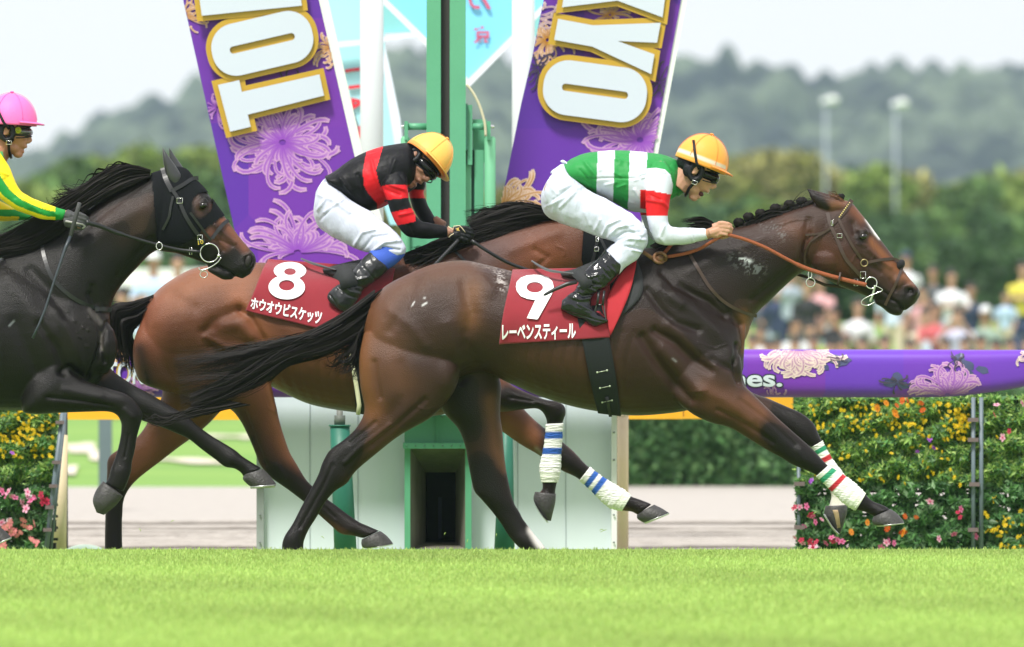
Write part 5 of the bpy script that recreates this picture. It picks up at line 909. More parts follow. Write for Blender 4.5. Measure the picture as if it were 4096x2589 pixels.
# ---------------------------------------------------------------- jockey in green and yellow
j10 = empty('person', W(-120, 1240, 40.4), 'jockey in green and yellow stripes with a pink helmet, partly out of frame at left', 'person')
TJ10 = [(-440, 760, -430, 820, 0, .12), (-390, 720, -370, 880, 0, .15), (-310, 650, -290, 870, 0, .17), (-220, 600, -190, 850, 0, .18), (-140, 570, -110, 810, 0, .185), (-70, 570, -40, 760, 0, .18), (-15, 585, 8, 715, 0, .12), (5, 600, 18, 680, 0, .08)]
AN10 = [(-90, 620, 0, 610, -.12, .055), (-80, 690, 38, 668, -.17, .06), (-40, 750, 55, 712, -.185, .056), (5, 800, 78, 760, -.19, .05), (55, 836, 112, 784, -.19, .046), (115, 860, 160, 806, -.185, .042), (180, 880, 218, 826, -.18, .037), (252, 880, 266, 840, -.17, .031)]
AF10 = [(-90, 640, -10, 640, .12, .055), (-110, 740, -30, 740, .17, .052), (-90, 830, -40, 790, .18, .048), (-30, 880, -10, 800, .18, .044), (50, 884, 50, 830, .17, .038), (105, 880, 100, 850, .165, .032), (125, 882, 122, 856, .16, .03)]
up10 = [(-20, 600), (30, 650), (40, 700), (66, 744), (101, 779), (176, 814), (264, 840)]; lo10 = [(-90, 700), (0, 800), (57, 836), (110, 858), (189, 882), (255, 878)]
def shc10(px, py, y):
    Yl = (.86, .66, .02); G = (.02, .27, .05); C = np.tile(np.array(G), (len(px), 1)); d1 = pdist(px, py, up10); d2 = pdist(px, py, lo10); t = d1/(d1+d2+1e-6)
    near = (y-Y10 < -.08) & (px > -90); yl = near & ((t < .36) | (t > .76)) & (px < 222); C[yl] = Yl
    tor = ~near & (((px+500)//34) % 2 < 1); C[tor] = Yl; far = (y-Y10 > .08) & (py > 780); C[far] = G; C[far & ((py < 838) | (py > 866)) & (px < 75)] = Yl; return C
MH10 = headm(30, 523, 40+Y10, 3)
PEL10 = [(-470, 790, -500, 860, 0, .13), (-450, 770, -480, 930, 0, .16), (-400, 790, -420, 980, 0, .17), (-340, 830, -370, 1000, 0, .15)]
TN10 = [(-430, 780, -450, 930, -.09, .09), (-330, 850, -370, 1000, -.14, .085), (-220, 900, -270, 1030, -.19, .075), (-130, 960, -210, 1040, -.23, .06), (-130, 1030, -240, 1050, -.24, .055), (-190, 1100, -280, 1080, -.26, .05), (-260, 1160, -330, 1130, -.27, .045)]
BN10 = [(-210, 1110, -300, 1080, -.265, .052), (-280, 1180, -360, 1140, -.28, .048), (-340, 1240, -420, 1190, -.285, .042), (-330, 1270, -430, 1260, -.285, .04), (-280, 1290, -330, 1310, -.285, .038)]
solid('body', [loft(s, Y10, K=24, grow=-.012) for s in (TJ10, AN10, AF10)]+head_pieces(MH10, 5)+[tube([W(-20, 620, 40+Y10), W(12, 585, 40+Y10), W(22, 560, 40+Y10)], [.07, .058, .054], 14), tube([W(250, 860, 40+Y10-.17), W(280, 862, 40+Y10-.175)], [.026, .026], 10)]+fist(305, 880, 40+Y10-.18, .92, 12)+fist(170, 880, 40+Y10+.16, .92, 12)+[loft(s, Y10, K=20, grow=-.014) for s in (PEL10, TN10, mi(TN10), BN10, mi(BN10))], .0048, 3, mat('skin_warm', (.42, .20, .12), .5, .1, 30, .15, 200, sss=.1), j10)
solid('shirt', [loft(s, Y10, K=36, sub=6) for s in (TJ10, AN10, AF10)], .0045, 4, SILK, j10, [([(60, 740), (100, 800), (120, 830)], 6, .004), ([(20, 720), (60, 790)], 7, -.004), ([(100, 800), (160, 850)], 6, .003), ([(-20, 680), (30, 700)], 6, .004), ([(180, 830), (230, 860)], 5, .003)], Y10, .004, 11, shc10)
mesh_obj('collar', *loft([(-10, 590, 16, 700, 0, .085), (8, 592, 28, 660, 0, .072)], Y10, K=28, cap=False), MATS['silk_green'], j10)
solid('breeches', [loft(s, Y10, K=30, sub=6) for s in (PEL10, TN10, mi(TN10))], .006, 4, BREECH, j10, None, Y10, .004, 10)
for s in (BN10, mi(BN10)): solid('boot', [loft(s, Y10, K=26, sub=6)], .006, 2, BOOT8, j10, None, Y10, .003, 26)
gm = mat('grey_glove', (.05, .052, .055), .7, .3, 40, .3, 200)
solid('glove', fist(305, 880, 40+Y10-.18, 1.03, 12)+[tube([W(262, 858, 40+Y10-.172), W(285, 868, 40+Y10-.178)], [.03, .029], 10)], .0042, 2, gm, j10)
solid('glove', fist(170, 880, 40+Y10+.16, 1.03, 12), .005, 2, gm, j10)
mesh_obj('glove_palm', *tube([W(x, y, 40+Y10-.205) for x, y in [(262, 885), (300, 892), (330, 897), (340, 905), (330, 915)]], .006, 7), mat('glove_lining', (.32, .32, .30), .8), j10)
helmet(MH10, (.90, .16, .46), None, j10, (.9, .16, .45), seamcol=(.85, .12, .4)); harness(MH10, j10, 5); g10 = goggles(MH10, j10, mat('clear_visor', (.05, .05, .052), .08, spec=.8, coat=1))
v, f = tube([(.055, -.066, .004), (.060, -.079, .003)], [.017, .016], 20); mesh_obj('goggle_roundel', *xf((v, f), MH10), mat('lime_lens', (.42, .45, .03), .3), g10)
v, f = tube([(.055, -.075, .004), (.0605, -.0805, .003)], [.010, .009], 20); mesh_obj('goggle_roundel', *xf((v, f), MH10), mat('lime_lens_rim', (.25, .3, .02), .3), g10)
w2 = empty('whip', W(200, 1100, 40.2), 'thin dark whip hanging from the grey-gloved hand of the jockey in green and yellow', 'whip', 'riding whips')
mesh_obj('handle', *tube([W(318, 812, 40.28), W(305, 860, 40.30), W(282, 945, 40.27)], [.0105, .011, .010], 10), gm, w2)
mesh_obj('shaft', *tube([W(282, 945, 40.27), W(262, 990, 40.25), W(215, 1130, 40.22), W(180, 1240, 40.2), W(155, 1300, 40.19), W(131, 1353, 40.18)], [.009, .0085, .006, .0065, .006, .0075], 8), mat('whip_dark', (.03, .04, .05), .4, .4, 60), w2)
# ================================================================ THE COURSE
def prof(D):
    return np.interp(D, [0, 30, 39.2, 41, 44.5, 68.6, 69.5, 85, 100, 118, 131, 150, 180, 400, 1200, 9000], [-.03, -.012, 0, -.045, -.25, -.25, -.20, -.12, -.03, .17, .62, 1.25, 1.3, 1.3, 1.5, 1.5])
def ground(name, d0, d1, nd, wx, m, label=None, dz=0.0, nxx=40, amp=0):
    Ds = np.linspace(d0, d1, nd); V = []
    for D in Ds:
        for i in range(nxx+1):
            x = (-1+2*i/nxx)*wx; V.append((x, D-40, float(prof(D))+dz+(amp*mnoise.noise(Vector((x*.6, D*1.3, 3))) if amp else 0)))
    Fc = [(i*(nxx+1)+j, i*(nxx+1)+j+1, (i+1)*(nxx+1)+j+1, (i+1)*(nxx+1)+j) for i in range(nd-1) for j in range(nxx)]
    return tag(mesh_obj(name, V, Fc, m), kind='structure')
TURF = mat('turf_soil', (.23, .36, .10), .9, .2, 2, .5, 40)
ground('turf', 2, 45.2, 120, 60, TURF)
SAND = mat('sand', (.46, .43, .395), .95, .07, 16, 2, 16, stretch=(.5, .5, 1), col2=(.32, .295, .27))
ground('sand_track', 45.2, 68.8, 140, 90, SAND, nxx=220, amp=.012)
LAWN = mat('lawn', (.085, .23, .03), .9, .3, .5, .6, 8, stretch=(.5, 1, 1), col2=(.24, .38, .07))
ground('infield_lawn', 68.8, 420, 120, 500, LAWN)
ground('far_ground', 420, 6000, 40, 5000, mat('far_field', (.09, .13, .06), .95, .4, .02))
# harrow lines across the sand
hl = []
for i, D in enumerate([49.4, 49.9, 50.5, 51.1, 51.9, 52.8, 54.0, 55.6]):
    n = 160; x0, x1 = -14, 16; A = [(x0+(x1-x0)*k/n, D-40+.03*mnoise.noise(Vector((k*.13, i, 0))), float(prof(D))+.022+.008*mnoise.noise(Vector((k*.3, i*3, 0)))) for k in range(n+1)]
    v, f = tube(A, .018, 5); hl.append((np.array(v)*[1, 1, 1], f))
tag(mesh_obj('harrow_ridges', *join(hl), SAND), kind='stuff')
# sandy footpaths cutting across the bank at the left
for pts, wd in (([(150, 1800), (290, 1790), (370, 1815), (420, 1850)], .26), ([(700, 1752), (960, 1752), (1010, 1757)], .16), ([(560, 1840), (700, 1846), (960, 1862)], .14), ([(150, 1890), (250, 1880), (300, 1905)], .2)):
    Pp = []
    for x, y in cat([(a, b) for a, b in pts], 8):
        D = 68.9
        for DD in np.linspace(68.9, 118, 400):
            if YH+(CH-float(prof(DD)))*F/DD <= y: D = DD; break
        Pp.append((x, D))
    V = []; Fc = []
    for i, (x, D) in enumerate(Pp):
        e = wd*(6+3*math.sin(i*.7))*(.35+.65*math.sin(math.pi*(i+.5)/len(Pp)))
        for s in (-1, 1): q = W(x, 1500, D); V.append((q.x, D-40+s*e, float(prof(D+s*e))+.02))
    Fc = [(2*i, 2*i+2, 2*i+3, 2*i+1) for i in range(len(Pp)-1)]; tag(mesh_obj('path', V, Fc, mat('path_sand', (.62, .56, .46), .95, .1, 3)), kind='structure')
# grass of the home straight
GR = mat('grass_blades', attr=True, rough=.55, var=.08, scale=1.2, spec=.3, trans=.5)
def blades(name, n, d0, d1, h0, h1, seed, pw=1.0):
    r = np.random.default_rng(seed); D = d0+(d1-d0)*r.random(n)**pw; x = (r.random(n)*2-1)*D*(2300/F); z = prof(D); h = h0+(h1-h0)*r.random(n)
    patch = np.sin(x*1.9+D*.8)+np.sin(x*.7-D*1.7+1)+.6*np.sin(x*4.1+D*2.3)
    a = r.random(n)*6.28; ln = h*r.normal(0, .45, n); wv = .0025+.003*r.random(n); V = np.zeros((n, 5, 3)); Y = D-40
    bx, by = np.cos(a)*wv, np.sin(a)*wv; lx, ly = np.cos(a+1.5)*ln, np.sin(a+1.5)*ln
    V[:, 0] = np.stack([x-bx, Y-by, z-.004], 1); V[:, 1] = np.stack([x+bx, Y+by, z-.004], 1)
    V[:, 2] = np.stack([x+bx*.8+lx*.3, Y+by*.8+ly*.3, z+h*.6], 1); V[:, 3] = np.stack([x-bx*.8+lx*.3, Y-by*.8+ly*.3, z+h*.6], 1); V[:, 4] = np.stack([x+lx, Y+ly, z+h], 1)
    b = np.arange(n)*5; Q = np.concatenate([np.stack([b, b+1, b+2], 1), np.stack([b, b+2, b+3], 1), np.stack([b+3, b+2, b+4], 1)])
    c = np.array([.41, .59, .165])*(1+.05*patch[:, None]+.09*r.normal(0, 1, (n, 1))); c[:, 0] += .05*r.random(n); C = np.repeat(np.clip(c, .05, .9), 5, 0)
    return tag(np_mesh(name, V.reshape(-1, 3), Q, GR, None, False, C), kind='stuff')
blades('grass', 170000, 26.5, 38.5, .020, .034, 1); blades('grass', 110000, 38.3, 40.9, .012, .028, 2); blades('grass', 2500, 38.9, 40.2, .026, .042, 3)
cp = []
for x, y, a, L in ((3262, 2052, .5, .03), (2415, 2124, .35, .035), (2406, 2120, .2, .02), (1870, 2165, 1.2, .02), (690, 2085, .4, .02), (1290, 2150, 2.6, .02), (1780, 2135, .9, .015), (3390, 2165, .3, .02), (560, 2120, 2.2, .018), (1985, 2140, 1.5, .015)):
    p = W(x, y, 39.8); d = Vector((math.cos(a), .3, math.sin(a)))*L; cp.append(tube([p-d/2, p+Vector((0, 0, .003)), p+d/2], [.0012, .0022, .0006], 5))
tag(mesh_obj('grass_clippings', *join(cp), mat('cut_grass', (.28, .40, .10), .7)), kind='stuff')
# ---------------------------------------------------------------- clipped hedge beyond the sand
def leaf_mass(name, n, fn, size, m, parent, seed, cols, flat=.55, kind='stuff', lng=1.5):
    r = np.random.default_rng(seed); Pc = fn(r, n); n = len(Pc); a = r.normal(0, 1, (n, 3)); a[:, 1] = a[:, 1]*flat-.1; a /= np.linalg.norm(a, axis=1)[:, None]
    b = np.cross(a, r.normal(0, 1, (n, 3))); b /= np.linalg.norm(b, axis=1)[:, None]; s = (size*(.6+.8*r.random(n)))[:, None]
    nn = np.cross(a, b); V = np.zeros((n, 4, 3)); V[:, 0] = Pc-a*s*lng*.5; V[:, 1] = Pc+b*s*.34+nn*s*.10; V[:, 2] = Pc+a*s*lng*.5; V[:, 3] = Pc-b*s*.34+nn*s*.10
    b0 = np.arange(n)*4; Q = np.concatenate([np.stack([b0, b0+1, b0+2], 1), np.stack([b0, b0+2, b0+3], 1)])
    c = np.array(cols)[r.integers(0, len(cols), n)]*(1+.25*r.normal(0, 1, (n, 1))); o = np_mesh(name, V.reshape(-1, 3), Q, m, parent, False, np.repeat(np.clip(c, .005, .9), 4, 0)); return tag(o, kind=kind) if kind else o
LEAF = mat('leaf', attr=True, rough=.5, var=.15, scale=3, spec=.35, trans=.35)
hx0, hx1 = W(1850, 0, 69).x, W(4500, 0, 69).x
hedge = empty('hedge', (0, 29.2, -.2), 'clipped dark green hedge along the far side of the sand track', 'hedge')
mesh_obj('dark_core', *box(hx0, hx1, 28.9, 29.6, -.25, .50), mat('hedge_inside', (.012, .022, .008), .9, .3, 20), hedge)  # solid core box, shade inside the hedge put into its dark colour
def hfn(r, n):
    x = hx0+(hx1-hx0)*r.random(n); t = r.random(n); z = -.24+.82*t; y = 28.82+.14*r.random(n)+.05*np.sin(x*3.1)*np.sin(z*7); k = r.random(n) < .12; z[k] = .52+.07*r.random(k.sum()); y[k] = 28.8+.8*r.random(k.sum())
    return np.stack([x, y, z], 1)
leaf_mass('leaves', 26000, hfn, .062, LEAF, hedge, 5, [(.06, .15, .045), (.08, .19, .06), (.04, .11, .035), (.13, .25, .09)])

# ---------------------------------------------------------------- big white box panel with the mirror niche, green posts
PAN = mat('pale_painted_panel', (.72, .80, .86), .5, .05, 1.6, .1, 30, stretch=(1, 1, .25), spec=.4)
GREENP = mat('green_paint', (.10, .36, .20), .45, .08, 6, .1, 40)
DKG = mat('dark_green_paint', (.018, .15, .10), .5, .12, 8, .1, 40)
WHITE = mat('white_paint', (.78, .79, .80), .5, .04, 4)
pn = empty('white_panel', W(1750, 2230, 43.3), 'long pale blue-white painted panel under the finish post', 'panel')
mesh_obj('board', *pbox(1056, 1622, 1580, 2260, 43.3, .5), PAN, pn, smooth=False); mesh_obj('board', *pbox(1880, 2445, 1580, 2260, 43.3, .5), PAN, pn, smooth=False)
mesh_obj('board', *pbox(1624, 1878, 1580, 1664, 43.3, .5), PAN, pn, smooth=False)
mesh_obj('edge_post', *pbox(1026, 1055, 1560, 2260, 43.25, .08), mat('grey_metal', (.30, .33, .33), .5, .2, 9), pn, smooth=False)
mesh_obj('edge_strip', *pbox(2446, 2467, 1590, 2260, 43.2, .12), WHITE, pn, smooth=False)
nb = empty('mirror_box', W(1750, 2240, 43.2), 'green-framed box with a deep concrete niche and dark opening in the panel', 'camera housing')
mesh_obj('housing', *pbox(1618, 1886, 1660, 1772, 43.15, .5), GREENP, nb, smooth=False)
for a in ((1618, 1641, 1795, 2260), (1861, 1886, 1795, 2260)): mesh_obj('frame', *pbox(*a, 43.14, .12), GREENP, nb, smooth=False)
mesh_obj('ledge', *pbox(1612, 1892, 1772, 1795, 43.08, .2), GREENP, nb, smooth=False); mesh_obj('frame', *pbox(1641, 1861, 2198, 2240, 43.15, .1), GREENP, nb, smooth=False)
for _x in range(1626, 1884, 36):
    for _y in (1668, 1783): mesh_obj('bolt', *ell(_x, _y, 43.14 if _y < 1700 else 43.07, .006, .006, .006, 0, 8), mat('bolt_green', (.07, .22, .13), .4), nb)
for _x in (1040, 2456):
    for _y in range(1620, 2200, 110): mesh_obj('bolt', *ell(_x, _y, 43.24 if _x < 2000 else 43.19, .006, .006, .006, 0, 8), mat('bolt_grey', (.2, .22, .22), .4, metal=.5), pn)
for _x in (1238, 1430, 2070, 2262): mesh_obj('joint', *pbox(_x, _x+3, 1582, 2255, 43.296, .004), mat('joint_grey', (.42, .47, .52), .6), pn, smooth=False)
mesh_obj('rib', *pbox(1746, 1752, 1662, 1772, 43.135, .02), GREENP, nb, smooth=False)
CONC = mat('weathered_concrete', (.30, .28, .23), .9, .5, 14, .8, 40, col2=(.14, .13, .10), stretch=(1, 1, .4))
def quadp(name, pts, m, parent): return mesh_obj(name, [tuple(W(*p)) for p in pts], [(0, 1, 2, 3)], m, parent, smooth=False)
o_, i_ = (1641, 1861, 1795, 2198), (1702, 1822, 1890, 2170)
oc = [(o_[0], o_[2], 43.2), (o_[1], o_[2], 43.2), (o_[1], o_[3], 43.2), (o_[0], o_[3], 43.2)]; ic = [(i_[0], i_[2], 43.6), (i_[1], i_[2], 43.6), (i_[1], i_[3], 43.6), (i_[0], i_[3], 43.6)]
mossy = mat('mossy_concrete', (.10, .12, .06), .95, .5, 20, .8, 40, col2=(.20, .20, .13))
for k, (nm, mm) in enumerate((('lintel', mossy), ('cheek', CONC), ('sill', CONC), ('cheek', CONC))): quadp(nm, [oc[k], oc[(k+1) % 4], ic[(k+1) % 4], ic[k]], mm, nb)
nv_, nf_ = box(W(i_[0], 0, 43.6).x, W(i_[1], 0, 43.6).x, 3.6, 4.3, W(0, i_[3], 43.6).z, W(0, i_[2], 43.6).z); mesh_obj('niche', nv_, [f for k, f in enumerate(nf_) if k != 2], mat('niche_dark', (.012, .014, .018), .6, .3, 20), nb, smooth=False)
mesh_obj('niche_strip', *pbox(1752, 1768, 1990, 2165, 44.2, .02), mat('niche_blue', (.04, .05, .12), .5), nb, smooth=False)
def post_round(x0t, x1t, x0b, x1b, yt, yb, D, name, lab, m, cap=True):
    p = empty(name, W((x0b+x1b)/2, yb, D), lab, 'post', 'posts in front of the white panel'); R1 = (x1t-x0t)/2*pxl(D); R2 = (x1b-x0b)/2*pxl(D)
    mesh_obj('sleeve', *tube([W((x0t+x1t)/2, yt, D), W((x0t*.5+x1t*.5+x0b*.5+x1b*.5)/2, (yt+yb)/2, D), W((x0b+x1b)/2, yb, D)], [R1, (R1+R2)/2, R2], 24), m, p)
    if cap: mesh_obj('rim', *tube([W((x0t+x1t)/2, yt-2, D), W((x0t+x1t)/2, yt+4, D)], R1+.006, 24), m, p)
    return p
p1 = post_round(1320, 1398, 1338, 1430, 1702, 2250, 42.8, 'padded_post', 'dark green sleeved post with a metal rod on top, left of the niche', DKG)
mesh_obj('rod', *tube([W(1359, 1640, 42.8), W(1359, 1702, 42.8)], .017, 10), mat('old_rod', (.16, .17, .15), .6, .3, 20), p1); mesh_obj('rod_collar', *tube([W(1359, 1662, 42.8), W(1359, 1700, 42.8)], .03, 10), mat('collar_dark', (.10, .12, .10), .6), p1)
post_round(2005, 2050, 1974, 2060, 1640, 2250, 42.8, 'padded_post', 'dark green sleeved post right of the niche', DKG)
# yellow rail beams and cream posts of the inner course
YEL = mat('yellow_paint', (.78, .42, .02), .45, .1, 4, .1, 40); CREAM = mat('cream_paint', (.62, .45, .20), .6, .12, 3, .1, 40, col2=(.72, .64, .50))
for (x0, x1, y0, y1, lab, cps) in ((-350, 1060, 1585, 1680, 'yellow rail beam crossing behind the horses at the left', 0), (2516, 3178, 1588, 1677, 'yellow rail beam ending at the right-hand flower frame', 1)):
    r = empty('rail_beam', W((x0+x1)/2, y1, 46.5), lab, 'rail', 'yellow rail beams'); k = (x1-x0)//3
    for i in range(3): mesh_obj('beam', *pbox(x0+i*k, x0+(i+1)*k-4, y0+(i % 2)*3, y1-(i % 2)*4, 46.5+.01*i, .16), YEL, r, smooth=False)
    mesh_obj('beam_lip', *pbox(x0, x1, y1-8, y1-1, 46.44, .05), YEL, r, smooth=False)
for (x0, x1, y0, lab) in ((2468, 2514, 1665, 'cream rail post at the right end of the white panel'),):
    c = empty('rail_post', W(2490, 2230, 45.5), lab, 'post'); mesh_obj('shaft', *tube([W(2491, y0, 45.5), W(2491, 2240, 45.5)], 23*pxl(45.5), 18), CREAM, c); mesh_obj('cap', *tube([W(2491, y0-6, 45.5), W(2491, y0, 45.5)], [20*pxl(45.5), 24*pxl(45.5)], 18), CREAM, c)
c = empty('rail_post', W(420, 2000, 60), 'slate green post standing on the sand behind the legs at the left', 'post'); mesh_obj('shaft', *pbox(394, 446, 1660, 2030, 60, .1), mat('slate_paint', (.10, .15, .15), .6, .15, 4), c, smooth=False); mesh_obj('top_plate', *pbox(388, 452, 1650, 1660, 60, .12), MATS['slate_paint'], c, smooth=False)
c = empty('rail_post', W(235, 2230, 45), 'leaning cream post beside the left flower frame', 'post')
mesh_obj('shaft', *tube([W(256, 1740, 45), W(235, 2230, 45)], [.022, .042], 16), CREAM, c); mesh_obj('bracket', *tube([W(262, 1640, 45.1), W(264, 2230, 45.1)], .012, 8), mat('black_iron', (.02, .03, .028), .5, .2, 20), c)
dm = empty('drain_dome', W(340, 2215, 44.8), 'pale green domed cover just beyond the turf edge at the left', 'drain cover')
v, f = ell(340, 2222, 44.8, .125, .125, .062, 0, 28); mesh_obj('dome', v, f, mat('pale_green_plastic', (.42, .55, .46), .5, .08, 8), dm); mesh_obj('rim', *tube([W(340, 2206, 44.8)+Vector((.10*math.cos(t), .10*math.sin(t)-.05, .0)) for t in np.linspace(0, 6.28, 30, endpoint=False)], .004, 5, True), DKG, dm)

# ---------------------------------------------------------------- chrysanthemum print
FLP = mat('printed_flower', attr=True, rough=.5, var=.04, scale=10, spec=.3)
def petals(name, flowers, D, clip, parent, depthf=None, seed=3, off=.001):
    r = random.Random(seed); V = []; C = []; Fc = []; cnt = 0
    for (cx, cy, R, n, pal, squash, a0, a1) in flowers:
        base, tip = pal; rings = 4
        for k in range(n):
            ring_ = k/n; a = a0+(a1-a0)*((k*.618) % 1)+r.uniform(-.08, .08); L = R*(.25+.75*((k*7) % n)/n)*r.uniform(.85, 1.05); bend = r.choice((-1, 1))*r.uniform(.9, 2.1); wv = min(9, R*r.uniform(.024, .038))
            P = []; x, y, th = cx+math.cos(a)*R*.05, cy+math.sin(a)*R*.05*squash, a; m = 12
            for i in range(m+1):
                P.append((x, y, th)); t = i/m; th += bend*(.04+.40*max(0, t-.55)**1.2*2.2); x += math.cos(th)*L/m; y += math.sin(th)*L/m*squash
            n0 = len(V); dz = off+.00002*cnt; cnt += 1
            for i, (x, y, th) in enumerate(P):
                t = i/m; ww = wv*(.25+1.0*t**.7)*(1 if t < .93 else .7); dx, dy = -math.sin(th)*ww, math.cos(th)*ww
                for s in (-1, 0, 1):
                    X, Yy = x+dx*s, y+dy*s; q = W(X, Yy, D) if depthf is None else W(X, Yy, 40+depthf(X, Yy)); V.append((q.x, q.y-dz, q.z))
                    kx = min(1, max(0, (.12+.95*abs(s))*min(1, t*1.6)+max(0, t-.86)*5-.12)); C.append([b*(1-kx)+c_*kx for b, c_ in zip(base, tip)])
            for i in range(m):
                if clip and not inpoly(np.array([P[i][0], P[i+1][0]]), np.array([P[i][1], P[i+1][1]]), clip).all(): continue
                for s in (0, 1): Fc.append((n0+i*3+s, n0+i*3+s+1, n0+i*3+4+s, n0+i*3+3+s))
    return mesh_obj(name, V, Fc, FLP, parent, smooth=False, cols=C)
PK = ((.27, .07, .46), (.62, .37, .56)); GD = ((.45, .20, .03), (.78, .58, .50)); CR = ((.34, .17, .30), (.74, .62, .54)); GY = ((.05, .04, .07), (.09, .07, .11))
def printed(name, c1, c2, sc):
    m = mat(name, c1, .42, 0, 6, spec=.35, col2=c2); n = m.node_tree; vr = n.nodes.new('ShaderNodeTexVoronoi'); vr.inputs['Scale'].default_value = sc; vr.distance = 'CHEBYCHEV'; vr.inputs['Randomness'].default_value = .35
    tc = [k for k in n.nodes if k.type == 'TEX_COORD'][0]; n.links.new(tc.outputs['Object'], vr.inputs['Vector']); sp = n.nodes.new('ShaderNodeSeparateColor'); n.links.new(vr.outputs['Color'], sp.inputs[0])
    mx = [k for k in n.nodes if k.type == 'MIX'][0]; n.links.new(sp.outputs[0], mx.inputs['Factor']); return m
PURP = printed('banner_purple', (.10, .028, .34), (.17, .035, .36), 1.6)
GOLD = mat('gold_print', (.50, .31, .025), .45, .06, 5); BWH = mat('banner_white', (.56, .62, .70), .5, .02, 3)
WB = mat('banner_border', (.78, .82, .76), .55, .03, 3)
def rotrect(cx, cy, hw, hh, ang, r_, n=12):
    P = []
    for sx, sy, a0 in ((1, 1, 0), (-1, 1, 90), (-1, -1, 180), (1, -1, 270)):
        for k in range(n+1):
            a = math.radians(a0+90*k/n); P.append((sx*(hw-r_)+r_*math.cos(a), sy*(hh-r_)+r_*math.sin(a)))
    c, s = math.cos(math.radians(ang)), math.sin(math.radians(ang)); return [(cx+x*c-y*s, cy+x*s+y*c) for x, y in P]
def letters(parent, D, shapes):
    for k, lp in enumerate(shapes):
        plate('letter_outline', [lp[0]], D-.036-.004*k, .003, GOLD, parent, off=.030)
        plate('letter', lp, D-.052-.003*k, .006, BWH, parent)
Z1 = lambda x, y: (650+x/2.1744, y/2.1744)
bl = empty('banner_board', W(1200, 1500, 44.6), 'tall purple chrysanthemum board leaning left with white T and O lettering', 'sign', 'leaning purple banner boards')
BLP = [(598, -600), (733, 0), (887, 690), (1015, 1260), (1600, 1260), (1418, 625), (1275, 0), (1138, -600)]
plate('face', [BLP], 44.6, .05, PURP, bl); plate('border', [[(1138, -600), (1276, 0), (1419, 625), (1600, 1260), (1640, 1260), (1455, 625), (1313, 0), (1176, -600)]], 44.62, .09, WB, bl)
petals('flower_print', [(1130, 570, 270, 110, PK, .85, 0, 6.28), (1190, 1010, 290, 60, PK, .75, math.pi, 2*math.pi), (870, 430, 110, 22, PK, 1, 0, 6.28), (735, 60, 120, 40, GD, 1, 0, 6.28), (1330, 190, 130, 46, GD, 1, 0, 6.28), (1150, 330, 90, 12, GY, 1, 0, 6.28)], 44.574, BLP, bl, seed=5)
TL = [Z1(*p) for p in [(482, 740), (668, 698), (690, 800), (1365, 648), (1405, 832), (742, 998), (768, 1104), (588, 1146)]]
OL_ = rotrect(*Z1(868, 378), 205, 105, -13.2, 96); OH = rotrect(*Z1(868, 378), 133, 14.5, -13, 14)
KL = [Z1(*p) for p in [(342, 138), (1212, 50), (1190, -120), (900, -90), (1170, -330), (1120, -520), (700, -180), (230, -420), (290, -200), (560, -60), (318, -35)]]
letters(bl, 44.56, [[TL], [OL_, OH], [KL]])
Z2 = lambda x, y: (1500+x/1.691, y/1.691)
brn = empty('banner_board', W(2300, 1300, 44.6), 'tall purple chrysanthemum board leaning right with white K, Y, O lettering', 'sign', 'leaning purple banner boards')
BRP = [(2280, -600), (2174, 0), (2127, 237), (2085, 414), (1997, 857), (1925, 1260), (2500, 1260), (2612, 609), (2724, 0), (2835, -600)]
plate('face', [BRP], 44.6, .05, PURP, brn); plate('border', [[(2837, -600), (2725, 0), (2613, 609), (2500, 1260), (2520, 1260), (2633, 609), (2748, 0), (2860, -600)]], 44.62, .07, WB, brn)
petals('flower_print', [(2560, 560, 260, 120, PK, .85, 0, 6.28), (2010, 830, 200, 60, GD, 1, -1.7, .6), (2190, 160, 130, 60, GD, 1, 0, 6.28), (2130, 60, 130, 40, CR, 1, 0, 6.28), (2440, 60, 110, 30, GD, .6, 0, 6.28), (2640, 330, 120, 16, GY, 1, 0, 6.28), (2150, 270, 110, 16, GY, 1, 0, 6.28)], 44.574, BRP, brn, seed=9)
YR = [Z2(*p) for p in [(1238, 128), (1475, 172), (1932, 155), (1908, 290), (1640, 278), (1890, 368), (1868, 502), (1470, 316), (1212, 270)]]
OR_ = rotrect(*Z2(1488, 618), 208, 110, 7.5, 100); ORH = rotrect(*Z2(1488, 618), 133, 14.5, 7.8, 14)
KR = [Z2(*p) for p in [(1265, 50), (1640, 5), (1945, 118), (1965, -40), (1720, -80), (1985, -120), (2010, -290), (1300, -380), (1280, -210), (1560, -170), (1290, -110)]]
letters(brn, 44.56, [[YR], [OR_, ORH], [KR]])
# ---------------------------------------------------------------- columns and finish post
for i, (x0, x1, lab) in enumerate(((1441, 1534, 'white round column just left of the green finish post'), (2048, 2139, 'white round column just right of the green finish post'))):
    c = empty('column', W((x0+x1)/2, 1600, 47), lab, 'column', 'white columns'); mesh_obj('shaft', *tube([W((x0+x1)/2, -800, 47), W((x0+x1)/2, 1700, 47)], (x1-x0)/2*pxl(47), 32), mat('column_white', (.66, .70, .72), .5, .03, 2), c); mesh_obj('base', *tube([W((x0+x1)/2, 1700, 47), W((x0+x1)/2, 1760, 47)], (x1-x0)/2*pxl(47)*1.25, 32), MATS['column_white'], c)
fp = empty('finish_post', W(1784, 1700, 43.9), 'tall green finish post with a dark central slot', 'finish post')
mesh_obj('flange', *pbox(1706, 1763, -900, 1662, 43.9, .12), GREENP, fp, smooth=False); mesh_obj('flange', *pbox(1799, 1863, -900, 1662, 43.9, .12), GREENP, fp, smooth=False)
mesh_obj('slot', *pbox(1763, 1799, -900, 1662, 43.96, .04), mat('slot_dark', (.045, .04, .038), .5, .1, 5), fp, smooth=False)
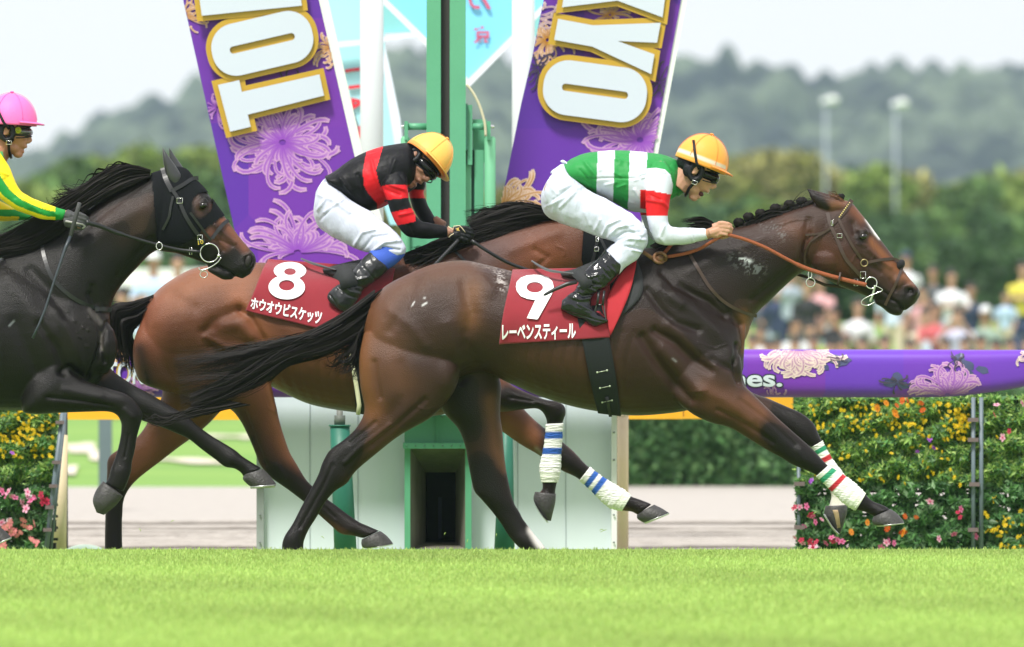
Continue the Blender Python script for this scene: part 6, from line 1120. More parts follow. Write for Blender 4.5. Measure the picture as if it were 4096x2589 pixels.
mesh_obj('slot_seal', *pbox(1763, 1770, -900, 1662, 43.93, .03), mat('slot_black', (.006, .008, .008), .6), fp, smooth=False)
LG = mat('light_green_paint', (.16, .46, .26), .45, .08, 6)
for (x0, x1) in ((1618, 1706), (1889, 1951)): mesh_obj('crossbar', *tube([W(x0, 507, 43.95), W(x1, 507, 43.95)], .019, 14), GREENP, fp)
mesh_obj('bolt', *tube([W(1951, 507, 43.95), W(1977, 507, 43.95)], .010, 10), STEEL, fp); mesh_obj('bolt', *tube([W(1606, 507, 43.95), W(1618, 507, 43.95)], .010, 10), STEEL, fp)
mesh_obj('bracket', *pbox(1618, 1632, 485, 560, 43.9, .06), GREENP, fp, smooth=False); mesh_obj('bracket', *pbox(1948, 1962, 485, 560, 43.9, .06), GREENP, fp, smooth=False)
mesh_obj('plate', *pbox(1863, 1870, 415, 600, 43.9, .05), mat('plate_dark', (.015, .10, .06), .5), fp, smooth=False); mesh_obj('plate', *pbox(1870, 1889, 420, 660, 43.93, .05), GREENP, fp, smooth=False); mesh_obj('plate', *pbox(1890, 1946, 478, 650, 44.02, .05), GREENP, fp, smooth=False)
for (xc, r_) in ((1622, 19), (1960, 23)):
    mesh_obj('cylinder', *tube([W(xc, 546, 43.95), W(xc, 556, 43.95), W(xc, 1650, 43.95)], [r_*pxl(44)*.7, r_*pxl(44), r_*pxl(44)], 20), LG, fp)
for (x0, x1, mm) in ((1863, 1885, LG), (1885, 1898, MATS['plate_dark']), (1898, 1935, GREENP), (1640, 1706, GREENP)): mesh_obj('guide_rail', *pbox(x0, x1, 600 if x0 > 1700 else 900, 1650, 43.97 if mm is not MATS['plate_dark'] else 44.0, .06), mm, fp, smooth=False)
mesh_obj('cable', *tube([Vector(q) for q in cat([tuple(W(x, y, 43.85)) for x, y in [(1866, 338), (1890, 368), (1915, 415), (1932, 465), (1940, 500), (1943, 545)]], 5)], .0075, 8), mat('beige_cable', (.55, .52, .36), .6), fp)
# ---------------------------------------------------------------- frames behind: cyan and sky-blue signs
CY = mat('cyan_panel', (.40, .76, .80), .45, .04, 2); TEAL = mat('teal_panel', (.25, .58, .57), .5, .04, 2); SKYB = mat('sky_blue_panel', (.22, .66, .98), .45, .03, 2); REDP = mat('red_print', (.72, .03, .05), .5); PNK = mat('faded_red_print', (.55, .12, .22), .5)
FRM = mat('white_frame', (.72, .77, .86), .5, .03, 3)
cs = empty('cyan_sign', W(1500, 900, 50.5), 'pale cyan leaning sign with red letters between the left banner and column', 'sign')
plate('face', [[(1180, -500), (1700, -500), (1540, 0), (1539, 180), (1545, 250), (1612, 640), (1640, 900), (1560, 900), (1330, 170)]], 50.5, .04, CY, cs)
plate('teal_face', [[(1532, -30), (1550, 0), (1648, 128), (1532, 134)]], 50.44, .03, TEAL, cs)
plate('frame_bar', [[(1300, 172), (1440, 160), (1680, 128), (1700, 148), (1440, 182), (1310, 196)]], 50.38, .06, FRM, cs)
plate('frame_bar', [[(1540, 185), (1556, 255), (1600, 470), (1650, 900), (1612, 900), (1575, 560), (1545, 360), (1532, 260)]], 50.38, .06, FRM, cs)
ZO = lambda x, y: (1300+x/2.674, y/2.674)
for lp in ([(212, 745), (280, 735), (372, 722), (372, 758), (285, 764), (220, 782)], [(250, 920), (300, 916), (372, 905), (378, 940), (300, 950), (256, 956)], [(350, 1352), (385, 1350), (388, 1478), (362, 1482), (352, 1420), (366, 1400)]): plate('letter', [[ZO(*p) for p in lp]], 50.46, .012, REDP, cs)
plate('letter', [[ZO(*p) for p in [(278, 1045), (380, 1070), (386, 1120), (300, 1170), (290, 1140)]], [ZO(*p) for p in [(316, 1090), (350, 1098), (318, 1122)]]], 50.46, .012, REDP, cs)
bs = empty('blue_sign', W(1880, 350, 49.5), 'sky-blue inverted triangle sign with a red kanji behind the finish post', 'sign')
plate('face', [[(1240, -300), (2490, -300), (1874, 318)]], 49.5, .04, SKYB, bs)
plate('frame', [[(1195, -315), (2530, -315), (1874, 352)], [(1240, -300), (1874, 318), (2490, -300)]], 49.48, .08, FRM, bs)
tv, tf = text2d('京', .03); q = quadmap(tv, [(1895, 176), (1966, 176), (1966, 104), (1895, 104)]); mesh_obj('kanji', [tuple(W(a, b, 49.46)) for a, b in q], tf, PNK, bs, smooth=False)
plate('kanji', [[ZO(*p) for p in [(1530, -60), (1535, 0), (1550, 50), (1590, 92), (1640, 100), (1665, 80), (1640, 60), (1600, 62), (1572, 30), (1560, -60)]]], 49.46, .012, PNK, bs); plate('kanji', [[ZO(*p) for p in [(1640, -60), (1690, -60), (1775, 90), (1765, 100), (1735, 98), (1700, 30)]]], 49.46, .012, PNK, bs)
plate('side_panel', [[(2120, 60), (2190, -40), (2190, 140), (2120, 150)]], 50.6, .03, TEAL, cs)

# ---------------------------------------------------------------- purple padded running rail
TUBEM = printed('tube_purple', (.12, .04, .46), (.17, .035, .40), 2.2)
rail = empty('padded_rail', W(3000, 1600, 43), 'thick purple padded rail with chrysanthemum print and white lettering', 'rail')
rs = [(-500, 1396, -500, 1592, 0, .125)]+[(x, 1393+(x-400)*.0018, x, 1590, 0, .125) for x in range(0, 3700, 400)]+[(3780, 1399, 3782, 1588, 0, .123), (3900, 1400, 3905, 1577, 0, .115), (4020, 1400, 4025, 1560, 0, .105), (4120, 1400, 4120, 1542, 0, .095), (4300, 1402, 4300, 1510, 0, .07), (4450, 1405, 4450, 1480, 0, .04)]
mesh_obj('padding', *loft(rs, 3.0, K=40, sub=4, sq=.55), TUBEM, rail)
def tdepth(x, y):
    yb = np.interp(x, [3780, 3900, 4020, 4120, 4300], [1589, 1577, 1560, 1542, 1510]); c = (1397+yb)/2; h = (yb-1397)/2; s = min(.995, abs(y-c)/h); hwd = np.interp(x, [3780, 4120, 4300], [.125, .095, .07]); ct = s**(1/.55); return 3.0-hwd*(math.sqrt(max(0, 1-ct*ct)))**.55-.002
TC = [(380, 1400), (4200, 1404), (4200, 1525), (4096, 1538), (3900, 1568), (3780, 1580), (380, 1583)]
petals('flower_print', [(3190, 1388, 215, 110, CR, .62, .1, 3.04), (3790, 1580, 215, 70, PK, .72, math.pi+.05, 2*math.pi-.05), (4150, 1392, 130, 50, CR, .9, .2, 2.94), (3100, 1600, 90, 10, PK, .9, math.pi+.3, 2*math.pi-.3), (3360, 1440, 60, 8, GY, .6, 0, 6.28), (3590, 1530, 90, 10, GY, .7, 0, 6.28), (3830, 1440, 70, 10, GY, .8, 0, 6.28), (560, 1570, 120, 40, PK, .8, math.pi, 6.28), (480, 1400, 90, 24, GD, .8, .2, 2.9)], 43, TC, rail, tdepth, 4)
for lx, ly, ra, rb, an in ((3330, 1435, 46, 17, 10), (3372, 1448, 34, 15, -20), (3290, 1462, 30, 13, 30), (3560, 1532, 26, 17, 0), (3590, 1512, 24, 20, 60), (3612, 1540, 26, 14, 20), (3838, 1440, 22, 27, 0), (3872, 1462, 27, 18, 30), (3930, 1480, 26, 14, 20), (3870, 1500, 24, 18, -30)):
    c_, s_ = math.cos(math.radians(an)), math.sin(math.radians(an)); lv = [(lx, ly)]+[(lx+ra*math.cos(t)*(1+.12*math.sin(5*t))*c_-rb*math.sin(t)*s_, ly+ra*math.cos(t)*s_+rb*math.sin(t)*(1+.12*math.cos(5*t))*c_) for t in np.linspace(0, 6.28, 24, endpoint=False)]
    mesh_obj('leaf_print', [tuple(W(a, b, 40+tdepth(a, b)-.0008)) for a, b in lv], [(0, 1+k, 1+(k+1) % 24) for k in range(24)], mat('leaf_print_green', (.06, .07, .17), .5, .3, 20), rail, smooth=False)
def tube_text(s, q, m, bold, off, name):
    tv, tf = text2d(s, bold); qq = quadmap(tv, q); mesh_obj(name, [tuple(W(a, b, 40+tdepth(a, b)-off)) for a, b in qq], tf, m, rail, smooth=False)
tube_text('imes.', [(2850, 1552), (3135, 1552), (3135, 1478), (2850, 1478)], mat('print_black', (.012, .02, .03), .5), .06, .006, 'letter_outline'); tube_text('imes.', [(2856, 1548), (3129, 1548), (3129, 1484), (2856, 1484)], BWH, .025, .012, 'letter')
tube_text('TOKYO', [(418, 1545), (680, 1545), (680, 1440), (418, 1440)], GOLD, .06, .006, 'letter_outline'); tube_text('TOKYO', [(426, 1538), (672, 1538), (672, 1448), (426, 1448)], BWH, .02, .012, 'letter')
for x in (900, 1240, 2700): mesh_obj('stay', *tube([W(x, 1560, 43.1), W(x, 2240, 43.1)], .02, 10), WHITE, rail) if x == 2700 and False else None

# ---------------------------------------------------------------- flower frames
def flower_mesh(name, r_, n, petal, centre, cup=.25):
    V = [(0, -.004, 0)]; C = [centre]; Fc = []
    for k in range(n):
        a = 2*math.pi*k/n; b = math.pi/n*.92
        for aa, rr in ((a-b, .62), (a-b*.45, 1.0), (a+b*.45, .97), (a+b, .62)): V.append((math.cos(aa)*r_*rr, -cup*r_*rr+.3*cup*r_, math.sin(aa)*r_*rr)); C.append(petal)
        s = 1+k*4; Fc.append((0, s, s+1, s+2, s+3))
    s = len(V)
    for k in range(6): V.append((math.cos(k)*r_*.2, -.006-cup*r_*.1, math.sin(k*1.047)*r_*.2)); C.append(centre)
    V[s:] = [(math.cos(k*1.047)*r_*.2, -.007-cup*r_*.15, math.sin(k*1.047)*r_*.2) for k in range(6)]; Fc.append(tuple(range(s, s+6)))
    me = bpy.data.meshes.new(name); me.from_pydata(V, [], Fc); setcol(me, C); me.materials.append(mat('petal', attr=True, rough=.6, var=.12, scale=20, trans=.3)); return me
FM = {'yellow_flower': flower_mesh('yf', .0150, 6, (.82, .60, .01), (.75, .42, .01)), 'orange_flower': flower_mesh('of', .036, 9, (.86, .28, .01), (.55, .15, .01)), 'vermilion_flower': flower_mesh('vf', .034, 9, (.80, .10, .015), (.6, .2, .01)),
      'pink_flower': flower_mesh('pf', .034, 5, (.82, .20, .42), (.6, .02, .15)), 'pale_pink_flower': flower_mesh('ppf', .034, 5, (.88, .45, .60), (.7, .05, .2)), 'crimson_flower': flower_mesh('cf', .030, 5, (.62, .03, .10), (.4, .01, .05)), 'purple_flower': flower_mesh('uf', .026, 5, (.40, .10, .62), (.3, .05, .4)), 'coral_flower': flower_mesh('kf', .036, 8, (.85, .26, .28), (.8, .4, .3))}
fr = random.Random(11)
def put(kind, x, y, D, parent, jit=.04):
    o = bpy.data.objects.new(kind, FM[kind]); o.location = W(x, y, D)+Vector((0, fr.uniform(-jit, 0), 0)); o.rotation_euler = (fr.uniform(-.9, .9), fr.uniform(0, 6), fr.uniform(-.7, .7)); s = fr.uniform(.55, .9)*(1.15 if kind == 'yellow_flower' else .85); o.scale = (s*1.15, s, s*.8)
    o.parent = parent; o.matrix_parent_inverse = Matrix.Translation(-Vector(parent.location)); S.collection.objects.link(o)
POLE = mat('slate_pole', (.13, .17, .20), .45, .15, 8, spec=.5); NET = mat('black_trellis', (.012, .015, .016), .6)
def frame_board(lab, x0, x1, y0, y1, D, poles, holes, seed, edge=None):
    b = empty('flower_frame', W((x0+x1)/2, 2230, D), lab, 'flower stand', 'flower frames along the rail'); tr = []
    for x in range(int(x0), int(x1), 46): tr.append(pbox(x, x+11, y0, y1, D+.05, .012))
    for y in range(int(y0), int(y1), 46): tr.append(pbox(x0, x1, y, y+11, D+.065, .012))
    tag(mesh_obj('trellis', *join(tr), NET, b, smooth=False), kind='stuff')
    dark_boxes = []
    for y in range(int(y0)+20, int(y1)-40, 92):
        for x in range(int(x0)+20, int(x1)-30, 92):
            if all(math.hypot(x+20-hx, y+20-hy) > 45 for hx, hy in holes): dark_boxes.append(pbox(x, x+52, y, y+48, D+.0, .045))
    tag(mesh_obj('dark_boxes', *join(dark_boxes), mat('leaf_gap_black', (.014, .016, .017), .6, .2, 10), b, smooth=False), kind='stuff')  # black boxes added as the darkness behind the leaves
    def fn(r, n, yy0=y0, yy1=y1, dd=0):
        x = x0+(x1-x0)*r.random(n); y = yy0+(yy1-yy0)*r.random(n)
        k = np.ones(n, bool)
        for hx, hy in holes: k &= np.hypot((x-hx)/19, (y-hy)/15) > 1
        if edge: k &= edge(x, y)
        cl = np.sin(x*.045+np.sin(y*.03)*2)+np.sin(y*.06+x*.013); dd_ = D-.02-.05*r.random(n)-.03*np.clip(cl, -1, 1.5)
        x, y, dd_ = x[k], y[k], dd_[k]; return np.stack([(x-CX)*dd_/F, dd_-40, CH-(y-YH)*dd_/F], 1)
    A = (x1-x0)*(y1-y0)
    leaf_mass('foliage', int(A*.030), fn, .036, LEAF, b, seed, [(.08, .20, .07), (.11, .27, .08), (.06, .15, .055), (.15, .32, .11), (.22, .36, .18)])
    leaf_mass('feathery_foliage', int(A*.030), lambda r, n: fn(r, n, y0, y0+(y1-y0)*.52), .026, LEAF, b, seed+1, [(.30, .48, .11), (.22, .40, .09), (.40, .54, .17)], lng=2.2)
    for (xa, ya, xb, yb, r_, D2) in poles: mesh_obj('pole', *tube([W(xa, ya, D+D2), W(xb, yb, D+D2)], r_, 12), POLE, b)
    return b
HL = [(3290, 1968), (3490, 1970), (3590, 1968), (3675, 1966), (3770, 1972), (3575, 2015), (3665, 2015), (3780, 2065), (4025, 1982), (4030, 2032), (3465, 2060), (3270, 2190), (3390, 2190), (3870, 1966)]
fbr = frame_board('tall frame of yellow, orange and pink flowers under the right end of the purple rail', 3190, 4400, 1592, 2240, 44.2, [(3195, 1840, 3195, 2240, .011, -.06), (3893, 1590, 3893, 2240, .012, -.12), (3925, 1590, 3925, 2240, .012, -.12)], HL, 21)
for (x, y) in [(3890, 1680), (3890, 1760), (3895, 1938), (3890, 2120), (3195, 1936), (3195, 2110)]: mesh_obj('clamp', *pbox(x-18, x+24, y-8, y+8, 44.04, .03), mat('rusty_clamp', (.15, .11, .11), .6), fbr, smooth=False)
for i in range(190): x = fr.uniform(3230, 3880); y = fr.choice((fr.uniform(1600, 1720), fr.uniform(1600, 1940))); put('yellow_flower', x, y, 44.12, fbr)
for i in range(60): put('yellow_flower', fr.gauss(3840, 35), fr.uniform(1600, 1760), 44.12, fbr)
for i in range(70): put('yellow_flower', fr.uniform(3935, 4150), fr.choice((fr.uniform(2040, 2210), fr.uniform(1600, 2210), fr.uniform(2060, 2200))), 44.12, fbr)
for x, y in [(3510, 1632), (3545, 1612), (3582, 1662), (3580, 1648), (3470, 2090), (3405, 2128), (3615, 2130)]: put('orange_flower', x, y, 44.08, fbr)
for x, y in [(3585, 1622), (3610, 1600), (3690, 1640), (3685, 1612), (3625, 1598), (3620, 2065), (3665, 2068), (3550, 2112), (3612, 2128)]: put('vermilion_flower', x, y, 44.08, fbr)
for x, y in [(3200, 2028), (3225, 2025), (3215, 2105), (3262, 2087), (3285, 2078), (3250, 2065), (3210, 2172), (3250, 2190), (3366, 2165), (3352, 2160), (3305, 2172), (3555, 2163), (3576, 2172), (3524, 2190), (3755, 2155), (3720, 2005), (3842, 2036), (3815, 2135), (4010, 1750), (3985, 1620), (4090, 1612), (3545, 2170), (3325, 2150), (3180, 2150), (3903, 2145)]: put(fr.choice(('pink_flower', 'pink_flower', 'pale_pink_flower')), x, y, 44.08, fbr)
for x, y in [(3178, 2030), (3240, 2058), (3205, 2160), (3240, 2165), (3265, 2168), (3252, 2186), (4035, 1725), (3830, 2050), (3840, 2068), (3330, 2165), (3975, 1660)]: put('crimson_flower', x, y, 44.08, fbr)
for x, y in [(3715, 1762), (3722, 1760), (3735, 1790), (3670, 1805), (3245, 1922), (3238, 1928)]: put('purple_flower', x, y, 44.08, fbr)
ed = lambda x, y: x < 226-(y-1650)*.085
fbl = frame_board('flower frame at the left edge with pink flowers low down, beside the leaning cream post', -400, 232, 1600, 2240, 44.2, [(252, 1640, 180, 2240, .014, -.12), (262, 1640, 200, 2240, .008, -.06)], [(30, 2085), (100, 1930), (120, 1985)], 31, ed)
for (x, y) in [(236, 1690), (222, 1850), (210, 1945), (195, 2030), (186, 2120)]: mesh_obj('clamp', *pbox(x-14, x+20, y-7, y+7, 44.04, .03), MATS['rusty_clamp'], fbl, smooth=False)
for i in range(150): put('yellow_flower', fr.uniform(-60, 215), fr.choice((fr.uniform(1620, 1760), fr.uniform(1700, 1830))), 44.12, fbl)
for x, y in [(10, 1965), (35, 1968), (50, 1985), (25, 1985), (112, 1968), (128, 2000), (90, 2010), (100, 2030), (118, 2012), (138, 1988), (85, 2005), (110, 1985), (105, 2035), (60, 1990), (5, 2090)]: put(fr.choice(('pink_flower', 'pale_pink_flower')), x, y, 44.08, fbl)
for x, y in [(165, 1980), (178, 1998), (190, 2005), (170, 2008), (186, 2010)]: put('crimson_flower', x, y, 44.08, fbl)
for x, y in [(95, 2080), (140, 2092), (100, 2102), (120, 2110), (30, 2105), (15, 2112), (45, 2125), (60, 2130), (128, 2158), (145, 2168), (150, 2178), (15, 2182), (10, 2190), (85, 2128), (70, 2140), (40, 2090)]: put('coral_flower', x, y, 44.08, fbl)
put('purple_flower', 50, 1812, 44.1, fbl)
# ================================================================ SPECTATORS
def lmesh(pieces, vox, it=2): me = remesh(pieces, vox, it); return me
def human(seated=False, pose=0):
    """returns meshes (body, top, legs, hair) standing at the origin facing the track (-Y)"""
    T = lambda P, r: tube(P, r, 8)
    if not seated: hz, sz, kz = .92, 1.42, .48; hips = [(-.09, 0, hz), (.09, 0, hz)]; knees = [(-.11, -.02, kz), (.11, -.03, kz)]; feet = [(-.12, 0, .06), (.13, 0, .06)]
    else: hz, sz = .14, .62; hips = [(-.09, 0, hz), (.09, 0, hz)]; knees = [(-.2, -.38, .33), (.2, -.38, .33)]; feet = [(-.16, -.62, .05), (.14, -.64, .05)]
    hd = sz+.24; A = {0: ([(-.19, 0, sz-.04), (-.25, -.02, sz-.30), (-.23, -.10, sz-.52)], [(.19, 0, sz-.04), (.25, -.02, sz-.30), (.22, -.12, sz-.52)]),
         1: ([(-.19, 0, sz-.04), (-.26, -.10, sz-.26), (-.02, -.22, sz-.24)], [(.19, 0, sz-.04), (.26, -.10, sz-.27), (.02, -.24, sz-.28)]),
         2: ([(-.19, 0, sz-.04), (-.27, -.16, sz-.16), (-.07, -.28, sz+.14)], [(.19, 0, sz-.04), (.27, -.16, sz-.16), (.07, -.28, sz+.14)])}[pose]
    E = lambda c, r: (lambda vf: (vf[0]-np.array([0, 0, CH])+np.array(c), vf[1]))(ell(CX, YH, 40, *r, 0, 12))
    torso = [T([(0, 0, hz-.02), (0, 0, hz+.2), (0, -.01, sz-.12), (0, 0, sz+.02)], [.15, .14, .17, .09]), E((0, 0, sz-.08), (.21, .10, .09))]; sl = [T([a[0], tuple((np.array(a[0])+np.array(a[1]))/2), a[1]], [.065, .06, .055]) for a in A]
    arms = [T([a[1], a[2]], [.040, .030]) for a in A]+[E(a[2], (.042, .04, .05)) for a in A]; up = [T([a[0], a[1]], [.045, .042]) for a in A]
    legs = [T([h, k, f], [.10, .075, .055]) for h, k, f in zip(hips, knees, feet)]; head = [E((0, 0, hd), (.080, .098, .118)), T([(0, 0, sz), (0, -.005, hd-.06)], [.06, .055]), E((0, -.095, hd-.02), (.014, .022, .024)), E((-.08, 0, hd), (.012, .02, .03)), E((.08, 0, hd), (.012, .02, .03)), E((0, -.07, hd-.08), (.04, .035, .03))]
    fe = [E((f[0], f[1]-.06, .045), (.05, .13, .045)) for f in feet]; slim = [T([h, k, f], [.085, .06, .045]) for h, k, f in zip(hips, knees, feet)]
    body = lmesh(head+arms+up+[T([(0, 0, hz), (0, 0, sz-.1)], [.12, .14])]+slim+fe, .02, 1); top = lmesh(torso+sl, .024, 2); lg = lmesh(legs+[E((0, 0, hz), (.17, .125, .11))], .024, 2)
    hair = lmesh([E((0, .012, hd+.045), (.093, .107, .098))], .02, 1); cap = lmesh([E((0, .01, hd+.045), (.092, .108, .085)), E((0, -.11, hd+.035), (.06, .06, .012))], .016, 1); return body, top, lg, hair, cap
HU = {(s, p): human(s, p) for s in (False, True) for p in (0, 1, 2)}
TONES = [mat('face_tone_a', (.46, .27, .19), .6), mat('face_tone_b', (.40, .22, .15), .6)]
fab = {n: mat('fabric_'+n, c, .85, .1, 12) for n, c in dict(white=(.72, .74, .78), lightblue=(.42, .56, .74), paleblue=(.55, .64, .80), darkgrey=(.07, .08, .09), black=(.02, .022, .025), navy=(.025, .04, .09), red=(.48, .10, .11), green=(.20, .32, .22), lime=(.42, .52, .10), yellow=(.62, .55, .08), cream=(.58, .50, .38), greyblue=(.36, .43, .50), pink=(.66, .36, .38), khaki=(.30, .26, .18), lilac=(.55, .56, .72), rust=(.38, .14, .07), sage=(.27, .36, .30)).items()}
HAIRB = mat('black_hair', (.012, .010, .010), .5, .3, 30)
def Dz(zy, D): return CH-(zy-YH)*D/F
CROWD = []
def spectator(x, ytop, D, seated, pose, top, leg, hat, label, sc=1.0, yaw=0):
    bd, tp, lg, hr, cp = HU[(seated, pose)]; h = (1.78 if not seated else .98)*sc; z = CH-(ytop-YH)*D/F-h
    p = empty('person', ((x-CX)*D/F, D-40, z), label, 'person', 'spectators on the lawn bank')
    q = [(('body', bd), TONES[int(x) % 2]), (('shirt', tp), fab[top]), (('trousers', lg), fab[leg]), (('cap', cp), fab[hat]) if hat else (('hair', hr), HAIRB)]
    for (n, me), m in q:
        if not me.materials: me.materials.append(None)
        o = bpy.data.objects.new(n, me); o.parent = p; S.collection.objects.link(o); o.material_slots[0].link = 'OBJECT'; o.material_slots[0].material = m
    p.rotation_euler.z = yaw; p.scale = (sc,)*3; return p
SP = [  # x, head top, distance, seated, pose, shirt, legs, hat, label
 (3625, 1005, 131, 0, 0, 'white', 'darkgrey', 'navy', 'spectator in a white top and navy cap standing above the leading horse\'s nose'),
 (3733, 1060, 130, 0, 1, 'darkgrey', 'darkgrey', None, 'standing spectator with folded arms in a dark grey shirt right of the horse\'s nose'),
 (3806, 1076, 129, 0, 1, 'white', 'greyblue', None, 'standing spectator in a white long-sleeved shirt and grey trousers'),
 (3690, 1140, 127, 0, 0, 'pink', 'navy', None, 'spectator in a pink top half hidden by the leading horse\'s nose'),
 (3575, 1085, 127, 0, 0, 'paleblue', 'cream', None, 'standing spectator in pale blue with cream trousers below the horse\'s muzzle'),
 (3432, 1192, 122, 1, 0, 'white', 'khaki', None, 'large seated spectator in a plain white t-shirt in front of the standing row'),
 (3335, 1226, 122, 1, 2, 'black', 'navy', None, 'seated spectator in black holding something up to the face'),
 (3741, 1208, 121, 1, 1, 'red', 'greyblue', None, 'seated spectator in a red top in the middle of the seated row'),
 (3700, 1230, 122, 1, 0, 'cream', 'khaki', None, 'seated spectator in cream at the left of the red top'),
 (3830, 1228, 120, 1, 2, 'lilac', 'black', None, 'seated spectator in pale lilac with raised arms'),
 (3941, 1222, 121, 1, 0, 'sage', 'cream', 'white', 'seated spectator in sage green wearing a white bucket hat'),
 (4022, 1165, 128, 0, 0, 'lightblue', 'cream', None, 'small child standing in a light blue t-shirt'),
 (4092, 1045, 130, 0, 1, 'yellow', 'navy', None, 'standing spectator in yellow at the right edge'),
 (4130, 1190, 124, 1, 0, 'navy', 'navy', None, 'seated spectator in navy cut by the right edge'),
 (3160, 1060, 128, 0, 2, 'greyblue', 'navy', None, 'standing spectator in a grey-blue shirt and navy shorts under the horse\'s jaw'),
 (3232, 1110, 127, 0, 0, 'black', 'darkgrey', None, 'standing spectator in black beside the grey-blue shirt'),
 (3280, 1095, 129, 0, 1, 'pink', 'greyblue', None, 'standing spectator in a pinkish top under the bit ring'),
 (3110, 1120, 129, 0, 0, 'navy', 'greyblue', None, 'standing spectator in navy just right of the horse\'s chest'),
 (3050, 1150, 130, 0, 0, 'darkgrey', 'navy', None, 'standing spectator in dark grey nearest the horse\'s chest'),
 (3183, 1268, 120, 1, 1, 'white', 'khaki', None, 'seated spectator in white with folded arms left of the lime shirt'),
 (3240, 1285, 121, 1, 0, 'lime', 'khaki', None, 'seated spectator in a lime green top'),
 (3040, 1300, 121, 1, 0, 'white', 'navy', None, 'seated spectator in white close to the horse\'s chest'),
 (3885, 1130, 131, 0, 0, 'navy', 'black', None, 'spectator in navy standing far back behind the white bucket hat'),
 (615, 1005, 100, 0, 1, 'lightblue', 'navy', 'white', 'marshal in light blue with a white cap seen between the two rear horses'),
 (712, 1010, 100, 0, 0, 'paleblue', 'navy', None, 'marshal in a pale shirt right of the white-capped one'),
 (490, 1150, 102, 0, 0, 'paleblue', 'rust', None, 'spectator in pale blue low behind the dark horse\'s throat')]
for k, (x, y, D, s, p, a, b, h, lab) in enumerate(SP): spectator(x, y, D, bool(s), p, a, b, h, lab, sc=.70 if 'child' in lab else 1.0, yaw=fr.uniform(-.5, .5))
frow = ['brown', 'white', 'black', 'khaki', 'grey']
for k, x in enumerate([3010, 3075, 3108, 3180, 3255, 3322, 3365, 3450, 3540, 3640, 3780, 3860, 3925, 3985, 4040, 4110]):
    t = ['white', 'darkgrey', 'lightblue', 'white', 'greyblue', 'white'][k % 6]
    nm = {3010: 'by the horse\'s chest', 3075: 'below the navy-shirted man', 3108: 'below the lime shirt', 3180: 'in front of folded arms', 3255: 'under the jaw line', 3322: 'in front of the photographer', 3365: 'below the bit ring', 3450: 'in front of the white t-shirt', 3540: 'below the muzzle', 3640: 'below the navy cap', 3780: 'in front of the red top', 3860: 'in front of the lilac shirt', 3925: 'left of the bucket hat\'s knees', 3985: 'right of the bucket hat\'s knees', 4040: 'in front of the child', 4110: 'at the right edge'}[x]
    spectator(x, 1340+(k*7 % 4)*6, 114+(k % 3), True, k % 2, t, 'darkgrey', None, 'front-row spectator in %s, just over the rail %s' % (t.replace('darkgrey', 'dark grey').replace('greyblue', 'grey-blue').replace('lightblue', 'light blue'), nm), yaw=fr.uniform(-.4, .4))
wf = empty('low_wall', W(560, 1300, 104), 'low white fence with a brown base behind the two marshals', 'wall')
mesh_obj('white_board', *pbox(470, 900, 1075, 1150, 104, .1), WHITE, wf, smooth=False); mesh_obj('brown_base', *pbox(480, 900, 1150, 1330, 104.1, .1), mat('brown_board', (.20, .13, .09), .8, .2, 3), wf, smooth=False)

# ================================================================ TREES AND HILLS
BARK = mat('bark', (.10, .075, .05), .9, .3, 4, .6, 10)
FOL = mat('tree_leaves', attr=True, rough=.6, var=.25, scale=.7, spec=.25, trans=.3)
def tree(x, ytop, D, wpx, col, label, seed, ybase=None):
    z0 = float(prof(D)); zt = CH-(ytop-YH)*D/F; H = zt-z0; Wd = wpx*pxl(D); cx = (x-CX)*D/F; r = random.Random(seed)
    t = empty('tree', (cx, D-40, z0), label, 'tree', 'trees beyond the infield')
    br = [tube([(cx, D-40, z0-.2), (cx+.1*r.uniform(-1, 1), D-40, z0+H*.35), (cx+.2*r.uniform(-1, 1), D-40, z0+H*.8)], [.05*H/2, .035*H/2, .01*H], 8)]
    for k in range(6):
        a = r.uniform(0, 6.28); q = r.uniform(.25, .6); br.append(tube([(cx, D-40, z0+H*q), (cx+math.cos(a)*Wd*.2, D-40+math.sin(a)*Wd*.2, z0+H*(q+.15)), (cx+math.cos(a)*Wd*.38, D-40+math.sin(a)*Wd*.38, z0+H*(q+.22))], [.03*H/2, .02*H/2, .008*H], 6))
    mesh_obj('trunk', *join(br), BARK, t)
    cl = [(r.gauss(0, .24)*Wd, r.gauss(0, .24)*Wd, H*(r.uniform(.15, .86)), r.uniform(.16, .30)*min(Wd, H)) for _ in range(20)]+[(r.uniform(-.12, .12)*Wd, 0, H*.84, .14*H), (0, 0, H*.5, .3*Wd)]
    def fn(rr, n):
        k = rr.integers(0, len(cl), n); c = np.array(cl)[k]; d = rr.normal(0, 1, (n, 3)); d /= np.linalg.norm(d, axis=1)[:, None]; rad = c[:, 3]*(.75+.35*rr.random(n))
        P = c[:, :3]+d*rad[:, None]*np.array([1, 1, .8]); P = P[(P[:, 2] > .02*H) & (P[:, 2] < H)]; return P+np.array([cx, D-40, z0])
    leaf_mass('crown', 2600, fn, .085*H**.5*2.0, FOL, t, seed, [col, tuple(c*1.5 for c in col), tuple(c*.7 for c in col)], flat=1, kind=None)
    return t
G1, G2, G3, G4 = (.11, .19, .06), (.20, .27, .07), (.07, .13, .055), (.26, .25, .09)
TR = []
for k, (x, y, w_, c) in enumerate([(90, 700, 420, G2), (260, 600, 380, G1), (420, 590, 360, G2), (560, 545, 340, G2), (700, 590, 380, G1), (850, 560, 360, G2), (980, 640, 380, G3), (1620, 720, 340, G4), (1800, 760, 340, G2), (1980, 740, 340, G4), (2110, 780, 300, G3)]): TR.append((x, y, 240+(k % 3)*8, w_, c))
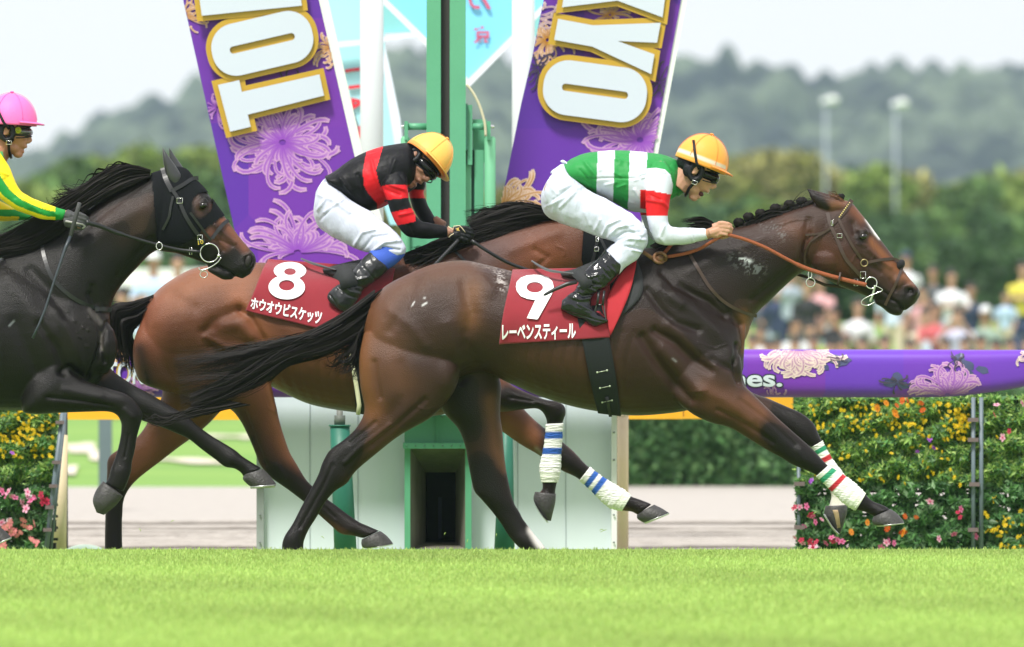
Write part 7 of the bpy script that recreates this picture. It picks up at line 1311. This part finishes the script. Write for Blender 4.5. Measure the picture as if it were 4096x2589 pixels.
for k, (x, y) in enumerate([(2620, 640), (2740, 620), (2860, 620), (2980, 600), (3080, 560), (3190, 610), (3310, 640), (3420, 650), (3520, 640), (3630, 660), (3740, 710), (3850, 705), (3950, 690), (4040, 660), (4150, 640)]): TR.append((x, y, 300+(k % 4)*9, 330, (G2, G4, G1, G2, G4)[k % 5]))
for k, (x, y) in enumerate([(2680, 840), (2820, 800), (2960, 780), (3100, 790), (3260, 820), (3400, 800), (3560, 850), (3700, 830), (3830, 860), (3960, 820), (4090, 840)]): TR.append((x, y, 225+(k % 3)*8, 360, (G1, G3, G1, G2, G3)[k % 5]))
for k, (x, y) in enumerate([(150, 860), (380, 850), (620, 880), (850, 870), (1080, 900), (1700, 900), (2000, 920), (2300, 900), (2500, 880)]): TR.append((x, y, 190+(k % 3)*6, 420, (G3, G1, G3)[k % 3]))
for k, (x, y) in enumerate([(2750, 1000), (3000, 990), (3180, 1010), (3350, 980), (3500, 1000), (3660, 1010), (3830, 990), (3990, 1000), (4130, 980)]): TR.append((x, y, 172+(k % 3)*5, 400, (G3, G3, G1)[k % 3]))
adj = ['bushy', 'rounded', 'spreading', 'leaning', 'dense', 'ragged', 'broad']; hue = {G1: 'mid-green', G2: 'yellow-green', G3: 'dark green', G4: 'olive-brown'}
def where(x, y):
    z = 'far left edge' if x < 200 else 'pink helmet' if x < 500 else 'hooded dark horse\'s head' if x < 800 else 'left purple banner' if x < 1100 else 'green finish post' if x < 1900 else 'right purple banner' if x < 2560 else 'orange helmet' if x < 2900 else 'braided mane' if x < 3150 else 'left lamp post' if x < 3380 else 'horse\'s forehead' if x < 3500 else 'right lamp post' if x < 3700 else 'white house' if x < 3980 else 'right edge'
    return z, ('upper' if y < 760 else 'middle' if y < 950 else 'lowest')
seen = {}
for k, (x, y, D, w_, c) in enumerate(TR):
    z, lv = where(x, y); lab = '%s %s tree, %s row, behind the %s' % (adj[k % 7], hue[c], lv, z)
    if lab in seen: lab = '%s %s tree, %s row, beside another behind the %s' % (adj[(k+3) % 7], hue[c], lv, z)
    seen[lab] = 1; tree(x, y, D, w_, c, lab, 100+k)
hs = empty('house', W(3910, 1000, 345), 'small white house front glimpsed through a gap in the trees at the right', 'house')
mesh_obj('wall', *pbox(3860, 3975, 770, 1000, 335, 5), mat('house_white', (.75, .76, .76), .7), hs, smooth=False); v, f = pbox(3850, 3985, 745, 772, 334.5, 6); mesh_obj('roof', v, f, mat('house_roof', (.3, .3, .32), .7), hs, smooth=False)
mesh_obj('window', *pbox(3890, 3915, 820, 860, 334.8, .1), mat('house_window', (.1, .12, .14), .2), hs, smooth=False)
LP = mat('lamp_grey', (.36, .41, .48), .5, .05, 2)
for (x, yt, lab) in ((3303, 400, 'tall lamp post with a twin round head, left of the two'), (3582, 412, 'tall lamp post with a twin round head, right of the two')):
    l = empty('lamp_post', W(x, 1200, 280), lab, 'lamp post', 'lamp posts behind the infield'); mesh_obj('pole', *tube([W(x, 1320, 280), W(x, yt+20, 280)], [.04, .035], 12), LP, l)
    mesh_obj('arm', *tube([W(x-4, yt+30, 280), W(x, yt+10, 280), W(x+30, yt, 280)], .06, 8), LP, l); mesh_obj('lamp_head', *ell(x+30, yt, 280, .20, .2, .15, -15), mat('lamp_white', (.78, .8, .82), .4), l); mesh_obj('lamp_head', *ell(x-2, yt+6, 280.3, .15, .2, .12, 15), MATS['lamp_white'], l)
RX = [-2500, -600, 39, 131, 250, 368, 447, 526, 604, 690, 788, 900, 1100, 1400, 1562, 1610, 1655, 1700, 1760, 1900, 1954, 1992, 2048, 2200, 2500, 2620, 2699, 2791, 2864, 2931, 2964, 3063, 3130, 3196, 3282, 3355, 3428, 3467, 3560, 3626, 3759, 3891, 4024, 4300, 5200, 6500]
RY = [700, 680, 650, 631, 596, 558, 519, 493, 453, 434, 407, 370, 330, 280, 265, 249, 250, 268, 285, 290, 288, 292, 310, 330, 320, 314, 314, 306, 298, 306, 322, 306, 332, 357, 357, 355, 345, 326, 334, 332, 339, 326, 328, 330, 345, 400]
def hill(name, D0, D1, sc, seed, m, yoff=0, nx=520, ny=56, amp=3.2):
    V = []; xs = np.linspace(-2300, 6300, nx)
    for i in range(ny):
        t = i/(ny-1); D = D0+(D1-D0)*t
        for x in xs:
            X = (x-CX)*D1/F*(.75+.25*t); zr = CH-(np.interp(x, RX, RY)+yoff-YH)*D1/F; p = math.sin(min(1, t*1.0)*math.pi/2)**.8
            n = mnoise.noise(Vector((X*.012, D*.012, seed)))*6*sc+mnoise.noise(Vector((X*.05, D*.05, seed+4)))*amp*1.6+abs(mnoise.noise(Vector((X*.16, D*.10, seed+9))))*amp*2.6
            V.append((X, D-40, 1.0+(zr-4.0)*p+n*min(1, p*1.4)*(.35 if t > .97 else .8)+(.0 if t < .97 else 1.5)))
    V += [(v[0], v[1]+60, 0) for v in V[-nx:]]; ny += 1
    Fc = [(i*nx+j, i*nx+j+1, (i+1)*nx+j+1, (i+1)*nx+j) for i in range(ny-1) for j in range(nx-1)]; return tag(mesh_obj(name, V, Fc, m, smooth=True), kind='structure')
HM = mat('wooded_hill', (.0, .004, .012), .95, .6, .055, 1, .25, col2=(.088, .118, .075))
_n = HM.node_tree; _ns = [k for k in _n.nodes if k.type == 'TEX_NOISE' and abs(k.inputs['Scale'].default_value-.055) < .01][0]; _mx = [k for k in _n.nodes if k.type == 'MIX'][0]; _mr = _n.nodes.new('ShaderNodeMapRange'); _mr.inputs['From Min'].default_value = .40; _mr.inputs['From Max'].default_value = .60; _n.links.new(_ns.outputs['Fac'], _mr.inputs['Value']); _n.links.new(_mr.outputs[0], _mx.inputs['Factor'])
hill('hills', 1150, 1750, 1.0, 2.0, HM)
sp_ = empty('tree', W(3322, 360, 1700), 'single pointed treetop standing above the hill ridge', 'tree'); 
def cfn(r, n): t = r.random(n); a = r.random(n)*6.28; R_ = (1-t)*1.9; return np.stack([(3322-CX)*1700/F+np.cos(a)*R_, 1660+np.sin(a)*R_, CH-(362-YH)*1700/F+t*2.9], 1)
leaf_mass('crown', 500, cfn, .8, FOL, sp_, 77, [G3, G1], flat=1, kind=None); mesh_obj('trunk', *tube([W(3322, 372, 1700), W(3322, 325, 1700)], .2, 6), BARK, sp_)
# ---------------------------------------------------------------- air
hz = bpy.data.objects.new('haze', None)
v, f = box(-2600, 2600, -60, 2100, -1.4, 95); hz = mesh_obj('haze', v, f, None, None, smooth=False); tag(hz, kind='stuff')
hm = bpy.data.materials.new('haze_air'); hm.use_nodes = True; n = hm.node_tree; n.nodes.clear(); o_ = n.nodes.new('ShaderNodeOutputMaterial'); pv = n.nodes.new('ShaderNodeVolumePrincipled')
pv.inputs['Density'].default_value = .00017; pv.inputs['Color'].default_value = (.62, .83, 1, 1); pv.inputs['Anisotropy'].default_value = .2; n.links.new(pv.outputs[0], o_.inputs['Volume']); hz.data.materials.append(hm)
